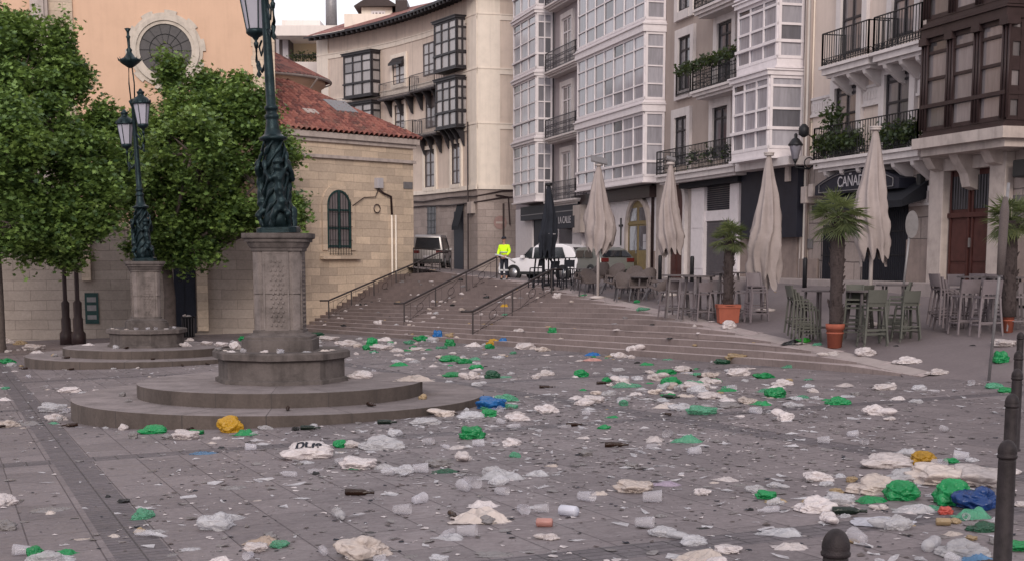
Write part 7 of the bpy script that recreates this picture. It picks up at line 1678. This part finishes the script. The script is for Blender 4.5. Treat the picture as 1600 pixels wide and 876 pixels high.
ANCH = [(239, 669, 'the leftmost green bag at the near steps'), (361, 664, 'the mustard bag at the near steps'), (480, 700, 'the lettered bag'), (590, 695, 'the clear film heap'), (690, 720, 'the grey bag on green'), (785, 740, 'the large clear flattened bag'), (753, 800, 'the wide off white bag'), (568, 850, 'the big off white bag below'), (1093, 866, 'the bag cut off at the bottom'), (991, 758, 'the off white bag by the carton'),
 (413, 838, 'the newspaper'), (82, 790, 'the long grey strip'), (130, 720, 'the dark paving band'), (56, 863, 'the green bag in the corner'), (764, 626, 'the bright blue bag'), (736, 674, 'the green knotted bag'), (908, 582, 'the lone green bag'), (852, 579, 'the lone white bag'), (734, 583, 'the tall folded bag'), (624, 566, 'the green bag behind the basin'), (726, 560, 'the green cluster before the stairs'), (927, 621, 'the white bag left of the central heap'),
 (957, 650, 'the flat green ring'), (1049, 596, 'the round green bag of the central heap'), (1085, 602, 'the largest white bag of the central heap'), (1095, 640, 'the front of the central heap'), (1194, 585, 'the green bag right of the central heap'), (1212, 613, 'the round green bag right of centre'), (1309, 623, 'the green bag in the right half'), (1372, 640, 'the twisted white bag at right'), (1381, 601, 'the white bag below the kerb end'), (1074, 686, 'the pale green flattened bag'),
 (1346, 685, 'the three cups'), (1180, 760, 'the clear bag right of centre'), (1273, 774, 'the standing white bag'), (1390, 715, 'the back of the right-hand heap'), (1408, 765, 'the green bag in the right-hand heap'), (1386, 810, 'the silver grey sheet'), (1485, 770, 'the big bright green bag'), (1505, 845, 'the clear bag by the tall bollard'), (1307, 840, 'the lone bollard'), (1464, 579, 'the white bag near the leaning post'), (1562, 600, 'the bollard row'), (1500, 660, 'the empty paving before the bollards'),
 (640, 535, 'the middle handrail foot'), (740, 535, 'the nearest handrail foot'), (820, 540, 'the white heap at the stair foot'), (926, 552, 'the flat blue bag'), (993, 545, 'the raised white bag by the stairs'), (1151, 558, 'the brown bag on the stairs'), (520, 532, 'the left handrail foot'), (600, 545, 'the far row of white rubbish'), (96, 570, 'the round green bag at the far steps'), (12, 563, 'the green bag at the left edge'), (107, 607, 'the white heap left of the steps'), (55, 545, 'the far left white heap'), (240, 615, 'the left part of the near steps'), (350, 600, 'the near basin'), (14, 660, 'the bag at the left edge'), (945, 692, 'the brown bottle'), (875, 795, 'the crushed silver can'), (525, 795, 'the clear bottle'), (300, 780, 'the open paving lower left'), (200, 600, 'the ground between the two lamps'), (1250, 650, 'the open paving right of centre'), (1130, 800, 'the paving below the clear bag'), (1230, 730, 'the paving left of the right heap'), (840, 700, 'the paving in mid square'), (650, 640, 'the right end of the near steps'), (1100, 740, 'the paving right of the carton')]
POSC = {}
def where(x, y, z, first):
    px, py = proj((x, y, z)); best = min(ANCH, key=lambda a: (a[0] - px) ** 2 + ((a[1] - py) * 2) ** 2); dx, dy = px - best[0], (py - best[1]) * 2
    far = math.hypot(dx, dy) > 34; rel = ('right of' if dx > 0 else 'left of') if abs(dx) > abs(dy) * 1.6 else ('just below' if dy > 0 else 'just above') if abs(dy) > abs(dx) * 1.6 else ('below and right of' if dx > 0 else 'below and left of') if dy > 0 else ('above and right of' if dx > 0 else 'above and left of')
    if far: rel = rel.replace('just ', 'farther ')
    l_ = first + ' ' + rel + ' ' + best[2]; ws = l_.split()
    return l_ if len(ws) <= 16 else ' '.join(ws[:16])
sets = [('plastic_bag', 'bag', 'white', 'small white bag', 50, ('lump', 'flat', 'tail'), (.18, .34)), ('thin_plastic', 'plastic film', 'clear', 'small clear film', 44, ('lump', 'flat'), (.16, .34)),  # clear and pale green rows are see-through bags, not loose film
        ('plastic_bag', 'bag', 'green', 'small green bag', 12, ('lump', 'flat'), (.14, .26)), ('thin_plastic', 'plastic film', 'gclear', 'small pale green film', 12, ('flat', 'lump'), (.16, .3)), ('crumpled_paper', 'paper', 'beige', 'small off white paper', 60, ('sheet', 'flat'), (.08, .2)),
        ('crumpled_rubbish', 'rubbish', 'grey', 'small grey rubbish', 50, ('flat', 'sheet', 'lump'), (.08, .2)), ('crumpled_rubbish', 'rubbish', 'black', 'small dark rubbish', 44, ('flat', 'lump', 'sheet'), (.06, .16)), ('crumpled_rubbish', 'rubbish', 'tan', 'small brownish rubbish', 24, ('flat', 'lump'), (.08, .18))]
for nm, ct, c, lab, cnt, kinds, (a, b) in sets:
    for i in range(cnt):
        x, y, z = sample(rs); litter(nm, rs.choice(KM[rs.choice(kinds)]), BM[c], (x, y, z), rs.uniform(0, 6.28), rs.uniform(a, b), where(x, y, z, lab), ct, lab.replace('small', 'small scattered') + ' pieces', 1, rs.uniform(.6, 1.1))
HEAP = [pick(1090, 612), pick(520, 545), pick(600, 548), pick(700, 556), pick(560, 540), pick(1010, 590), pick(800, 560), pick(650, 545)]
for i in range(125):
    while True:
        x, y, z = sample(rs, 15, 50)
        if -4 < x < 9 and rs.random() < math.exp(-((x - 1.5 - (y - 22) * .05) / 4) ** 2): break
    if i % 5 in (0, 1, 2):
        q_ = HEAP[0] if i % 5 == 0 else HEAP[1 + (i % (len(HEAP) - 1))]; x, y = q_.x + rs.gauss(0, .9), q_.y + rs.gauss(0, 1.6)
        if not okp(x, y): x, y = q_.x, q_.y - rs.uniform(.3, 2)
        z = plaza(x, y)
    c = rs.choice(('white', 'white', 'clear', 'beige', 'clear', 'green', 'gclear', 'white'))
    if y < 17 and c in ('green', 'gclear'): c = 'clear'
    fl = c in ('clear', 'gclear'); litter('thin_plastic' if fl else 'plastic_bag', rs.choice(KM[rs.choice(('lump', 'flat', 'tail', 'flat'))]), BM[c], (x, y, z), rs.uniform(0, 6.28), rs.uniform(.22, .48), where(x, y, z, rs.choice(('crumpled ', 'torn ', 'limp ')) + COLN[c].replace(' see-through', '') + (' film' if fl else ' bag')), 'plastic film' if fl else 'bag', 'middle sized see-through bags in the centre' if fl else 'middle sized bags in the centre', 1, rs.uniform(.55, .95))  # fl: see-through bags, same crumpled meshes as the opaque ones
for i in range(36):
    x, y, z = sample(rs, 10, 45); s_ = rs.uniform(.85, 1.2); litter('plastic_cup', rs.choice((CUP, CUPS_)), BM['cup'], (x, y, z + .042 * s_), rs.uniform(0, 6.28), s_, where(x, y, z, 'loose clear cup'), 'cup', 'scattered clear cups', rx=R(88))
for i in range(34):
    x, y, z = sample(rs, 14, 55); litter('bottle', rs.choice((BOT, BOT, PET)), BM[rs.choice(('brownglass', 'cup', 'cup'))], (x, y, z + .036), rs.uniform(0, 6.28), rs.uniform(.6, .8), where(x, y, z, 'small bottle lying'), 'bottle', 'scattered bottles', rx=R(90))
# on the stairs and the street
for i in range(120):
    t = rs.choice((rs.uniform(4, 44), rs.uniform(24, 46), rs.uniform(24, 46))); st_ = s_top(t); s_ = rs.uniform(.1, st_ + .5); q = P1 + T2 * t + W2 * s_; k_ = int(s_ / RUN); z = min(base_z(t) + (k_ + 1) * RISE, terr(q.x, q.y) + .02)
    c = rs.choice(('white', 'white', 'white', 'grey', 'black', 'tan', 'clear', 'beige')); litter('crumpled_rubbish', rs.choice(KM[rs.choice(('flat', 'lump'))]), BM[c], (q.x, q.y, z + .01), rs.uniform(0, 6), rs.uniform(.12, .3), ('pale' if c in ('white', 'clear', 'beige') else 'dark' if c in ('black', 'grey') else 'brownish') + (' scrap' if rs.random() < .5 else ' rubbish') + ' on the ' + ('lowest second third fourth fifth sixth seventh eighth ninth tenth eleventh twelfth thirteenth fourteenth fifteenth sixteenth seventeenth eighteenth nineteenth twentieth twentieth twentieth'.split()[min(k_, 21)]) + ' stair, ' + ('well right of the nearest handrail' if t < 16 else 'just right of the nearest handrail' if t < 24 else 'between the nearest and middle handrails' if t < 34 else 'between the middle and left handrails'), 'rubbish', 'small rubbish on the stairs', 1, .9)
for i in range(60):
    t = rs.uniform(-8, 26); s_ = (s_top(t) if t > 0 else .34 * -t) + rs.uniform(.6, 13); q = P1 + T2 * t + W2 * s_; z = terr(q.x, q.y) + .006
    litter('crumpled_rubbish', rs.choice(KM[rs.choice(('flat', 'sheet'))]), BM[rs.choice(('white', 'grey', 'black', 'tan'))], (q.x, q.y, z), rs.uniform(0, 6), rs.uniform(.07, .2), rs.choice(('pale', 'greyish', 'flat', 'curled')) + ' scrap ' + ('near the kerb' if s_ < s_top(max(t, 0)) + 4 else 'in the middle' if s_ < s_top(max(t, 0)) + 9 else 'towards the houses') + ' of the upper street ' + ('behind the chairs' if t > 14 else 'by the square planter' if t > 8 else 'by the round pot' if t > 2 else 'before the wooden portal'), 'rubbish', 'small rubbish on the upper street', 1, .9)
# uncountable scraps: bits of plastic, paper, glass and butts
def scraps(name, mat, n, smin, smax, seed, label, cat='scraps', asp=(.3, 1)):
    r_ = random.Random(seed); m = MB(); vs = []; fs = []
    for i in range(n):
        x, y, z = sample(r_, 9.5, 58, .5); s_ = smin + (smax - smin) * r_.random() ** 2.5; a = r_.uniform(0, 6.28); w_ = s_ * r_.uniform(*asp); ca, sa = math.cos(a), math.sin(a); b = len(vs)
        for (u, v) in ((-.5, -.5), (.1, -.6), (.55, -.3), (.45, .4), (-.1, .55), (-.55, .35)):
            u *= s_ * r_.uniform(.7, 1.1); v *= w_ * r_.uniform(.7, 1.1); vs.append((x + u * ca - v * sa, y + u * sa + v * ca, z + .004 + s_ * .18 * r_.random() ** 2))
        fs += [(b, b + 1, b + 2, b + 3), (b, b + 3, b + 4, b + 5)]
    m.add(vs, fs); tag(m.build(name, mat), label, cat, kind='stuff')
scraps('pale_scraps', BM['white'], 3600, .012, .08, 1, 'countless small white paper and plastic scraps strewn over the paving')
scraps('grey_scraps', BM['grey'], 3000, .02, .14, 2, 'countless small grey scraps strewn over the paving')
scraps('dark_scraps', M['umbdark'], 2400, .012, .07, 3, 'countless small dark bits strewn over the paving')
scraps('clear_scraps', BM['clear'], 1400, .05, .22, 4, 'countless slivers of clear plastic strewn over the paving', asp=(.15, .5))
scraps('brown_scraps', M['rattan'], 2600, .015, .07, 5, 'countless small brown leaves and bits strewn over the paving')
for pr in (SG, ST, SK, TB, TC, TK, AC):
    assert pr.name in used
